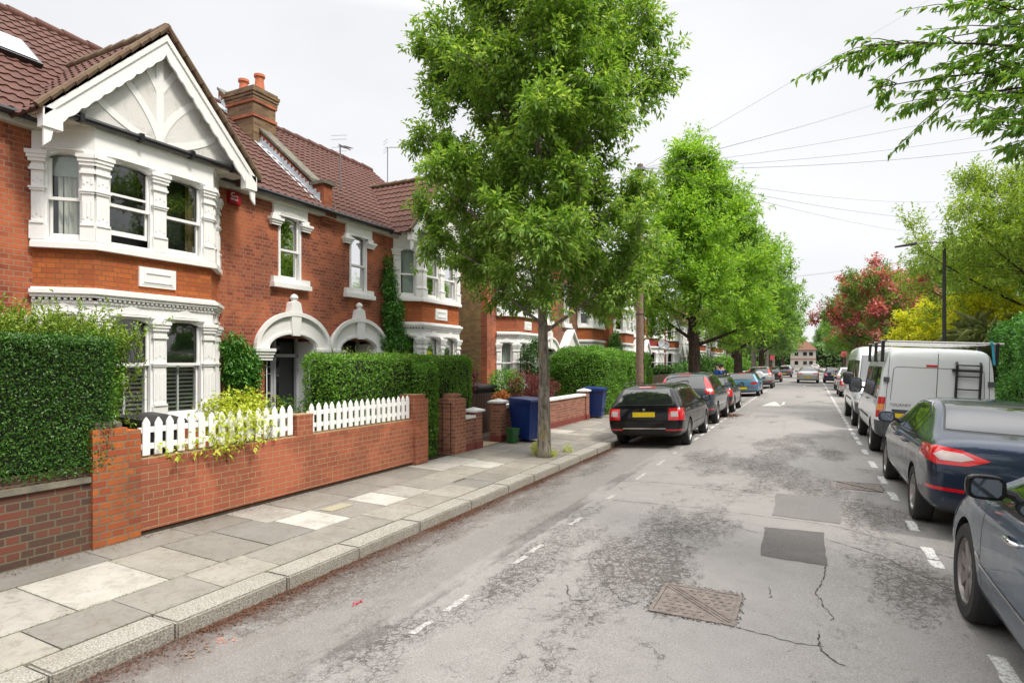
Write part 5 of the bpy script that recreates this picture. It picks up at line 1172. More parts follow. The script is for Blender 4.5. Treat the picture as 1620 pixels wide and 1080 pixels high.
# ================================================================== PEOPLE
def person(label, loc, face, top, leg, hair='hair_dark', phone=True):
    r_ = thing('person', label, 'person', loc, face)
    def skin(name, js, edges, mat, root=0):
        me = bpy.data.meshes.new(name); me.from_pydata([j[:3] for j in js], edges, [])
        o = bpy.data.objects.new(name, me); COL.objects.link(o); o.modifiers.new('s', 'SKIN')
        for i, j in enumerate(js): me.skin_vertices[0].data[i].radius = (j[3], j[4] if len(j) > 4 else j[3])
        me.skin_vertices[0].data[root].use_root = True
        s_ = o.modifiers.new('d', 'SUBSURF'); s_.levels = s_.render_levels = 2
        bpy.context.view_layer.update(); em = bpy.data.meshes.new_from_object(o.evaluated_get(bpy.context.evaluated_depsgraph_get())); bpy.data.objects.remove(o); em.materials.clear(); em.materials.append(M[mat]); em.polygons.foreach_set('use_smooth', [True]*len(em.polygons)); return link(name, em, r_)
    lift = .42 if phone else 0
    hand = (-.12, .10, 1.58) if phone else (-.28, .06, .82); elb = (-.33, .1, 1.22) if phone else (-.27, .0, 1.08)
    skin('body', [(0, 0, .95, .12), (0, 0, 1.15, .125), (0, 0, 1.38, .11), (0, 0, 1.48, .055), (0, .02, 1.58, .075), (0, .03, 1.68, .085), (-.17, 0, 1.41, .05), elb+(.04,), hand+(.03,), (.17, 0, 1.41, .05), (.25, .02, 1.12, .04), (.26, .12, .88, .03), (-.09, 0, .88, .09), (-.11, .04, .48, .06), (-.1, 0, .08, .045), (-.1, .14, .04, .04), (.09, 0, .88, .09), (.11, -.06, .48, .06), (.12, -.12, .08, .045), (.12, .03, .04, .04)],
        [(0, 1), (1, 2), (2, 3), (3, 4), (4, 5), (2, 6), (6, 7), (7, 8), (2, 9), (9, 10), (10, 11), (0, 12), (12, 13), (13, 14), (14, 15), (0, 16), (16, 17), (17, 18), (18, 19)], 'skin')
    skin('jacket', [(0, 0, .92, .155), (0, 0, 1.15, .15), (0, 0, 1.38, .135), (0, 0, 1.47, .07), (-.18, 0, 1.41, .068), elb+(.055,), tuple(elb[i]*.35+hand[i]*.65 for i in range(3))+(.042,), (.18, 0, 1.41, .068), (.25, .02, 1.12, .055), (.26, .08, .95, .045)], [(0, 1), (1, 2), (2, 3), (2, 4), (4, 5), (5, 6), (2, 7), (7, 8), (8, 9)], top)
    skin('trousers', [(0, 0, .93, .14), (-.09, 0, .85, .1), (-.11, .04, .48, .075), (-.1, 0, .1, .06), (.09, 0, .85, .1), (.11, -.06, .48, .075), (.12, -.12, .1, .06)], [(0, 1), (1, 2), (2, 3), (0, 4), (4, 5), (5, 6)], leg)
    h = bmesh.new(); bmesh.ops.create_icosphere(h, subdivisions=3, radius=.108); 
    for v in h.verts: v.co = Vector((v.co.x*.93, v.co.y*1.05-.018+.02*(v.co.y < 0), v.co.z*1.1+1.70)); 
    bmesh.ops.delete(h, geom=[v for v in h.verts if v.co.y > .055 and v.co.z < 1.74], context='VERTS'); me = bpy.data.meshes.new('hair'); h.to_mesh(me); h.free(); me.materials.append(M[hair]); link('hair', me, r_)
    if True:
        n_ = bmesh.new(); 
        for c_, s_ in (((0, .12, 1.66), .014), ((-.035, .105, 1.69), .009), ((.035, .105, 1.69), .009), ((-.09, .02, 1.66), .018), ((.09, .02, 1.66), .018)): bmesh.ops.create_icosphere(n_, subdivisions=1, radius=s_, matrix=Matrix.Translation(c_))
        me = bpy.data.meshes.new('face_features'); n_.to_mesh(me); n_.free(); me.materials.append(M['skin']); link('face_features', me, r_)
    for hd_ in ((hand, -1), ((.26, .12, .88), 1)):
        f_ = MB()
        for k in range(5):
            dx = (k-2)*.016; L_ = (.05, .07, .075, .07, .055)[k]; p = Vector(hd_[0]); up = 1 if (phone and hd_[1] < 0) else -1
            f_.tube([tuple(p+Vector((dx*.6, 0, up*.01))), tuple(p+Vector((dx, .015, up*L_*.6))), tuple(p+Vector((dx, .035, up*L_)))], [.011, .009, .007], 6)
        f_.build('fingers', 'skin', r_, smooth=True)
person('person in a bright blue jacket with one hand raised to the head', (-4.7, 36.6, .02), R(150), 'blue_cloth', 'navy_cloth', phone=True)
person('person in a dark navy top walking beside the one in bright blue', (-4.75, 39.0, .02), R(10), 'navy_cloth', 'hair_dark', phone=False)
# end of the street
eh = thing('end_house', 'cream house with a brown hipped roof closing the far end of the street', 'house', (-.6, 222, 0)); m_ = MB(); m_.box(-4.5, 3.2, 0, 8, -.3, 6.0); m_.build('wall', 'cream_render', eh)
m_ = MB(); m_.add([(-5, -.5, 5.9), (3.7, -.5, 5.9), (3.7, 8.5, 5.9), (-5, 8.5, 5.9), (-2.6, 4, 9.3), (.2, 4, 9.3)], [(0, 1, 5, 4), (1, 2, 5), (2, 3, 4, 5), (3, 0, 4), (0, 3, 2, 1)]); m_.build('roof', 'brown_tiles', eh)
for x in (-3.2, -.6, 1.2):
    for z in (1.0, 4.0):
        m_ = MB(); m_.box(x, x+1.1, -.06, .05, z, z+1.2); m_.build('window', 'dark_glass', eh)
m_ = MB(); m_.box(-4.52, 3.22, -.05, 0, 2.6, 3.1); m_.build('brick_band', 'plaster_pink', eh)
# ================================================================== HEDGES AND PLANTS
def hedge(label, boxes, mat, dens, ln, seed, group=None, name='hedge', **k):
    r_ = thing(name, label, 'hedge', (0, 0, 0), 0, group)
    for i, (lo, hi) in enumerate(boxes): box_foliage('leaves', lo, hi, mat, r_, dens, ln, seed+i, **k)
    return r_
h1 = hedge('tall dark green clipped hedge above the old purple brick wall', [((-7.6, 1.3, .84), (-6.42, 3.72, 2.2))], 'hedge_leaf', 6500, .027, 1, bulge=.05, round_=.10, depth=.07)
rs = np.random.RandomState(5)
def shoots(par, n, fx, mat, ln, h, seed, k=14, spread=.05):
    rs = np.random.RandomState(seed); B = fx(rs, n); T_ = B+np.stack([rs.normal(0, .12, n), rs.normal(0, .12, n), rs.uniform(.3, 1, n)*h], 1)
    t_ = rs.uniform(.1, 1, (n, k)); base = (B[:, None]+(T_-B)[:, None]*t_[..., None]).reshape(-1, 3); dv = np.repeat(T_-B, k, 0); dv /= np.linalg.norm(dv, axis=1, keepdims=True)
    ax_ = dv*.6+unit(rs, n*k); l_ = ln*rs.uniform(.6, 1.2, n*k); leaf_mesh('shoots', base, ax_, unit(rs, n*k)*.5+[0, 0, 1], l_, l_*.45, mat, par)
    m_ = MB()
    for b_, t2 in zip(B, T_): m_.tube([tuple(b_), tuple(t2)], [.003, .001], 3, False)
    m_.build('stems', 'hedge_core', par, fix=False)
shoots(h1, 900, lambda r, n: np.stack([r.uniform(-8.2, -6.75, n), r.uniform(2.0, 4.2, n), r.uniform(1.9, 2.22, n)], 1), 'shoot_leaf', .05, .45, 3, 22)
h1b = hedge('looser mid-green overgrown end of the hedge beside the nearest bay window', [((-8.6, 3.35, .2), (-6.85, 4.12, 2.25))], 'hedge_leaf_bright', 2200, .045, 8, bulge=.12, depth=.14, round_=.25)
shoots(h1b, 340, lambda r, n: np.stack([r.uniform(-8.6, -6.8, n), r.uniform(3.5, 4.25, n), r.uniform(.9, 2.1, n)], 1), 'shoot_leaf', .045, .4, 4, 16)
hedge('clipped privet hedge behind the far picket fence, spilling down through the gateway', [((-7.65, 7.35, .06), (-6.85, 11.9, 2.08)), ((-7.1, 9.35, .06), (-6.62, 10.12, 1.95))], 'hedge_leaf_bright', 2300, .042, 21, bulge=.07, round_=.2, depth=.09)
hedge('large rounded light green hedge between the far blue bin and the telegraph pole', [((-8.6, 20.0, .06), (-6.35, 23.6, 2.45))], 'hedge_leaf_bright', 1300, .06, 31, bulge=.16, round_=.6, depth=.13)
hedge('second lighter hedge just behind the telegraph pole', [((-8.5, 23.8, .06), (-6.4, 27.6, 2.35))], 'hedge_leaf_bright', 900, .07, 41, bulge=.14, round_=.35, depth=.13)
shoots(bpy.data.objects['hedge.002'], 260, lambda r, n: np.stack([r.uniform(-7.6, -6.8, n), r.uniform(7.4, 11.8, n), r.uniform(1.85, 2.05, n)], 1), 'shoot_leaf', .035, .22, 14, 10)
for i, (y0, y1, z, lab) in enumerate(((34, 39.8, 1.7, 'low hedge left of the second street tree trunk'), (41, 52, 1.9, 'hedge behind the two people'), (55, 66, 2.1, 'bushy hedge by the third street tree'), (68, 100, 1.9, 'long distant hedge on the left pavement'))):
    hedge(lab, [((-8.2, y0, .05), (-6.7, y1, z))], 'hedge_leaf' if i < 2 else 'hedge_leaf_bright', 220, .12, 51+i, 'hedges up the left side', bulge=.25, round_=.4, depth=.2)
hedge('dark glossy ivy-covered hedge at the right edge behind the van', [((5.0, 17.2, .05), (7.2, 22.6, 3.2))], 'ivy_leaf', 900, .085, 61, bulge=.3, round_=.5, depth=.25)
hedge('tall mixed hedge behind the vans on the right pavement', [((5.5, 23, .05), (7.5, 48, 3.0))], 'hedge_leaf', 300, .12, 62, bulge=.4, round_=.6, depth=.25)
hedge('far hedge on the right under the pink hawthorn', [((5.6, 48.5, .05), (8, 100, 3.0))], 'hedge_leaf_bright', 110, .18, 63, bulge=.5, round_=.6, depth=.3)
hedge('hedge behind the nearest cars on the right', [((5.5, -10, .05), (6.8, 16.5, 1.9))], 'hedge_leaf', 160, .1, 64, bulge=.2, round_=.4, depth=.2)
def blob(name, label, cat, ells, mat, n, ln, seed, stem=True, hollow=.35, droop=.2, group=None, wr=.45):
    rs = np.random.RandomState(seed); r_ = thing(name, label, cat, (0, 0, 0), 0, group); pts = []
    vol = sum(e_[3]*e_[4]*e_[5] for e_ in ells)
    for x, y, z, a, b, c in ells:
        k = int(n*a*b*c/vol); u_ = unit(rs, k)*(rs.uniform(hollow, 1, (k, 1))**.5); u_ *= 1+.25*np.array([noise.noise(Vector(q*2+seed)) for q in u_])[:, None]; pts.append(u_*[a, b, c]+[x, y, z])
    T_ = np.concatenate(pts); twig_foliage('leaves', T_, mat, r_, rs, 5, ln, ln*1.2, droop, wr)
    if stem:
        m_ = MB(); e0 = ells[0]; base = np.array([e0[0], e0[1], .05])
        for i in range(26):
            q = T_[rs.randint(len(T_))]; mid = (base+q)/2+rs.normal(0, .05, 3); m_.tube([tuple(base+rs.normal(0, .03, 3)*[1, 1, 0]), tuple(mid), tuple(q)], [.012, .008, .003], 5, False)
        m_.build('stems', 'dark_bark', r_, fix=False)
    return r_
blob('wisteria', 'green wisteria climbing the red brick wall left of the nearer porch arch', 'climbing plant', [(-9.75, 7.95, 1.75, .16, .42, .55), (-9.74, 8.1, 1.1, .14, .22, .4), (-9.76, 7.75, 2.25, .12, .25, .2)], 'ivy_leaf', 1100, .075, 71)
blob('creeper', 'tall tapering ivy climbing between the farther porch and bay', 'climbing plant', [(-9.75, 12.75, 2.35, .22, .62, .55), (-9.76, 12.62, 3.2, .17, .38, .5), (-9.78, 12.5, 3.95, .13, .26, .45), (-9.8, 12.46, 4.5, .1, .12, .3), (-9.7, 12.9, 1.7, .2, .6, .5)], 'ivy_leaf', 2600, .08, 72)
blob('shrub', 'yellow-green leafy shrub growing over the near picket fence', 'shrub', [(-6.6, 5.3, 1.18, .3, .55, .26), (-6.42, 5.0, 1.0, .14, .45, .2), (-7.1, 5.75, 1.3, .4, .55, .28), (-6.42, 4.35, .98, .06, .22, .12), (-6.42, 5.75, 1.0, .06, .2, .14)], 'lime_leaf', 460, .07, 73, hollow=.1)
blob('shrub', 'grey-green shrub beside the doorstep of the nearer porch', 'shrub', [(-8.2, 7.6, .8, .5, .5, .5)], 'hedge_leaf_bright', 300, .06, 74)
blob('weeds', 'patch of lime-green weeds around the foot of the street tree', 'weeds', [(-4.98, 11.35, .16, .2, .22, .14), (-4.8, 11.25, .08, .25, .2, .07), (-4.62, 12.0, .08, .1, .14, .07)], 'lime_leaf', 520, .035, 75, stem=False)
blob('purple_shrub', 'dark purple-leaved shrub by the driveway with a taller spray of the same leaf', 'shrub', [(-7.7, 12.75, 1.35, .3, .35, .3), (-7.6, 12.5, .8, .22, .25, .3), (-8.0, 13.5, 1.55, .3, .3, .25)], 'purple_leaf', 520, .06, 76)
blob('barberry', 'reddish purple barberry bush behind the white-coped wall right of the tree trunk', 'shrub', [(-7.1, 16.2, 1.15, .45, .9, .42), (-7.2, 15.2, 1.25, .4, .6, .5)], 'purple_leaf', 900, .06, 77)
blob('copper_shrub', 'small copper-orange shrub peeping over the wall beside the blue bin', 'shrub', [(-7.15, 13.75, 1.02, .2, .3, .16)], 'copper_leaf', 130, .07, 78)
blob('green_shrub', 'fresh green shrub below the white bay behind the blue bin', 'shrub', [(-7.9, 15.5, 1.25, .5, .8, .5)], 'hedge_leaf_bright', 800, .07, 79)
blob('dark_bush', 'very dark leafy bush beside the tree trunk in front of the brown house', 'shrub', [(-8.6, 19.2, 1.9, .5, .5, .9)], 'hedge_leaf', 900, .09, 80)
blob('climber', 'green climber between the brown house and the next bay', 'climbing plant', [(-9.4, 31.6, 2.6, .3, .6, 1.0)], 'ivy_leaf', 500, .12, 81)
for i, (y, c) in enumerate(((45, 'hedge_leaf'), (58, 'hedge_leaf_bright'), (75, 'hedge_leaf_bright'))):
    blob('bush', ['round dark bush behind the two people', 'round light bush by the third street tree', 'far round bush on the left'][i], 'bush', [(-7.0, y, 1.6, 1.0, 1.2, 1.0)], c, 700, .16, 82+i)
cp = thing('cordyline', 'spiky grey-green cordyline behind the van beside the lamp column', 'plant', (5.3, 25.0, 0)); rs = np.random.RandomState(9); n = 420
m_ = MB(); m_.tube([(0, 0, 0), (.05, 0, 2.5)], [.1, .07], 8); m_.build('trunk', 'bark', cp); b_ = np.zeros((n, 3))+[.05, 0, 2.6]+rs.normal(0, .25, (n, 3)); a_ = unit(rs, n); a_[:, 2] = np.abs(a_[:, 2])*.7-.25; leaf_mesh('fronds', b_, a_, unit(rs, n)*.3+[0, 0, 1], rs.uniform(.6, 1.1, n), np.full(n, .06), 'cordyline_leaf', cp, curl=.25)
# ================================================================== TREES
make_tree('street_tree', 'tall street tree with grey mossy trunk in the pavement before the black estate car', 'tree', (-4.80, 11.13, 0), 12.8, 2.45, [(0, 2.0), (.06, 2.6), (.2, 2.55), (.45, 2.35), (.65, 2.0), (.8, 1.5), (.92, .9), (1, .3)], 3, r0=.132, lean=(-.022, 0), nprim=34, nsec=9, ntw=21, leafn=29, ln=.115, elev=(32, 26), droop=.35, twl=.55, spray=.09)
make_tree('street_tree', 'second street tree, bushy with upright feathery shoots and a dark trunk', 'tree', (-4.85, 29.3, 0), 13.2, 2.6, [(0, 3.0), (.1, 4.2), (.3, 3.9), (.5, 3.0), (.7, 1.9), (.88, .9), (1, .3)], 14, bark='dark_bark', leaf='bright_tree_leaf', r0=.36, nprim=24, nsec=9, ntw=15, leafn=22, ln=.18, elev=(44, 22), droop=.1, twl=1.15, spray=.12)
t3 = make_tree('street_tree', 'third street tree up the left pavement with forked dark trunk', 'tree', (-4.85, 49.7, 0), 14.0, 2.8, [(0, 3), (.15, 4.4), (.4, 4.6), (.7, 3.2), (1, .6)], 15, bark='dark_bark', leaf='mid_tree_leaf', r0=.38, nprim=20, nsec=8, ntw=12, leafn=17, ln=.28, elev=(34, 26), twl=1.2, spray=.2, drawtw=False)
far = make_tree('street_tree', 'distant street tree with pale grey trunk, fourth up the left pavement', 'tree', (-4.9, 66, 0), 13.5, 2.6, [(0, 2.6), (.2, 4.3), (.5, 4.2), (.8, 2.4), (1, .5)], 16, bark='birch_bark', leaf='far_leaf', r0=.3, nprim=17, nsec=8, ntw=10, leafn=15, ln=.36, elev=(36, 26), twl=1.3, spray=.3, drawtw=False)
def clone(o, loc, rz_, sc_, label):
    c = copy_tree(o); c.location = loc; c.rotation_euler = (0, 0, rz_); c.scale = (sc_,)*3; c['label'] = label; c['group'] = 'distant trees'; return c
for i, (x, y, s_, lab) in enumerate(((-5.2, 82, 1.05, 'fifth street tree up the left pavement, pale trunk showing above the parked cars'), (-5.6, 100, 1.05, 'leaning grey-trunked tree on the left beyond the pink board'), (-6.5, 122, 1.15, 'broad distant tree on the left, past the leaning one'), (-7, 150, 1.25, 'far tree on the left just before the end house'), (-6.3, 190, 1.3, 'last tree on the left beside the end house'),
        (7.2, 78, .95, 'tree on the right showing left of and behind the pink hawthorn'), (6.8, 104, 1.05, 'distant tree on the right beside the pink board'), (7, 132, 1.15, 'farther tree on the right over the parked cars'), (8, 165, 1.3, 'far tree on the right closing the street'), (12, 195, 1.5, 'last tree on the right beside the end house'),
        (-16, 150, 1.3, 'tree rising behind the far left roofs'), (12, 60, .95, 'tree behind the golden shrubs on the right'), (11, 42, .8, 'tree standing behind the lamp column on the right'), (14, 90, 1.1, 'background tree on the right above the hedge'))):
    clone(far if i % 2 else t3, (x, y, 0), i*1.3, s_, lab)
for i, (x, y, s_, r2) in enumerate(((7.6, -4, .8, 1), (8.2, 3.5, .85, 2), (7.8, 11.5, .8, 4))): clone(t3, (x, y, 0), r2, s_, ['tree out of view to the right, behind the camera', 'tree out of view to the right, opposite the nearest house', 'tree out of view to the right, beside the slate-blue saloon'][i])
for i in range(7): 
    clone(far, (-45+i*15+(i > 2)*6, 240+3*i, 0), i*2.1, 1.2, ['tree on the skyline, far left of the end house', 'skyline tree left of the end house', 'skyline tree directly behind the end house roof', 'skyline tree just right of the end house', 'skyline tree at the right end of the cross street', 'skyline tree farther right of the end house', 'rightmost skyline tree behind the cross street'][i])
make_tree('hawthorn', 'wide hawthorn covered in deep pink blossom on the right side of the street', 'tree', (5.2, 56, 0), 10.2, 2.0, [(0, 4.2), (.2, 5.2), (.5, 4.9), (.8, 3.2), (1, 1.2)], 17, bark='dark_bark', leaf='hawthorn_leaf', r0=.3, nprim=18, nsec=8, ntw=12, leafn=17, ln=.22, elev=(8, 22), droop=.3, twl=1.0, spray=.22, leaf2='pink_blossom', share2=.42, drawtw=False)
make_tree('robinia', 'feathery light green tree spreading over the vans at the right edge', 'tree', (7.5, 26, 0), 10.0, 2.2, [(0, 3.6), (.15, 4.7), (.45, 4.7), (.75, 3.2), (1, 1)], 18, bark='dark_bark', leaf='feather_leaf', r0=.22, nprim=20, nsec=9, ntw=17, leafn=22, ln=.13, elev=(12, 28), droop=.1, twl=.8, spray=.14)
make_tree('golden_shrub', 'bright yellow-leaved small tree left of the lamp column, above the van roof', 'tree', (4.75, 31.5, 0), 4.7, 1.9, [(0, .9), (.3, 1.5), (.7, 1.2), (1, .5)], 19, leaf='yellow_leaf', r0=.09, nprim=12, nsec=6, ntw=10, leafn=18, ln=.13, elev=(15, 20), twl=.5, drawtw=False)
make_tree('golden_shrub', 'smaller bright yellow-leaved tree right of the lamp column', 'tree', (5.5, 26.0, 0), 5.0, 2.2, [(0, 1.0), (.4, 1.4), (1, .5)], 20, leaf='yellow_leaf', r0=.07, nprim=10, nsec=6, ntw=9, leafn=18, ln=.12, elev=(15, 20), twl=.4, drawtw=False)
# the cherry whose boughs hang into the top right corner: it stands on the right pavement, beside the nearest car
ch = thing('cherry_tree', 'cherry tree whose leafy boughs hang into the top right of the view', 'tree'); rs = np.random.RandomState(33); m_ = MB(); b0 = np.array([4.45, 5.2, 0]); 
m_.tube([tuple(b0-[0, 0, .1]), tuple(b0+[0, 0, .3]), tuple(b0+[-.05, .1, 2.4]), tuple(b0+[-.25, .3, 4.2])], [.24, .17, .14, .11], 12)
def px3(u, v, dep):
    q = (u-810)/940; p = (572-v)/940; th_ = math.atan(467/940); a, b = q*dep, dep; return np.array([a*math.cos(th_)-b*math.sin(th_), a*math.sin(th_)+b*math.cos(th_), 1.95+p*dep])
st = b0+[-.1, .15, 2.9]; A_, B_ = [], []
tips = [(1310, 72, 6.0), (1325, 140, 6.1), (1400, 165, 5.9), (1440, 60, 5.6), (1500, 120, 5.2), (1510, 20, 5.4), (1520, 185, 5.0), (1560, 215, 4.8), (1580, 70, 4.9), (1590, 150, 4.6), (1600, 10, 4.8), (1640, 100, 4.4), (1650, 200, 4.3), (1700, 40, 4.4), (1420, 20, 6.2), (1750, 150, 4.2), (1530, 240, 5.4), (1620, -80, 5), (1480, -90, 5.5)]
tips = [px3(a_+55, b_, c_) for a_, b_, c_ in tips]+[b0+[1.5, 2, 5.5], b0+[2, -1.5, 5], b0+[-1, -2.5, 5.6], b0+[.5, 3.2, 5.4], b0+[1, 0, 6.6], b0+[-1.5, -.8, 6.2], b0+[2.6, .6, 4.6]]
for t_ in tips:
    L_ = np.linalg.norm(t_-st); s0 = st+rs.normal(0, .1, 3)*[1, 1, 3]; mid = (s0+t_)/2+[0, 0, .35*L_*.4]; b_ = bez(s0, mid, t_, 10); m_.tube(b_, np.linspace(.032, .004, 10), 7)
    for j in range(22):
        x = rs.uniform(3.2, 8.9); i0 = int(x); p = b_[i0]+(b_[i0+1]-b_[i0])*(x-i0); d0 = (b_[i0+1]-b_[i0]); d0 /= np.linalg.norm(d0); d = d0*.8+unit(rs, 1)[0]*.75; d[2] = d[2]*.45-.05; d /= np.linalg.norm(d); l2 = rs.uniform(.3, .75); q = p+d*l2; A_.append(p); B_.append(q); m_.tube([tuple(p), tuple((p+q)/2+[0, 0, .03]), tuple(q)], [.006, .004, .002], 4, False)
m_.build('trunk', 'dark_bark', ch, smooth=True); A_ = np.array(A_); B_ = np.array(B_); k = 32; n = len(A_)*k; t_ = rs.uniform(.1, 1.03, (n, 1)); a_ = np.repeat(A_, k, 0); b_ = np.repeat(B_, k, 0); dv = (b_-a_)/np.linalg.norm(b_-a_, axis=1, keepdims=True); ax_ = dv*.8+unit(rs, n)*.7; ax_[:, 2] -= .35; l_ = .088*rs.uniform(.6, 1.2, n)
leaf_mesh('crown', a_+(b_-a_)*t_, ax_, unit(rs, n)*.5+[0, 0, 1], l_, l_*.42, 'cherry_leaf', ch, curl=.2)
# houses opposite, out of the frame to the right, that the near windows and paint reflect
for i, (o, y, lab) in enumerate(((hE, 38.6, 'brick house across the street opposite the nearest one'), (hF, 38.6, 'brick house across the street with a maroon bay'))):
    c = copy_tree(o); c.rotation_euler = (0, 0, PI); c.location = (1.2, y+1.5, 0); c['label'] = lab; c['group'] = 'houses across the street'

tl = tag(empty('tree_line', (0, 0, 0)), kind='stuff'); box_foliage('tree_line', (-110, 232, -.3), (120, 238, 8), 'far_leaf', tl, 5, 1.1, 90, bulge=2.0, round_=2.5, depth=1.5)
# ================================================================== VEHICLES
def paint(name, col, metal=.35, rough=.32, coat=.8):
    m, t, b = nodes(name); P(b, rough=rough, metal=metal, coat=coat, crough=.02, spec=.12)
    g = geo_pos(t); n1 = noise_tex(t, 3, 6, .7, g); s_ = nd(t, 'ShaderNodeSeparateXYZ'); t.links.new(g, s_.inputs[0])
    dirt = math_(t, 'MULTIPLY', mapr(t, s_.outputs[2], .6, .1, 0, .22), mapr(t, n1.outputs[0], .3, .7, .3, 1))
    t.links.new(mixc(t, dirt, col, (.16, .14, .12)), b.inputs['Base Color']); t.links.new(mapr(t, n1.outputs[0], .3, .7, rough*.8, rough*1.3), b.inputs['Roughness']); return m
paint('paint_black', (.004, .004, .005), 0, coat=.55); paint('paint_slate', (.022, .034, .062), .5); paint('paint_bluegrey', (.06, .10, .155), .5); paint('paint_darkgrey', (.07, .085, .10), .6)
paint('paint_charcoal', (.035, .045, .045), .5); paint('paint_skyblue', (.12, .28, .44), .5); paint('paint_silver', (.5, .51, .51), .7); paint('paint_white', (.72, .74, .75), 0); paint('paint_vansilver', (.74, .76, .77), .0)
paint('paint_mauve', (.14, .13, .17), .5); paint('paint_navy', (.02, .025, .09), .4); paint('paint_teal', (.10, .2, .22), .4)
plain('tyre', (.022, .021, .021), .85, .2, 40, .3); plain('alloy', (.42, .41, .40), .32, .08, metal=.9); plain('dark_alloy', (.28, .255, .245), .4, .1, metal=.7)
plain('trim_black', (.014, .014, .015), .55, .2); plain('bumper_grey', (.07, .075, .08), .6, .1); plain('chrome', (.75, .75, .75), .12, .03, metal=1)
plain('mirror_dark', (.22, .25, .28), .05, .05, metal=1); plain('lens_red', (.55, .006, .012), .12, .05, coat=1); plain('lens_clear', (.46, .38, .36), .15, .08, coat=1); plain('lens_orange', (.8, .3, .08), .15, .05, coat=1); plain('lens_lamp', (.6, .62, .65), .1, .05, coat=1)
plain('plate_yellow', (.85, .62, .005), .4, .03); plain('plate_white', (.8, .8, .8), .4, .03); plain('strap_blue', (.02, .3, .42), .7, .1)
def loft(Ps, lvl):
    bm = bmesh.new(); rings = []
    for (y, zb, zs, zt, wb, wm, ws, wt) in Ps:
        h = [(wb*.6, zb), (wb, zb+.015), (wm, zb+(zs-zb)*.34), (wm*1.0, zb+(zs-zb)*.74), (ws, zs), ((ws*.35+wt*.65), zs+(zt-zs)*.55), (wt, zt-.045), (wt*.7, zt-.008)]
        full = [(0, zb)]+h+[(0, zt)]+[(-x, z) for x, z in h[::-1]]; rings.append([bm.verts.new((x, y, z)) for x, z in full])
    n = len(rings[0])
    for a, b in zip(rings[:-1], rings[1:]):
        for i in range(n): bm.faces.new((a[i], b[i], b[(i+1) % n], a[(i+1) % n]))
    for r_, flip in ((rings[0], 0), (rings[-1], 1)):       # ladder caps
        for i in range(n//2):
            q = [r_[i], r_[i+1], r_[(n-i-1) % n], r_[(n-i) % n]]; q = list(dict.fromkeys(q)); 
            if len(q) > 2: bm.faces.new(q if flip else q[::-1])
    bmesh.ops.recalc_face_normals(bm, faces=bm.faces)
    me = bpy.data.meshes.new('t'); bm.to_mesh(me); bm.free(); o = bpy.data.objects.new('t', me); COL.objects.link(o); s_ = o.modifiers.new('s', 'SUBSURF'); s_.levels = s_.render_levels = lvl
    return o
def in_poly(p, poly):
    sg = 0
    for i in range(len(poly)):
        a, b = poly[i], poly[(i+1) % len(poly)]; c = (b[0]-a[0])*(p[1]-a[1])-(b[1]-a[1])*(p[0]-a[0])
        if abs(c) < 1e-9: continue
        if sg == 0: sg = 1 if c > 0 else -1
        elif (c > 0) != (sg > 0): return False
    return True
def grow(poly, d):
    cx, cy = sum(p[0] for p in poly)/len(poly), sum(p[1] for p in poly)/len(poly); sg = sum((poly[i][0]*poly[(i+1) % len(poly)][1]-poly[(i+1) % len(poly)][0]*poly[i][1]) for i in range(len(poly))); s_ = 1 if sg > 0 else -1; out = []
    n = len(poly)
    for i in range(n):
        a, b, c = Vector(poly[i-1]), Vector(poly[i]), Vector(poly[(i+1) % n]); n1 = Vector(((b-a).y, -(b-a).x)).normalized()*s_; n2 = Vector(((c-b).y, -(c-b).x)).normalized()*s_; k = 1+n1.dot(n2); out.append(tuple(b+(n1+n2)*d/max(k, .3)))
    return out
def region(bm, ax, poly, sel):
    lo = [min(p[k] for p in poly)-.03 for k in (0, 1)]; hi = [max(p[k] for p in poly)+.03 for k in (0, 1)]
    c2 = (lambda v: (v.y, v.z)) if ax == 's' else (lambda v: (v.x, v.z))
    def touch(f):
        cs = [c2(v.co) for v in f.verts]; return not (max(c[0] for c in cs) < lo[0] or min(c[0] for c in cs) > hi[0] or max(c[1] for c in cs) < lo[1] or min(c[1] for c in cs) > hi[1])
    n = len(poly)
    for i in range(n):
        a, b = poly[i], poly[(i+1) % n]; dx, dz = b[0]-a[0], b[1]-a[1]
        fs = [f for f in bm.faces if sel(f) and touch(f)]; g_ = set(fs)
        for f in fs: g_.update(f.edges); g_.update(f.verts)
        co = (0, a[0], a[1]) if ax == 's' else (a[0], 0, a[1]); no = (0, dz, -dx) if ax == 's' else (dz, 0, -dx)
        bmesh.ops.bisect_plane(bm, geom=list(g_), dist=1e-5, plane_co=co, plane_no=no)
    return [f for f in bm.faces if sel(f) and in_poly(c2(f.calc_center_median()), poly)]
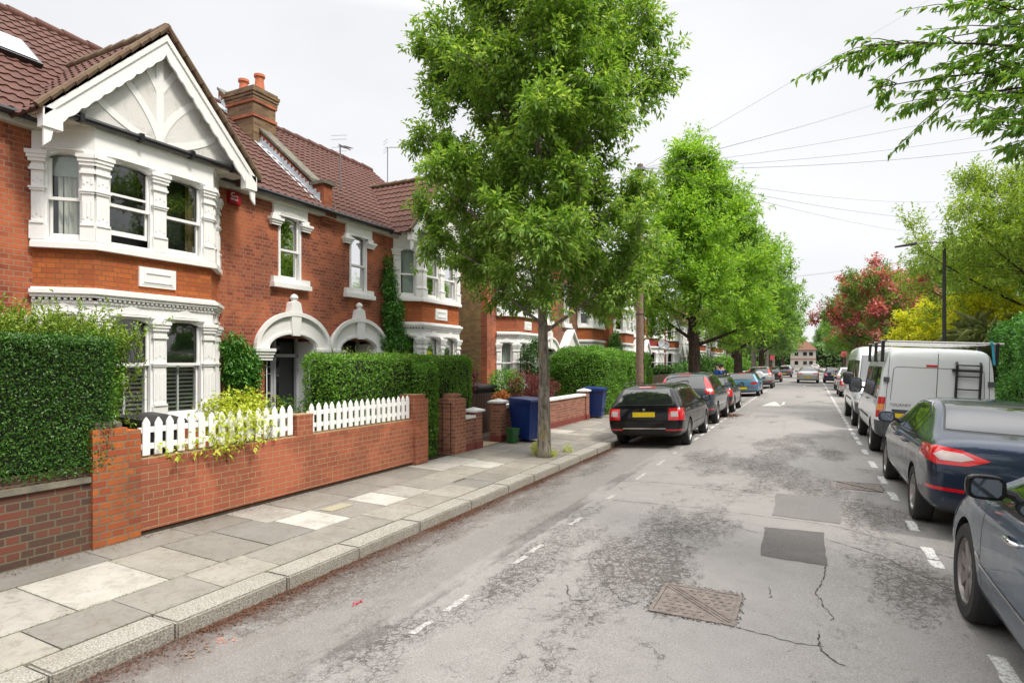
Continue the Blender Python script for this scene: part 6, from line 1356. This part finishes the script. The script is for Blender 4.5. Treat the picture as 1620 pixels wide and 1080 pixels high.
def wheel_mesh(par, name, loc, r, side, spokes=5, rimmat='alloy', w=.2, rimr=.68):
    root = tag(empty('wheel', loc)); root.parent = par; t_ = MB(); n = 40; ri = r*rimr
    t_.lathe((0, 0, 0), [(ri, -w/2+.01), (ri+.01, -w/2), (r*.93, -w/2), (r*.985, -w*.4), (r, -w*.3), (r, w*.3), (r*.985, w*.4), (r*.93, w/2), (ri+.01, w/2), (ri, w/2-.01), (ri-.02, 0)], n, 'x'); o = t_.build('tyre', 'tyre', root, smooth=True, sharp=35)
    m_ = MB(); x = side*(w/2-.012); m_.lathe((0, 0, 0), [(ri, x), (ri-.012, x+side*.004), (ri-.03, x-side*.02), (ri-.035, x-side*.09)], n, 'x')
    for k in range(spokes):
        a = 2*PI*k/spokes+.3; ca, sa = math.cos(a), math.sin(a)
        def q(rr, t, xx): return (xx, rr*ca-t*sa, rr*sa+t*ca)
        w0, w1 = (r*.09, r*.13) if spokes < 8 else (r*.05, r*.07)
        m_.add([q(r*.08, -w0, x-side*.02), q(r*.08, w0, x-side*.02), q(ri-.02, w1, x-side*.012), q(ri-.02, -w1, x-side*.012), q(r*.08, -w0*1.2, x-side*.06), q(r*.08, w0*1.2, x-side*.06), q(ri-.02, w1*1.1, x-side*.06), q(ri-.02, -w1*1.1, x-side*.06)], [(0, 1, 2, 3), (4, 7, 6, 5), (0, 4, 5, 1), (1, 5, 6, 2), (2, 6, 7, 3), (3, 7, 4, 0)])
    m_.lathe((0, 0, 0), [(r*.14, x-side*.05), (r*.13, x-side*.012), (r*.07, x-side*.004), (0, x-side*.004)], 16, 'x'); m_.build('rim', rimmat, root, smooth=True, sharp=30)
    d = MB(); d.lathe((0, 0, 0), [(ri-.02, x-side*.1), (0, x-side*.1)], 24, 'x'); d.lathe((0, 0, 0), [(ri*.8, x-side*.075), (ri*.3, x-side*.075)], 24, 'x'); d.build('brake_disc', 'trim_black', root)
    return root
def vehicle(name, label, cat, x, y, sp, col, heading=1, lvl=2, group=None, rimmat='alloy', spokes=5, slope=None):
    r_ = thing(name, label, cat, (0, 0, 0), 0, group); Ps = sp['P']; o = loft(Ps, lvl); hw = sp['hw']; rw = sp['r']; ya, yf = sp['ax']
    # wheel wells
    cb = MB()
    for yy in (ya, yf):
        for s_ in (-1, 1): cb.lathe((s_*(hw-.13), yy, rw), [(0, -.17), (rw+.045, -.17), (rw+.045, .2), (0, .2)], 32, 'x')
    cm_ = cb.build('cut', None); bo = o.modifiers.new('b', 'BOOLEAN'); bo.operation = 'DIFFERENCE'; bo.solver = 'EXACT'; bo.object = cm_
    bpy.context.view_layer.update(); em = bpy.data.meshes.new_from_object(o.evaluated_get(bpy.context.evaluated_depsgraph_get())); bpy.data.objects.remove(o); bpy.data.objects.remove(cm_)
    bm = bmesh.new(); bm.from_mesh(em); bm.normal_update(); em.materials.clear()
    mats = [M[col], M['trim_black'], M['bumper_grey']]
    for f in bm.faces:
        c = f.calc_center_median(); f.material_index = 0; f.smooth = True
        for yy in (ya, yf):
            d = math.hypot(c.y-yy, c.z-rw)
            if d < rw+.04 or (d < rw+.05 and (f.normal.y*(c.y-yy)+f.normal.z*(c.z-rw)) < 0): f.material_index = 1; f.smooth = False
        if f.normal.z < -.75 and c.z < .5: f.material_index = 1
        if sp.get('bumper') and ((c.y < sp['bumper'][1] or c.y > sp['L']-sp['bumper'][1]*1.6) and c.z < sp['bumper'][0]) and f.material_index == 0: f.material_index = 2
        if sp.get('roofmat') and c.z > sp['H']-.14 and f.material_index == 0: f.material_index = 3
    if sp.get('roofmat'): mats.append(M[sp['roofmat']])
    bvh = BVHTree.FromBMesh(bm)
    SIDE = lambda f: abs(f.normal.x) > .35
    zmid = sp['zw'][0]; REAR = lambda f: f.normal.y < -.08 and f.calc_center_median().y < sp['L']*.4; FRONT = lambda f: f.normal.y > .08 and f.calc_center_median().y > sp['L']*.5
    parts = []
    def cutpart(nm, ax, poly, sel, mat, seal=.018, off=.004):
        if seal:
            for f in region(bm, ax, grow(poly, seal), sel): f.material_index = 1
        fs = region(bm, ax, poly, sel)
        if not fs: return
        for sgn in ((-1, 1) if ax == 's' else (0,)):
            g_ = [f for f in fs if sgn == 0 or f.calc_center_median().x*sgn > 0]
            if not g_: continue
            vm = {}; nb = bmesh.new()
            for f in g_:
                vs = []
                for v in f.verts:
                    if v not in vm: vm[v] = nb.verts.new(v.co+v.normal*off)
                    vs.append(vm[v])
                try: nf = nb.faces.new(vs); nf.smooth = True
                except ValueError: pass
            me = bpy.data.meshes.new(nm); nb.to_mesh(me); nb.free(); me.materials.append(M[mat]); parts.append((nm, me))
        for f in fs: f.material_index = 1
    for w in sp['side']: cutpart('side_window', 's', w, SIDE, sp.get('glass', 'car_glass'))
    for w in sp.get('rearw', []): cutpart('rear_window', 'r', w, REAR, sp.get('glass', 'car_glass'))
    for w in sp.get('frontw', []): cutpart('windscreen', 'r', w, FRONT, sp.get('glass', 'car_glass'))
    for nm, poly, mat, dep in sp.get('tail', []):
        for sgn in (1, -1):
            pl = [(sgn*a, b) for a, b in poly]; sel = lambda f, d=dep, s_=sgn: f.calc_center_median().y < d and f.calc_center_median().x*s_ > 0 and (f.normal.y < -.05 or abs(f.normal.x) > .3)
            gg = set(f for f in bm.faces if f.calc_center_median().y < dep+.3); g2 = set(gg)
            for f in gg: g2.update(f.edges); g2.update(f.verts)
            bmesh.ops.bisect_plane(bm, geom=list(g2), dist=1e-5, plane_co=(0, dep, 0), plane_no=(0, 1, .0)); cutpart(nm, 'r', pl, sel, mat, 0, .003 if mat == 'lens_red' else .006)
    for nm, poly, mat, dep in sp.get('head', []):
        for sgn in (1, -1):
            pl = [(sgn*a, b) for a, b in poly]; sel = lambda f, d=dep, s_=sgn: f.calc_center_median().y > d and f.calc_center_median().x*s_ > 0
            gg = set(f for f in bm.faces if f.calc_center_median().y > dep-.3); g2 = set(gg)
            for f in gg: g2.update(f.edges); g2.update(f.verts)
            bmesh.ops.bisect_plane(bm, geom=list(g2), dist=1e-5, plane_co=(0, dep, 0), plane_no=(0, 1, 0)); cutpart(nm, 'r', pl, sel, mat, .01)
    bmesh.ops.triangulate(bm, faces=[f for f in bm.faces if len(f.verts) > 4])
    me = bpy.data.meshes.new('body'); bm.to_mesh(me); bm.free()
    for q in mats: me.materials.append(q)
    me.set_sharp_from_angle(angle=R(38)); link('body', me, r_)
    for nm, me in parts: link(nm, me, r_)
    # seams, trims and mouldings lie on the skin
    def ribbon(nm, ax, pts, w, mat, off=.0015, both=True):
        mb = MB()
        for sgn in ((-1, 1) if (ax == 's' and both) else (1,)):
            out = []; seq = []
            for i in range(len(pts)-1):
                a, b = Vector(pts[i]), Vector(pts[i+1]); k = max(1, int((b-a).length/.05)); seq += [a.lerp(b, j/k) for j in range(k)]
            seq.append(Vector(pts[-1])); L_ = []
            for i, p in enumerate(seq):
                d = (seq[min(i+1, len(seq)-1)]-seq[max(i-1, 0)]); d = d.normalized() if d.length > 1e-6 else Vector((1, 0)); nn_ = Vector((-d.y, d.x)); pr = []
                for s2 in (-1, 1):
                    q = p+nn_*w/2*s2
                    h = bvh.ray_cast(Vector((sgn*3, q[0], q[1])), Vector((-sgn, 0, 0))) if ax == 's' else bvh.ray_cast(Vector((q[0], -3 if ax == 'r' else 9, q[1])), Vector((0, 1 if ax == 'r' else -1, 0)))
                    pr.append(None if h[0] is None else h[0]+h[1]*off*(1 if h[1].dot(Vector((sgn, 0, 0)) if ax == 's' else Vector((0, -1 if ax == 'r' else 1, 0))) > 0 else -1))
                L_.append(pr)
            for a, b in zip(L_[:-1], L_[1:]):
                if None in a or None in b or (a[0]-b[0]).length > .25: continue
                mb.add([tuple(a[0]), tuple(a[1]), tuple(b[1]), tuple(b[0])], [(0, 1, 2, 3)])
        if mb.v: mb.build(nm, mat, r_, fix=False)
    for nm, ax, pts, w, mat in sp.get('lines', []): ribbon(nm, ax, pts, w, mat, .004 if mat != 'trim_black' else .0015)
    # handles
    for (hy, hz) in sp.get('handles', []):
        for sgn in (-1, 1):
            h = bvh.ray_cast(Vector((sgn*3, hy, hz)), Vector((-sgn, 0, 0)))
            if h[0] is None: continue
            p = h[0]; mb = MB(); mb.tube([(p.x-sgn*.005, hy-.10, hz), (p.x+sgn*.03, hy-.07, hz+.004), (p.x+sgn*.035, hy+.05, hz+.006), (p.x-sgn*.0, hy+.10, hz)], [.012, .016, .017, .012], 8); mb.build('door_handle', sp.get('hmat', col), r_, smooth=True)
    my, mz = sp['mirror']
    for sgn in (-1, 1):
        h = bvh.ray_cast(Vector((sgn*3, my, mz)), Vector((-sgn, 0, 0))); px_ = h[0].x if h[0] is not None else sgn*hw*.9; mb = MB(); k = sp.get('msc', 1)
        b_ = bmesh.new(); bmesh.ops.create_uvsphere(b_, u_segments=20, v_segments=12, radius=1)
        for v in b_.verts:
            c = v.co; c2 = Vector((abs(c.x)**.55*(1 if c.x > 0 else -1), abs(c.y)**.7*(1 if c.y > 0 else -1), abs(c.z)**.6*(1 if c.z > 0 else -1)))
            c2.y = max(c2.y, -.35); v.co = Vector((px_+sgn*(.13*k+.03)+c2.x*.115*k, my-.02+c2.y*.085*k, mz+.05*k+c2.z*(.085*k if k < 1.2 else .15*k)))
        me = bpy.data.meshes.new('wing_mirror'); b_.to_mesh(me); b_.free(); me.materials.append(M[sp.get('mirmat', col)]); me.polygons.foreach_set('use_smooth', [True]*len(me.polygons)); mo = link('wing_mirror', me, r_)
        mb.add([(px_+sgn*(.13*k+.03)+a*.085*k, my-.02-.034*k, mz+.05*k+b*(.062*k if k < 1.2 else .13*k)) for a, b in ((-.75, -1), (.75, -1), (1, -.6), (1, .6), (.75, 1), (-.75, 1), (-1, .6), (-1, -.6))], [tuple(range(8))]); mb.build('mirror_glass', 'mirror_dark', mo, fix=False)
        mb = MB(); mb.tube([(px_-sgn*.03, my, mz), (px_+sgn*.07, my-.01, mz+.03)], [.03, .025], 8); mb.build('arm', 'trim_black', mo)
    for s_ in (-1, 1):
        for yy in (ya, yf): wheel_mesh(r_, 'wheel', (s_*(hw-.115), yy, rw), rw, s_, spokes, rimmat)
    pz_ = sp.get('plate')
    if pz_:
        h = bvh.ray_cast(Vector((0, -3, pz_)), Vector((0, 1, 0))); yy = h[0].y-.012; mb = MB(); mb.box(-.26, .26, yy-.004, yy, pz_-.055, pz_+.055); tag(mb.build('number_plate', 'plate_yellow', r_))
        mb = MB(); mb.box(-.28, .28, yy+.0, yy+.02, pz_-.075, pz_+.075); mb.build('plate_holder', 'trim_black', r_)
        h = bvh.ray_cast(Vector((0, 9, .42)), Vector((0, -1, 0)))
        if h[0] is not None: yy = h[0].y+.01; mb = MB(); mb.box(-.26, .26, yy, yy+.006, .37, .48); mb.build('front_plate', 'plate_white', r_)
    # set on the cambered road
    xl, xr = x-hw+.12, x+hw-.12; sl = (rz(xr)-rz(xl))/(xr-xl); zc = (rz(xl)+rz(xr))/2
    if heading > 0: r_.location = (x, y, zc); r_.rotation_euler = (0, -math.atan(sl), 0)
    else: r_.location = (x, y, zc); r_.rotation_euler = Matrix.Rotation(-math.atan(sl), 3, 'Y').to_4x4().to_euler() if False else (0, math.atan(sl), PI)
    return r_, bvh
def S(L_, scale=1): return L_
door_lines = lambda a, b, c, zt, zb, belt: [('door_seam', 's', [(a, belt), (a, zb+.1), (a+.06, zb)], .008, 'trim_black'), ('door_seam', 's', [(b, zt), (b, zb)], .008, 'trim_black'), ('door_seam', 's', [(c, belt), (c-.02, zb+.15), (c-.08, zb)], .008, 'trim_black'), ('door_seam', 's', [(a+.06, zb), (c-.08, zb)], .006, 'trim_black')]
ESTATE = dict(L=4.57, H=1.47, hw=.885, r=.318, ax=(.97, 3.55), zw=(.98,), P=[
 (0, .44, .62, .67, .62, .72, .70, .60), (.03, .36, .76, .83, .74, .815, .80, .72), (.08, .31, .88, .965, .79, .85, .835, .74), (.14, .28, .93, 1.06, .81, .87, .855, .72), (.27, .26, .95, 1.22, .83, .88, .865, .69), (.43, .25, .955, 1.39, .835, .885, .87, .64), (.55, .24, .955, 1.44, .84, .885, .87, .63), (1.1, .22, .955, 1.47, .84, .885, .87, .635), (1.9, .2, .95, 1.475, .84, .885, .87, .64), (2.5, .2, .945, 1.46, .84, .885, .87, .63), (2.78, .2, .94, 1.42, .84, .885, .87, .62), (3.15, .2, .93, 1.22, .84, .885, .865, .66), (3.5, .2, .92, 1.0, .84, .88, .85, .76), (3.75, .2, .88, .95, .83, .88, .83, .75), (4.15, .21, .8, .88, .80, .86, .80, .7), (4.42, .24, .68, .77, .72, .80, .74, .62), (4.54, .3, .56, .63, .60, .70, .66, .52)],
 side=[[(.62, .99), (1.02, .985), (1.02, 1.37), (.80, 1.36)], [(1.09, .985), (1.92, .98), (1.92, 1.395), (1.12, 1.385)], [(2.0, .98), (3.02, .975), (2.92, 1.04), (2.55, 1.36), (2.0, 1.395)]],
 rearw=[[(-.66, 1.02), (.66, 1.02), (.53, 1.36), (-.53, 1.36)]], frontw=[[(-.66, 1.02), (.66, 1.02), (.52, 1.38), (-.52, 1.38)]],
 tail=[('tail_light', [(.56, .66), (.95, .66), (.95, .93), (.58, .93)], 'lens_red', .33), ('reversing_light', [(.62, .74), (.79, .74), (.77, .86), (.62, .86)], 'lens_clear', .2), ('reflector', [(.5, .42), (.9, .42), (.9, .455), (.5, .455)], 'lens_red', .2)],
 head=[('headlight', [(.42, .6), (.95, .62), (.95, .76), (.45, .72)], 'lens_lamp', 4.1)],
 lines=door_lines(1.07, 1.96, 3.05, 1.4, .3, .95)+[('tailgate_seam', 'r', [(-.55, .97), (-.56, .60), (.56, .60), (.55, .97)], .01, 'trim_black'), ('bumper_strip', 'r', [(-.5, .47), (.5, .47)], .02, 'chrome'), ('window_trim', 's', [(.64, .972), (3.0, .96)], .012, 'trim_black'), ('side_moulding', 's', [(1.2, .5), (3.0, .5)], .02, 'trim_black'), ('high_brake_light', 'r', [(-.2, 1.41), (.2, 1.41)], .022, 'lens_red'), ('badge', 'r', [(-.03, .9), (.03, .9)], .05, 'chrome')],
 handles=[(1.35, .86), (2.2, .86)], mirror=(2.93, .98), plate=.79)
def scaled(sp, ky=1, kz=1, kx=1, **over):
    s2 = dict(sp); s2['L'] = sp['L']*ky; s2['H'] = sp['H']*kz; s2['hw'] = sp['hw']*kx; s2['ax'] = tuple(a*ky for a in sp['ax']); s2['r'] = sp['r']
    s2['P'] = [(y*ky, zb*kz, zs*kz, zt*kz, a*kx, b*kx, c*kx, d*kx) for y, zb, zs, zt, a, b, c, d in sp['P']]
    s2['side'] = [[(a*ky, b*kz) for a, b in w] for w in sp['side']]
    for k in ('rearw', 'frontw'): s2[k] = [[(a*kx, b*kz) for a, b in w] for w in sp.get(k, [])]
    s2['tail'] = [(n, [(a*kx, b*kz) for a, b in p], m_, d*ky) for n, p, m_, d in sp.get('tail', [])]; s2['head'] = [(n, [(a*kx, b*kz) for a, b in p], m_, d*ky) for n, p, m_, d in sp.get('head', [])]
    s2['lines'] = [(n, ax, [(a*(ky if ax == 's' else kx), b*kz) for a, b in p], w, m_) for n, ax, p, w, m_ in sp.get('lines', [])]; s2['handles'] = [(a*ky, b*kz) for a, b in sp['handles']]; s2['mirror'] = (sp['mirror'][0]*ky, sp['mirror'][1]*kz); s2['plate'] = sp['plate']*kz; s2.update(over); return s2
SUV = scaled(ESTATE, 1.0, 1.14, 1.02, r=.35, bumper=(.62, .5), tail=[('tail_light', [(.66, 1.0), (.98, .98), (.98, 1.2), (.60, 1.56), (.585, 1.54)], 'lens_red', .42), ('reversing_light', [(.70, 1.06), (.98, 1.05), (.98, 1.14), (.67, 1.16)], 'lens_clear', .3), ('reflector', [(.5, .5), (.9, .5), (.9, .54), (.5, .54)], 'lens_red', .2)])
HATCH = scaled(ESTATE, .88, 1.0, .97)
MINI = scaled(ESTATE, .90, .965, 1.0, roofmat='paint_black', tail=[('tail_light', [(.46, .72), (.80, .72), (.80, .84), (.48, .84)], 'lens_red', .2), ('reflector', [(.42, .50), (.72, .50), (.72, .54), (.42, .54)], 'lens_red', .2)], plate=.50)
SALOON = dict(L=4.8, H=1.47, hw=.925, r=.335, ax=(1.0, 3.85), zw=(1.05,), P=[
 (0, .46, .68, .74, .66, .74, .72, .62), (.03, .36, .82, .90, .78, .84, .825, .74), (.09, .3, .93, 1.04, .82, .885, .865, .78), (.17, .27, .985, 1.105, .85, .905, .885, .78), (.45, .25, 1.0, 1.15, .87, .92, .90, .77), (.75, .24, 1.0, 1.22, .87, .925, .905, .72), (1.15, .22, 1.0, 1.355, .875, .925, .905, .64), (1.6, .21, .99, 1.45, .875, .925, .905, .615), (2.1, .2, .98, 1.475, .875, .925, .905, .62), (2.6, .2, .975, 1.47, .875, .925, .905, .62), (2.95, .2, .97, 1.42, .875, .925, .905, .615), (3.35, .2, .96, 1.22, .875, .925, .90, .66), (3.75, .2, .94, 1.03, .87, .92, .88, .76), (4.0, .2, .90, .97, .86, .915, .865, .76), (4.4, .21, .8, .88, .83, .89, .82, .7), (4.66, .25, .68, .77, .74, .82, .75, .62), (4.78, .32, .56, .63, .62, .72, .68, .52)],
 side=[[(1.28, 1.035), (1.50, 1.03), (1.50, 1.29), (1.40, 1.27)], [(1.56, 1.03), (2.28, 1.015), (2.28, 1.39), (1.95, 1.385), (1.58, 1.31)], [(2.36, 1.015), (3.28, 1.0), (3.15, 1.08), (2.78, 1.35), (2.36, 1.39)]],
 rearw=[[(-.66, 1.165), (.66, 1.165), (.52, 1.41), (-.52, 1.41)]], frontw=[[(-.68, 1.05), (.68, 1.05), (.52, 1.39), (-.52, 1.39)]],
 tail=[('tail_light', [(.36, .90), (.56, .83), (.84, .83), (.99, .90), (.99, .985), (.82, 1.02), (.6, .99)], 'lens_red', .58), ('reversing_light', [(.50, .905), (.62, .87), (.80, .875), (.86, .93), (.78, .975), (.6, .955)], 'lens_clear', .36), ('reflector', [(.58, .54), (.9, .555), (.9, .59), (.58, .575)], 'lens_red', .35)],
 head=[('headlight', [(.45, .64), (.95, .66), (.95, .82), (.5, .76)], 'lens_lamp', 4.25)],
 lines=door_lines(1.52, 2.32, 3.3, 1.4, .3, 1.0)+[('boot_seam', 'r', [(-.60, 1.1), (-.60, .9), (-.52, .62), (.52, .62), (.60, .9), (.60, 1.1)], .010, 'trim_black'), ('window_trim', 's', [(1.24, 1.02), (1.56, 1.008), (3.3, .985)], .014, 'chrome'), ('window_trim', 's', [(1.24, 1.02), (1.42, 1.30), (1.9, 1.405), (2.6, 1.408), (2.9, 1.34)], .010, 'chrome'), ('bumper_seam', 'r', [(-.95, .76), (-.6, .78)], .006, 'trim_black')],
 handles=[(1.72, .88), (2.52, .88)], mirror=(3.12, 1.03), plate=.60)
ce, _ = vehicle('parked_car', 'black estate car parked nearest on the left, yellow number plate', 'car', -3.37, 13.72, ESTATE, 'paint_black', lvl=3, spokes=9)
for s_ in (-1, 1): m_ = MB(); m_.tube([(s_*.60, .62, 1.43), (s_*.615, .75, 1.485), (s_*.625, 1.6, 1.505), (s_*.615, 2.4, 1.49), (s_*.60, 2.55, 1.44)], .014, 8); m_.build('roof_rail', 'trim_black', ce, smooth=True)
vehicle('parked_car', 'dark grey sport utility car with tall upright tail lights, right behind the black estate', 'car', -3.44, 19.15, SUV, 'paint_darkgrey', lvl=2, spokes=7)
vehicle('parked_car', 'small dark green-grey hatchback in front of the grey sport utility car', 'car', -3.38, 24.0, HATCH, 'paint_charcoal')
vehicle('parked_car', 'light blue small hatchback with black roof parked on the left', 'car', -3.3, 36.3, MINI, 'paint_skyblue')
c1, _ = vehicle('parked_car', 'silver sport utility car with a round white spare wheel cover on its tailgate', 'car', -3.15, 47.4, SUV, 'paint_silver')
sw = MB(); sw.lathe((0, 0, 0), [(0, 0), (.3, 0), (.34, .04), (.34, .16), (.3, .18), (0, .18)], 28, 'x'); sw.v = [(y, -.13+x, z+.98) for x, y, z in sw.v]; sw.build('spare_wheel_cover', 'paint_white', c1, smooth=True, sharp=40)
vehicle('parked_car', 'dark hatchback just beyond the silver sport utility car', 'car', -3.05, 62.5, HATCH, 'paint_charcoal')
vehicle('parked_car', 'mauve-grey hatchback parked far up on the left, slightly out from the kerb', 'car', -2.6, 82, MINI, 'paint_mauve')
vehicle('parked_car', 'white hatchback beyond the mauve-grey one', 'car', -2.9, 98, HATCH, 'paint_white')
vehicle('parked_car', 'teal hatchback farthest up on the left', 'car', -3.0, 110, HATCH, 'paint_teal')
vehicle('moving_car', 'silver saloon driving away in the middle of the road', 'car', .05, 60.2, scaled(SALOON, 1.0, .98, 1.0), 'paint_silver')
# right-hand side
vehicle('parked_car', 'dark slate-blue saloon with long red and white tail lights, parked on the right', 'car', 2.10, 7.98, scaled(SALOON, 1.02, 1.02, 1.02, mirmat='paint_slate'), 'paint_slate', lvl=3, spokes=5)
NEAR = scaled(SALOON, 1.0, 1.04, 1.03, r=.365, hmat='chrome', ax=(.98, 3.78), mirmat='paint_black', msc=.94, mirror=(3.02, 1.10), lines=[l for l in scaled(SALOON, 1.0, 1.04, 1.03)['lines'] if l[0] != 'window_trim']+[('side_moulding', 's', [(1.4, .50), (2.9, .54), (3.30, .56)], .018, 'chrome'), ('window_trim', 's', [(1.28, 1.05), (3.3, 1.022)], .014, 'trim_black'), ('wing_badge', 's', [(3.32, .60), (3.4, .615)], .02, 'chrome')])
NEAR['handles'] = [(1.72, .90), (2.62, .90)]
vehicle('parked_car', 'blue-grey car cut off by the right edge, nearest the camera', 'car', 2.0, 1.87, NEAR, 'paint_bluegrey', lvl=3, rimmat='dark_alloy', spokes=7)
VAN = dict(L=5.5, H=2.32, hw=.985, r=.345, ax=(1.15, 4.35), zw=(1.3,), bumper=(.78, .34), P=[
 (0, .46, .95, 2.06, .82, .90, .90, .80), (.02, .42, .98, 2.2, .90, .95, .94, .83), (.07, .40, 1.0, 2.27, .93, .975, .965, .845), (.16, .38, 1.0, 2.30, .94, .985, .975, .855), (1.2, .36, 1.0, 2.32, .94, .985, .975, .86), (2.4, .36, 1.0, 2.32, .94, .985, .975, .86), (3.3, .36, 1.0, 2.30, .94, .985, .975, .86), (3.6, .36, 1.0, 2.22, .94, .985, .975, .85), (3.95, .36, 1.0, 1.98, .94, .985, .97, .82), (4.35, .36, 1.02, 1.62, .94, .985, .96, .82), (4.75, .34, 1.02, 1.27, .93, .98, .94, .84), (5.1, .32, .96, 1.12, .90, .96, .90, .78), (5.35, .32, .85, .98, .84, .9, .84, .7), (5.47, .36, .7, .8, .74, .80, .76, .6)],
 side=[[(.30, 1.22), (1.75, 1.22), (1.75, 1.86), (.34, 1.86)], [(1.85, 1.22), (3.1, 1.22), (3.1, 1.86), (1.85, 1.86)], [(3.2, 1.22), (4.5, 1.2), (4.42, 1.35), (3.95, 1.84), (3.2, 1.86)]], rearw=[], frontw=[[(-.82, 1.28), (.82, 1.28), (.72, 2.0), (-.72, 2.0)]],
 tail=[('tail_light', [(.86, .84), (1.05, .84), (1.05, 1.26), (.83, 1.26)], 'lens_red', .13), ('reversing_light', [(.862, .98), (1.05, .98), (1.05, 1.11), (.85, 1.11)], 'lens_orange', .10)],
 head=[('headlight', [(.5, .78), (.95, .8), (.95, 1.0), (.62, .96)], 'lens_lamp', 4.9)],
 lines=door_lines(2.0, 3.14, 4.5, 1.2, .5, 1.2)+[('door_seam', 'r', [(0, .62), (0, 2.22)], .012, 'trim_black'), ('door_seam', 'r', [(-.84, .62), (-.82, 1.3), (-.79, 2.2)], .010, 'trim_black'), ('door_seam', 'r', [(.84, .62), (.82, 1.3), (.79, 2.2)], .010, 'trim_black'),
  ('door_panel_seam', 'r', [(-.75, 1.2), (-.72, 1.84), (-.67, 1.89), (.67, 1.89), (.72, 1.84), (.75, 1.2)], .010, 'bumper_grey'), ('roof_seam', 's', [(.1, 2.0), (3.6, 2.0)], .012, 'trim_black'), ('high_brake_light', 'r', [(-.19, 1.93), (-.01, 1.93)], .045, 'lens_red'), ('side_moulding', 's', [(1.6, .72), (3.9, .72)], .06, 'bumper_grey')],
 handles=[(2.15, 1.12), (4.0, 1.1)], hmat='trim_black', mirmat='trim_black', mirror=(4.25, 1.28), msc=1.35, plate=None)
v1, vb = vehicle('parked_van', 'white panel van with black rear-door ladder and roof rack, parked on the right', 'van', 2.24, 14.35, scaled(dict(VAN, plate=.9), 1, 1, 1.03, plate=None), 'paint_vansilver', lvl=2, spokes=6)
def rear_y(x, z):
    h = vb.ray_cast(Vector((x, -3, z)), Vector((0, 1, 0))); return h[0].y if h[0] is not None else 0
m_ = MB()
for x in (.30, .68): m_.tube([(x, -.06, 1.1), (x, -.06, 1.98), (x, rear_y(x, 1.98), 2.02)], .022, 8)
for z in (1.25, 1.5, 1.75, 1.97): m_.tube([(.30, -.06, z), (.68, -.06, z)], .014, 6)
m_.box(.28, .70, -.08, -.05, 1.84, 1.88); m_.box(.23, .32, -.08, .0, 1.84, 1.9); m_.build('ladder', 'trim_black', v1)
m_ = MB()
for y in (.12, 1.5, 2.9): m_.tube([(-.98, y, 2.41), (1.05, y, 2.41)], .018, 8)
for x in (-.9, .9): m_.tube([(x, -.05, 2.41), (x, 3.0, 2.41)], .016, 8)
m_.build('roof_rack', 'alloy', v1)
m_ = MB()
for y in (.12, 1.5, 2.9):
    for x in (-.93, .93): m_.slab([(0, 0), (.03, 0), (.03, .1), (0, .1)], 0, 0) if False else m_.box(x-.02 if x > 0 else x-.035, x+.035 if x > 0 else x+.02, y-.06, y+.06, 1.98, 2.42)
m_.build('rack_brackets', 'trim_black', v1)
m_ = MB(); m_.tube([(.84, -.03, 2.4), (.86, -.03, 2.2), (.88, -.05, 2.0)], .02, 5); m_.tube([(.80, -.03, 2.42), (.84, -.03, 2.42)], .03, 5); m_.build('strap', 'strap_blue', v1)
m_ = MB()
for x in (-.86, .86):
    for z in (1.62,): m_.box(x-.05, x+.05, rear_y(.8, z)-.04, rear_y(.8, z), z-.05, z+.05)
m_.build('hinge', 'bumper_grey', v1)
m_ = MB(); yy = rear_y(-.4, .95); m_.box(-.74, -.1, yy-.012, yy, .80, 1.02); m_.build('plate_recess', 'bumper_grey', v1)
m_ = MB(); m_.box(-.68, -.16, yy-.02, yy-.012, .83, .94); m_.build('number_plate', 'plate_yellow', v1)
m_ = MB(); m_.box(-.34, -.24, yy-.03, yy-.012, .975, 1.01); m_.build('door_handle', 'trim_black', v1)
text_mesh('TOURNEY', .075, 'bumper_grey', v1, (-.78, rear_y(-.5, 1.12)-.006, 1.09), (R(90), 0, 0), 1.1)
v2, _ = vehicle('parked_van', 'taller white van beyond the one with the ladder, facing the camera, black door mirrors', 'van', 2.2, 26.2, scaled(dict(VAN, plate=.9), 1.12, 1.09, 1.0, r=.36, plate=None), 'paint_white', heading=-1)
vehicle('parked_car', 'silver estate car with narrow red tail lights beyond the tall white van', 'car', 2.45, 38.0, scaled(ESTATE, .95, 1.0, .97), 'paint_silver')
vehicle('parked_car', 'white hatchback beyond the silver estate on the right', 'car', 2.6, 46.5, scaled(HATCH, 1, 1.12, 1.0), 'paint_white')
vehicle('parked_car', 'dark blue small car farthest along the right-hand row', 'car', 2.2, 62, HATCH, 'paint_navy')
vehicle('parked_car', 'white car standing far away at the end of the street', 'car', 1.6, 150, HATCH, 'paint_white')
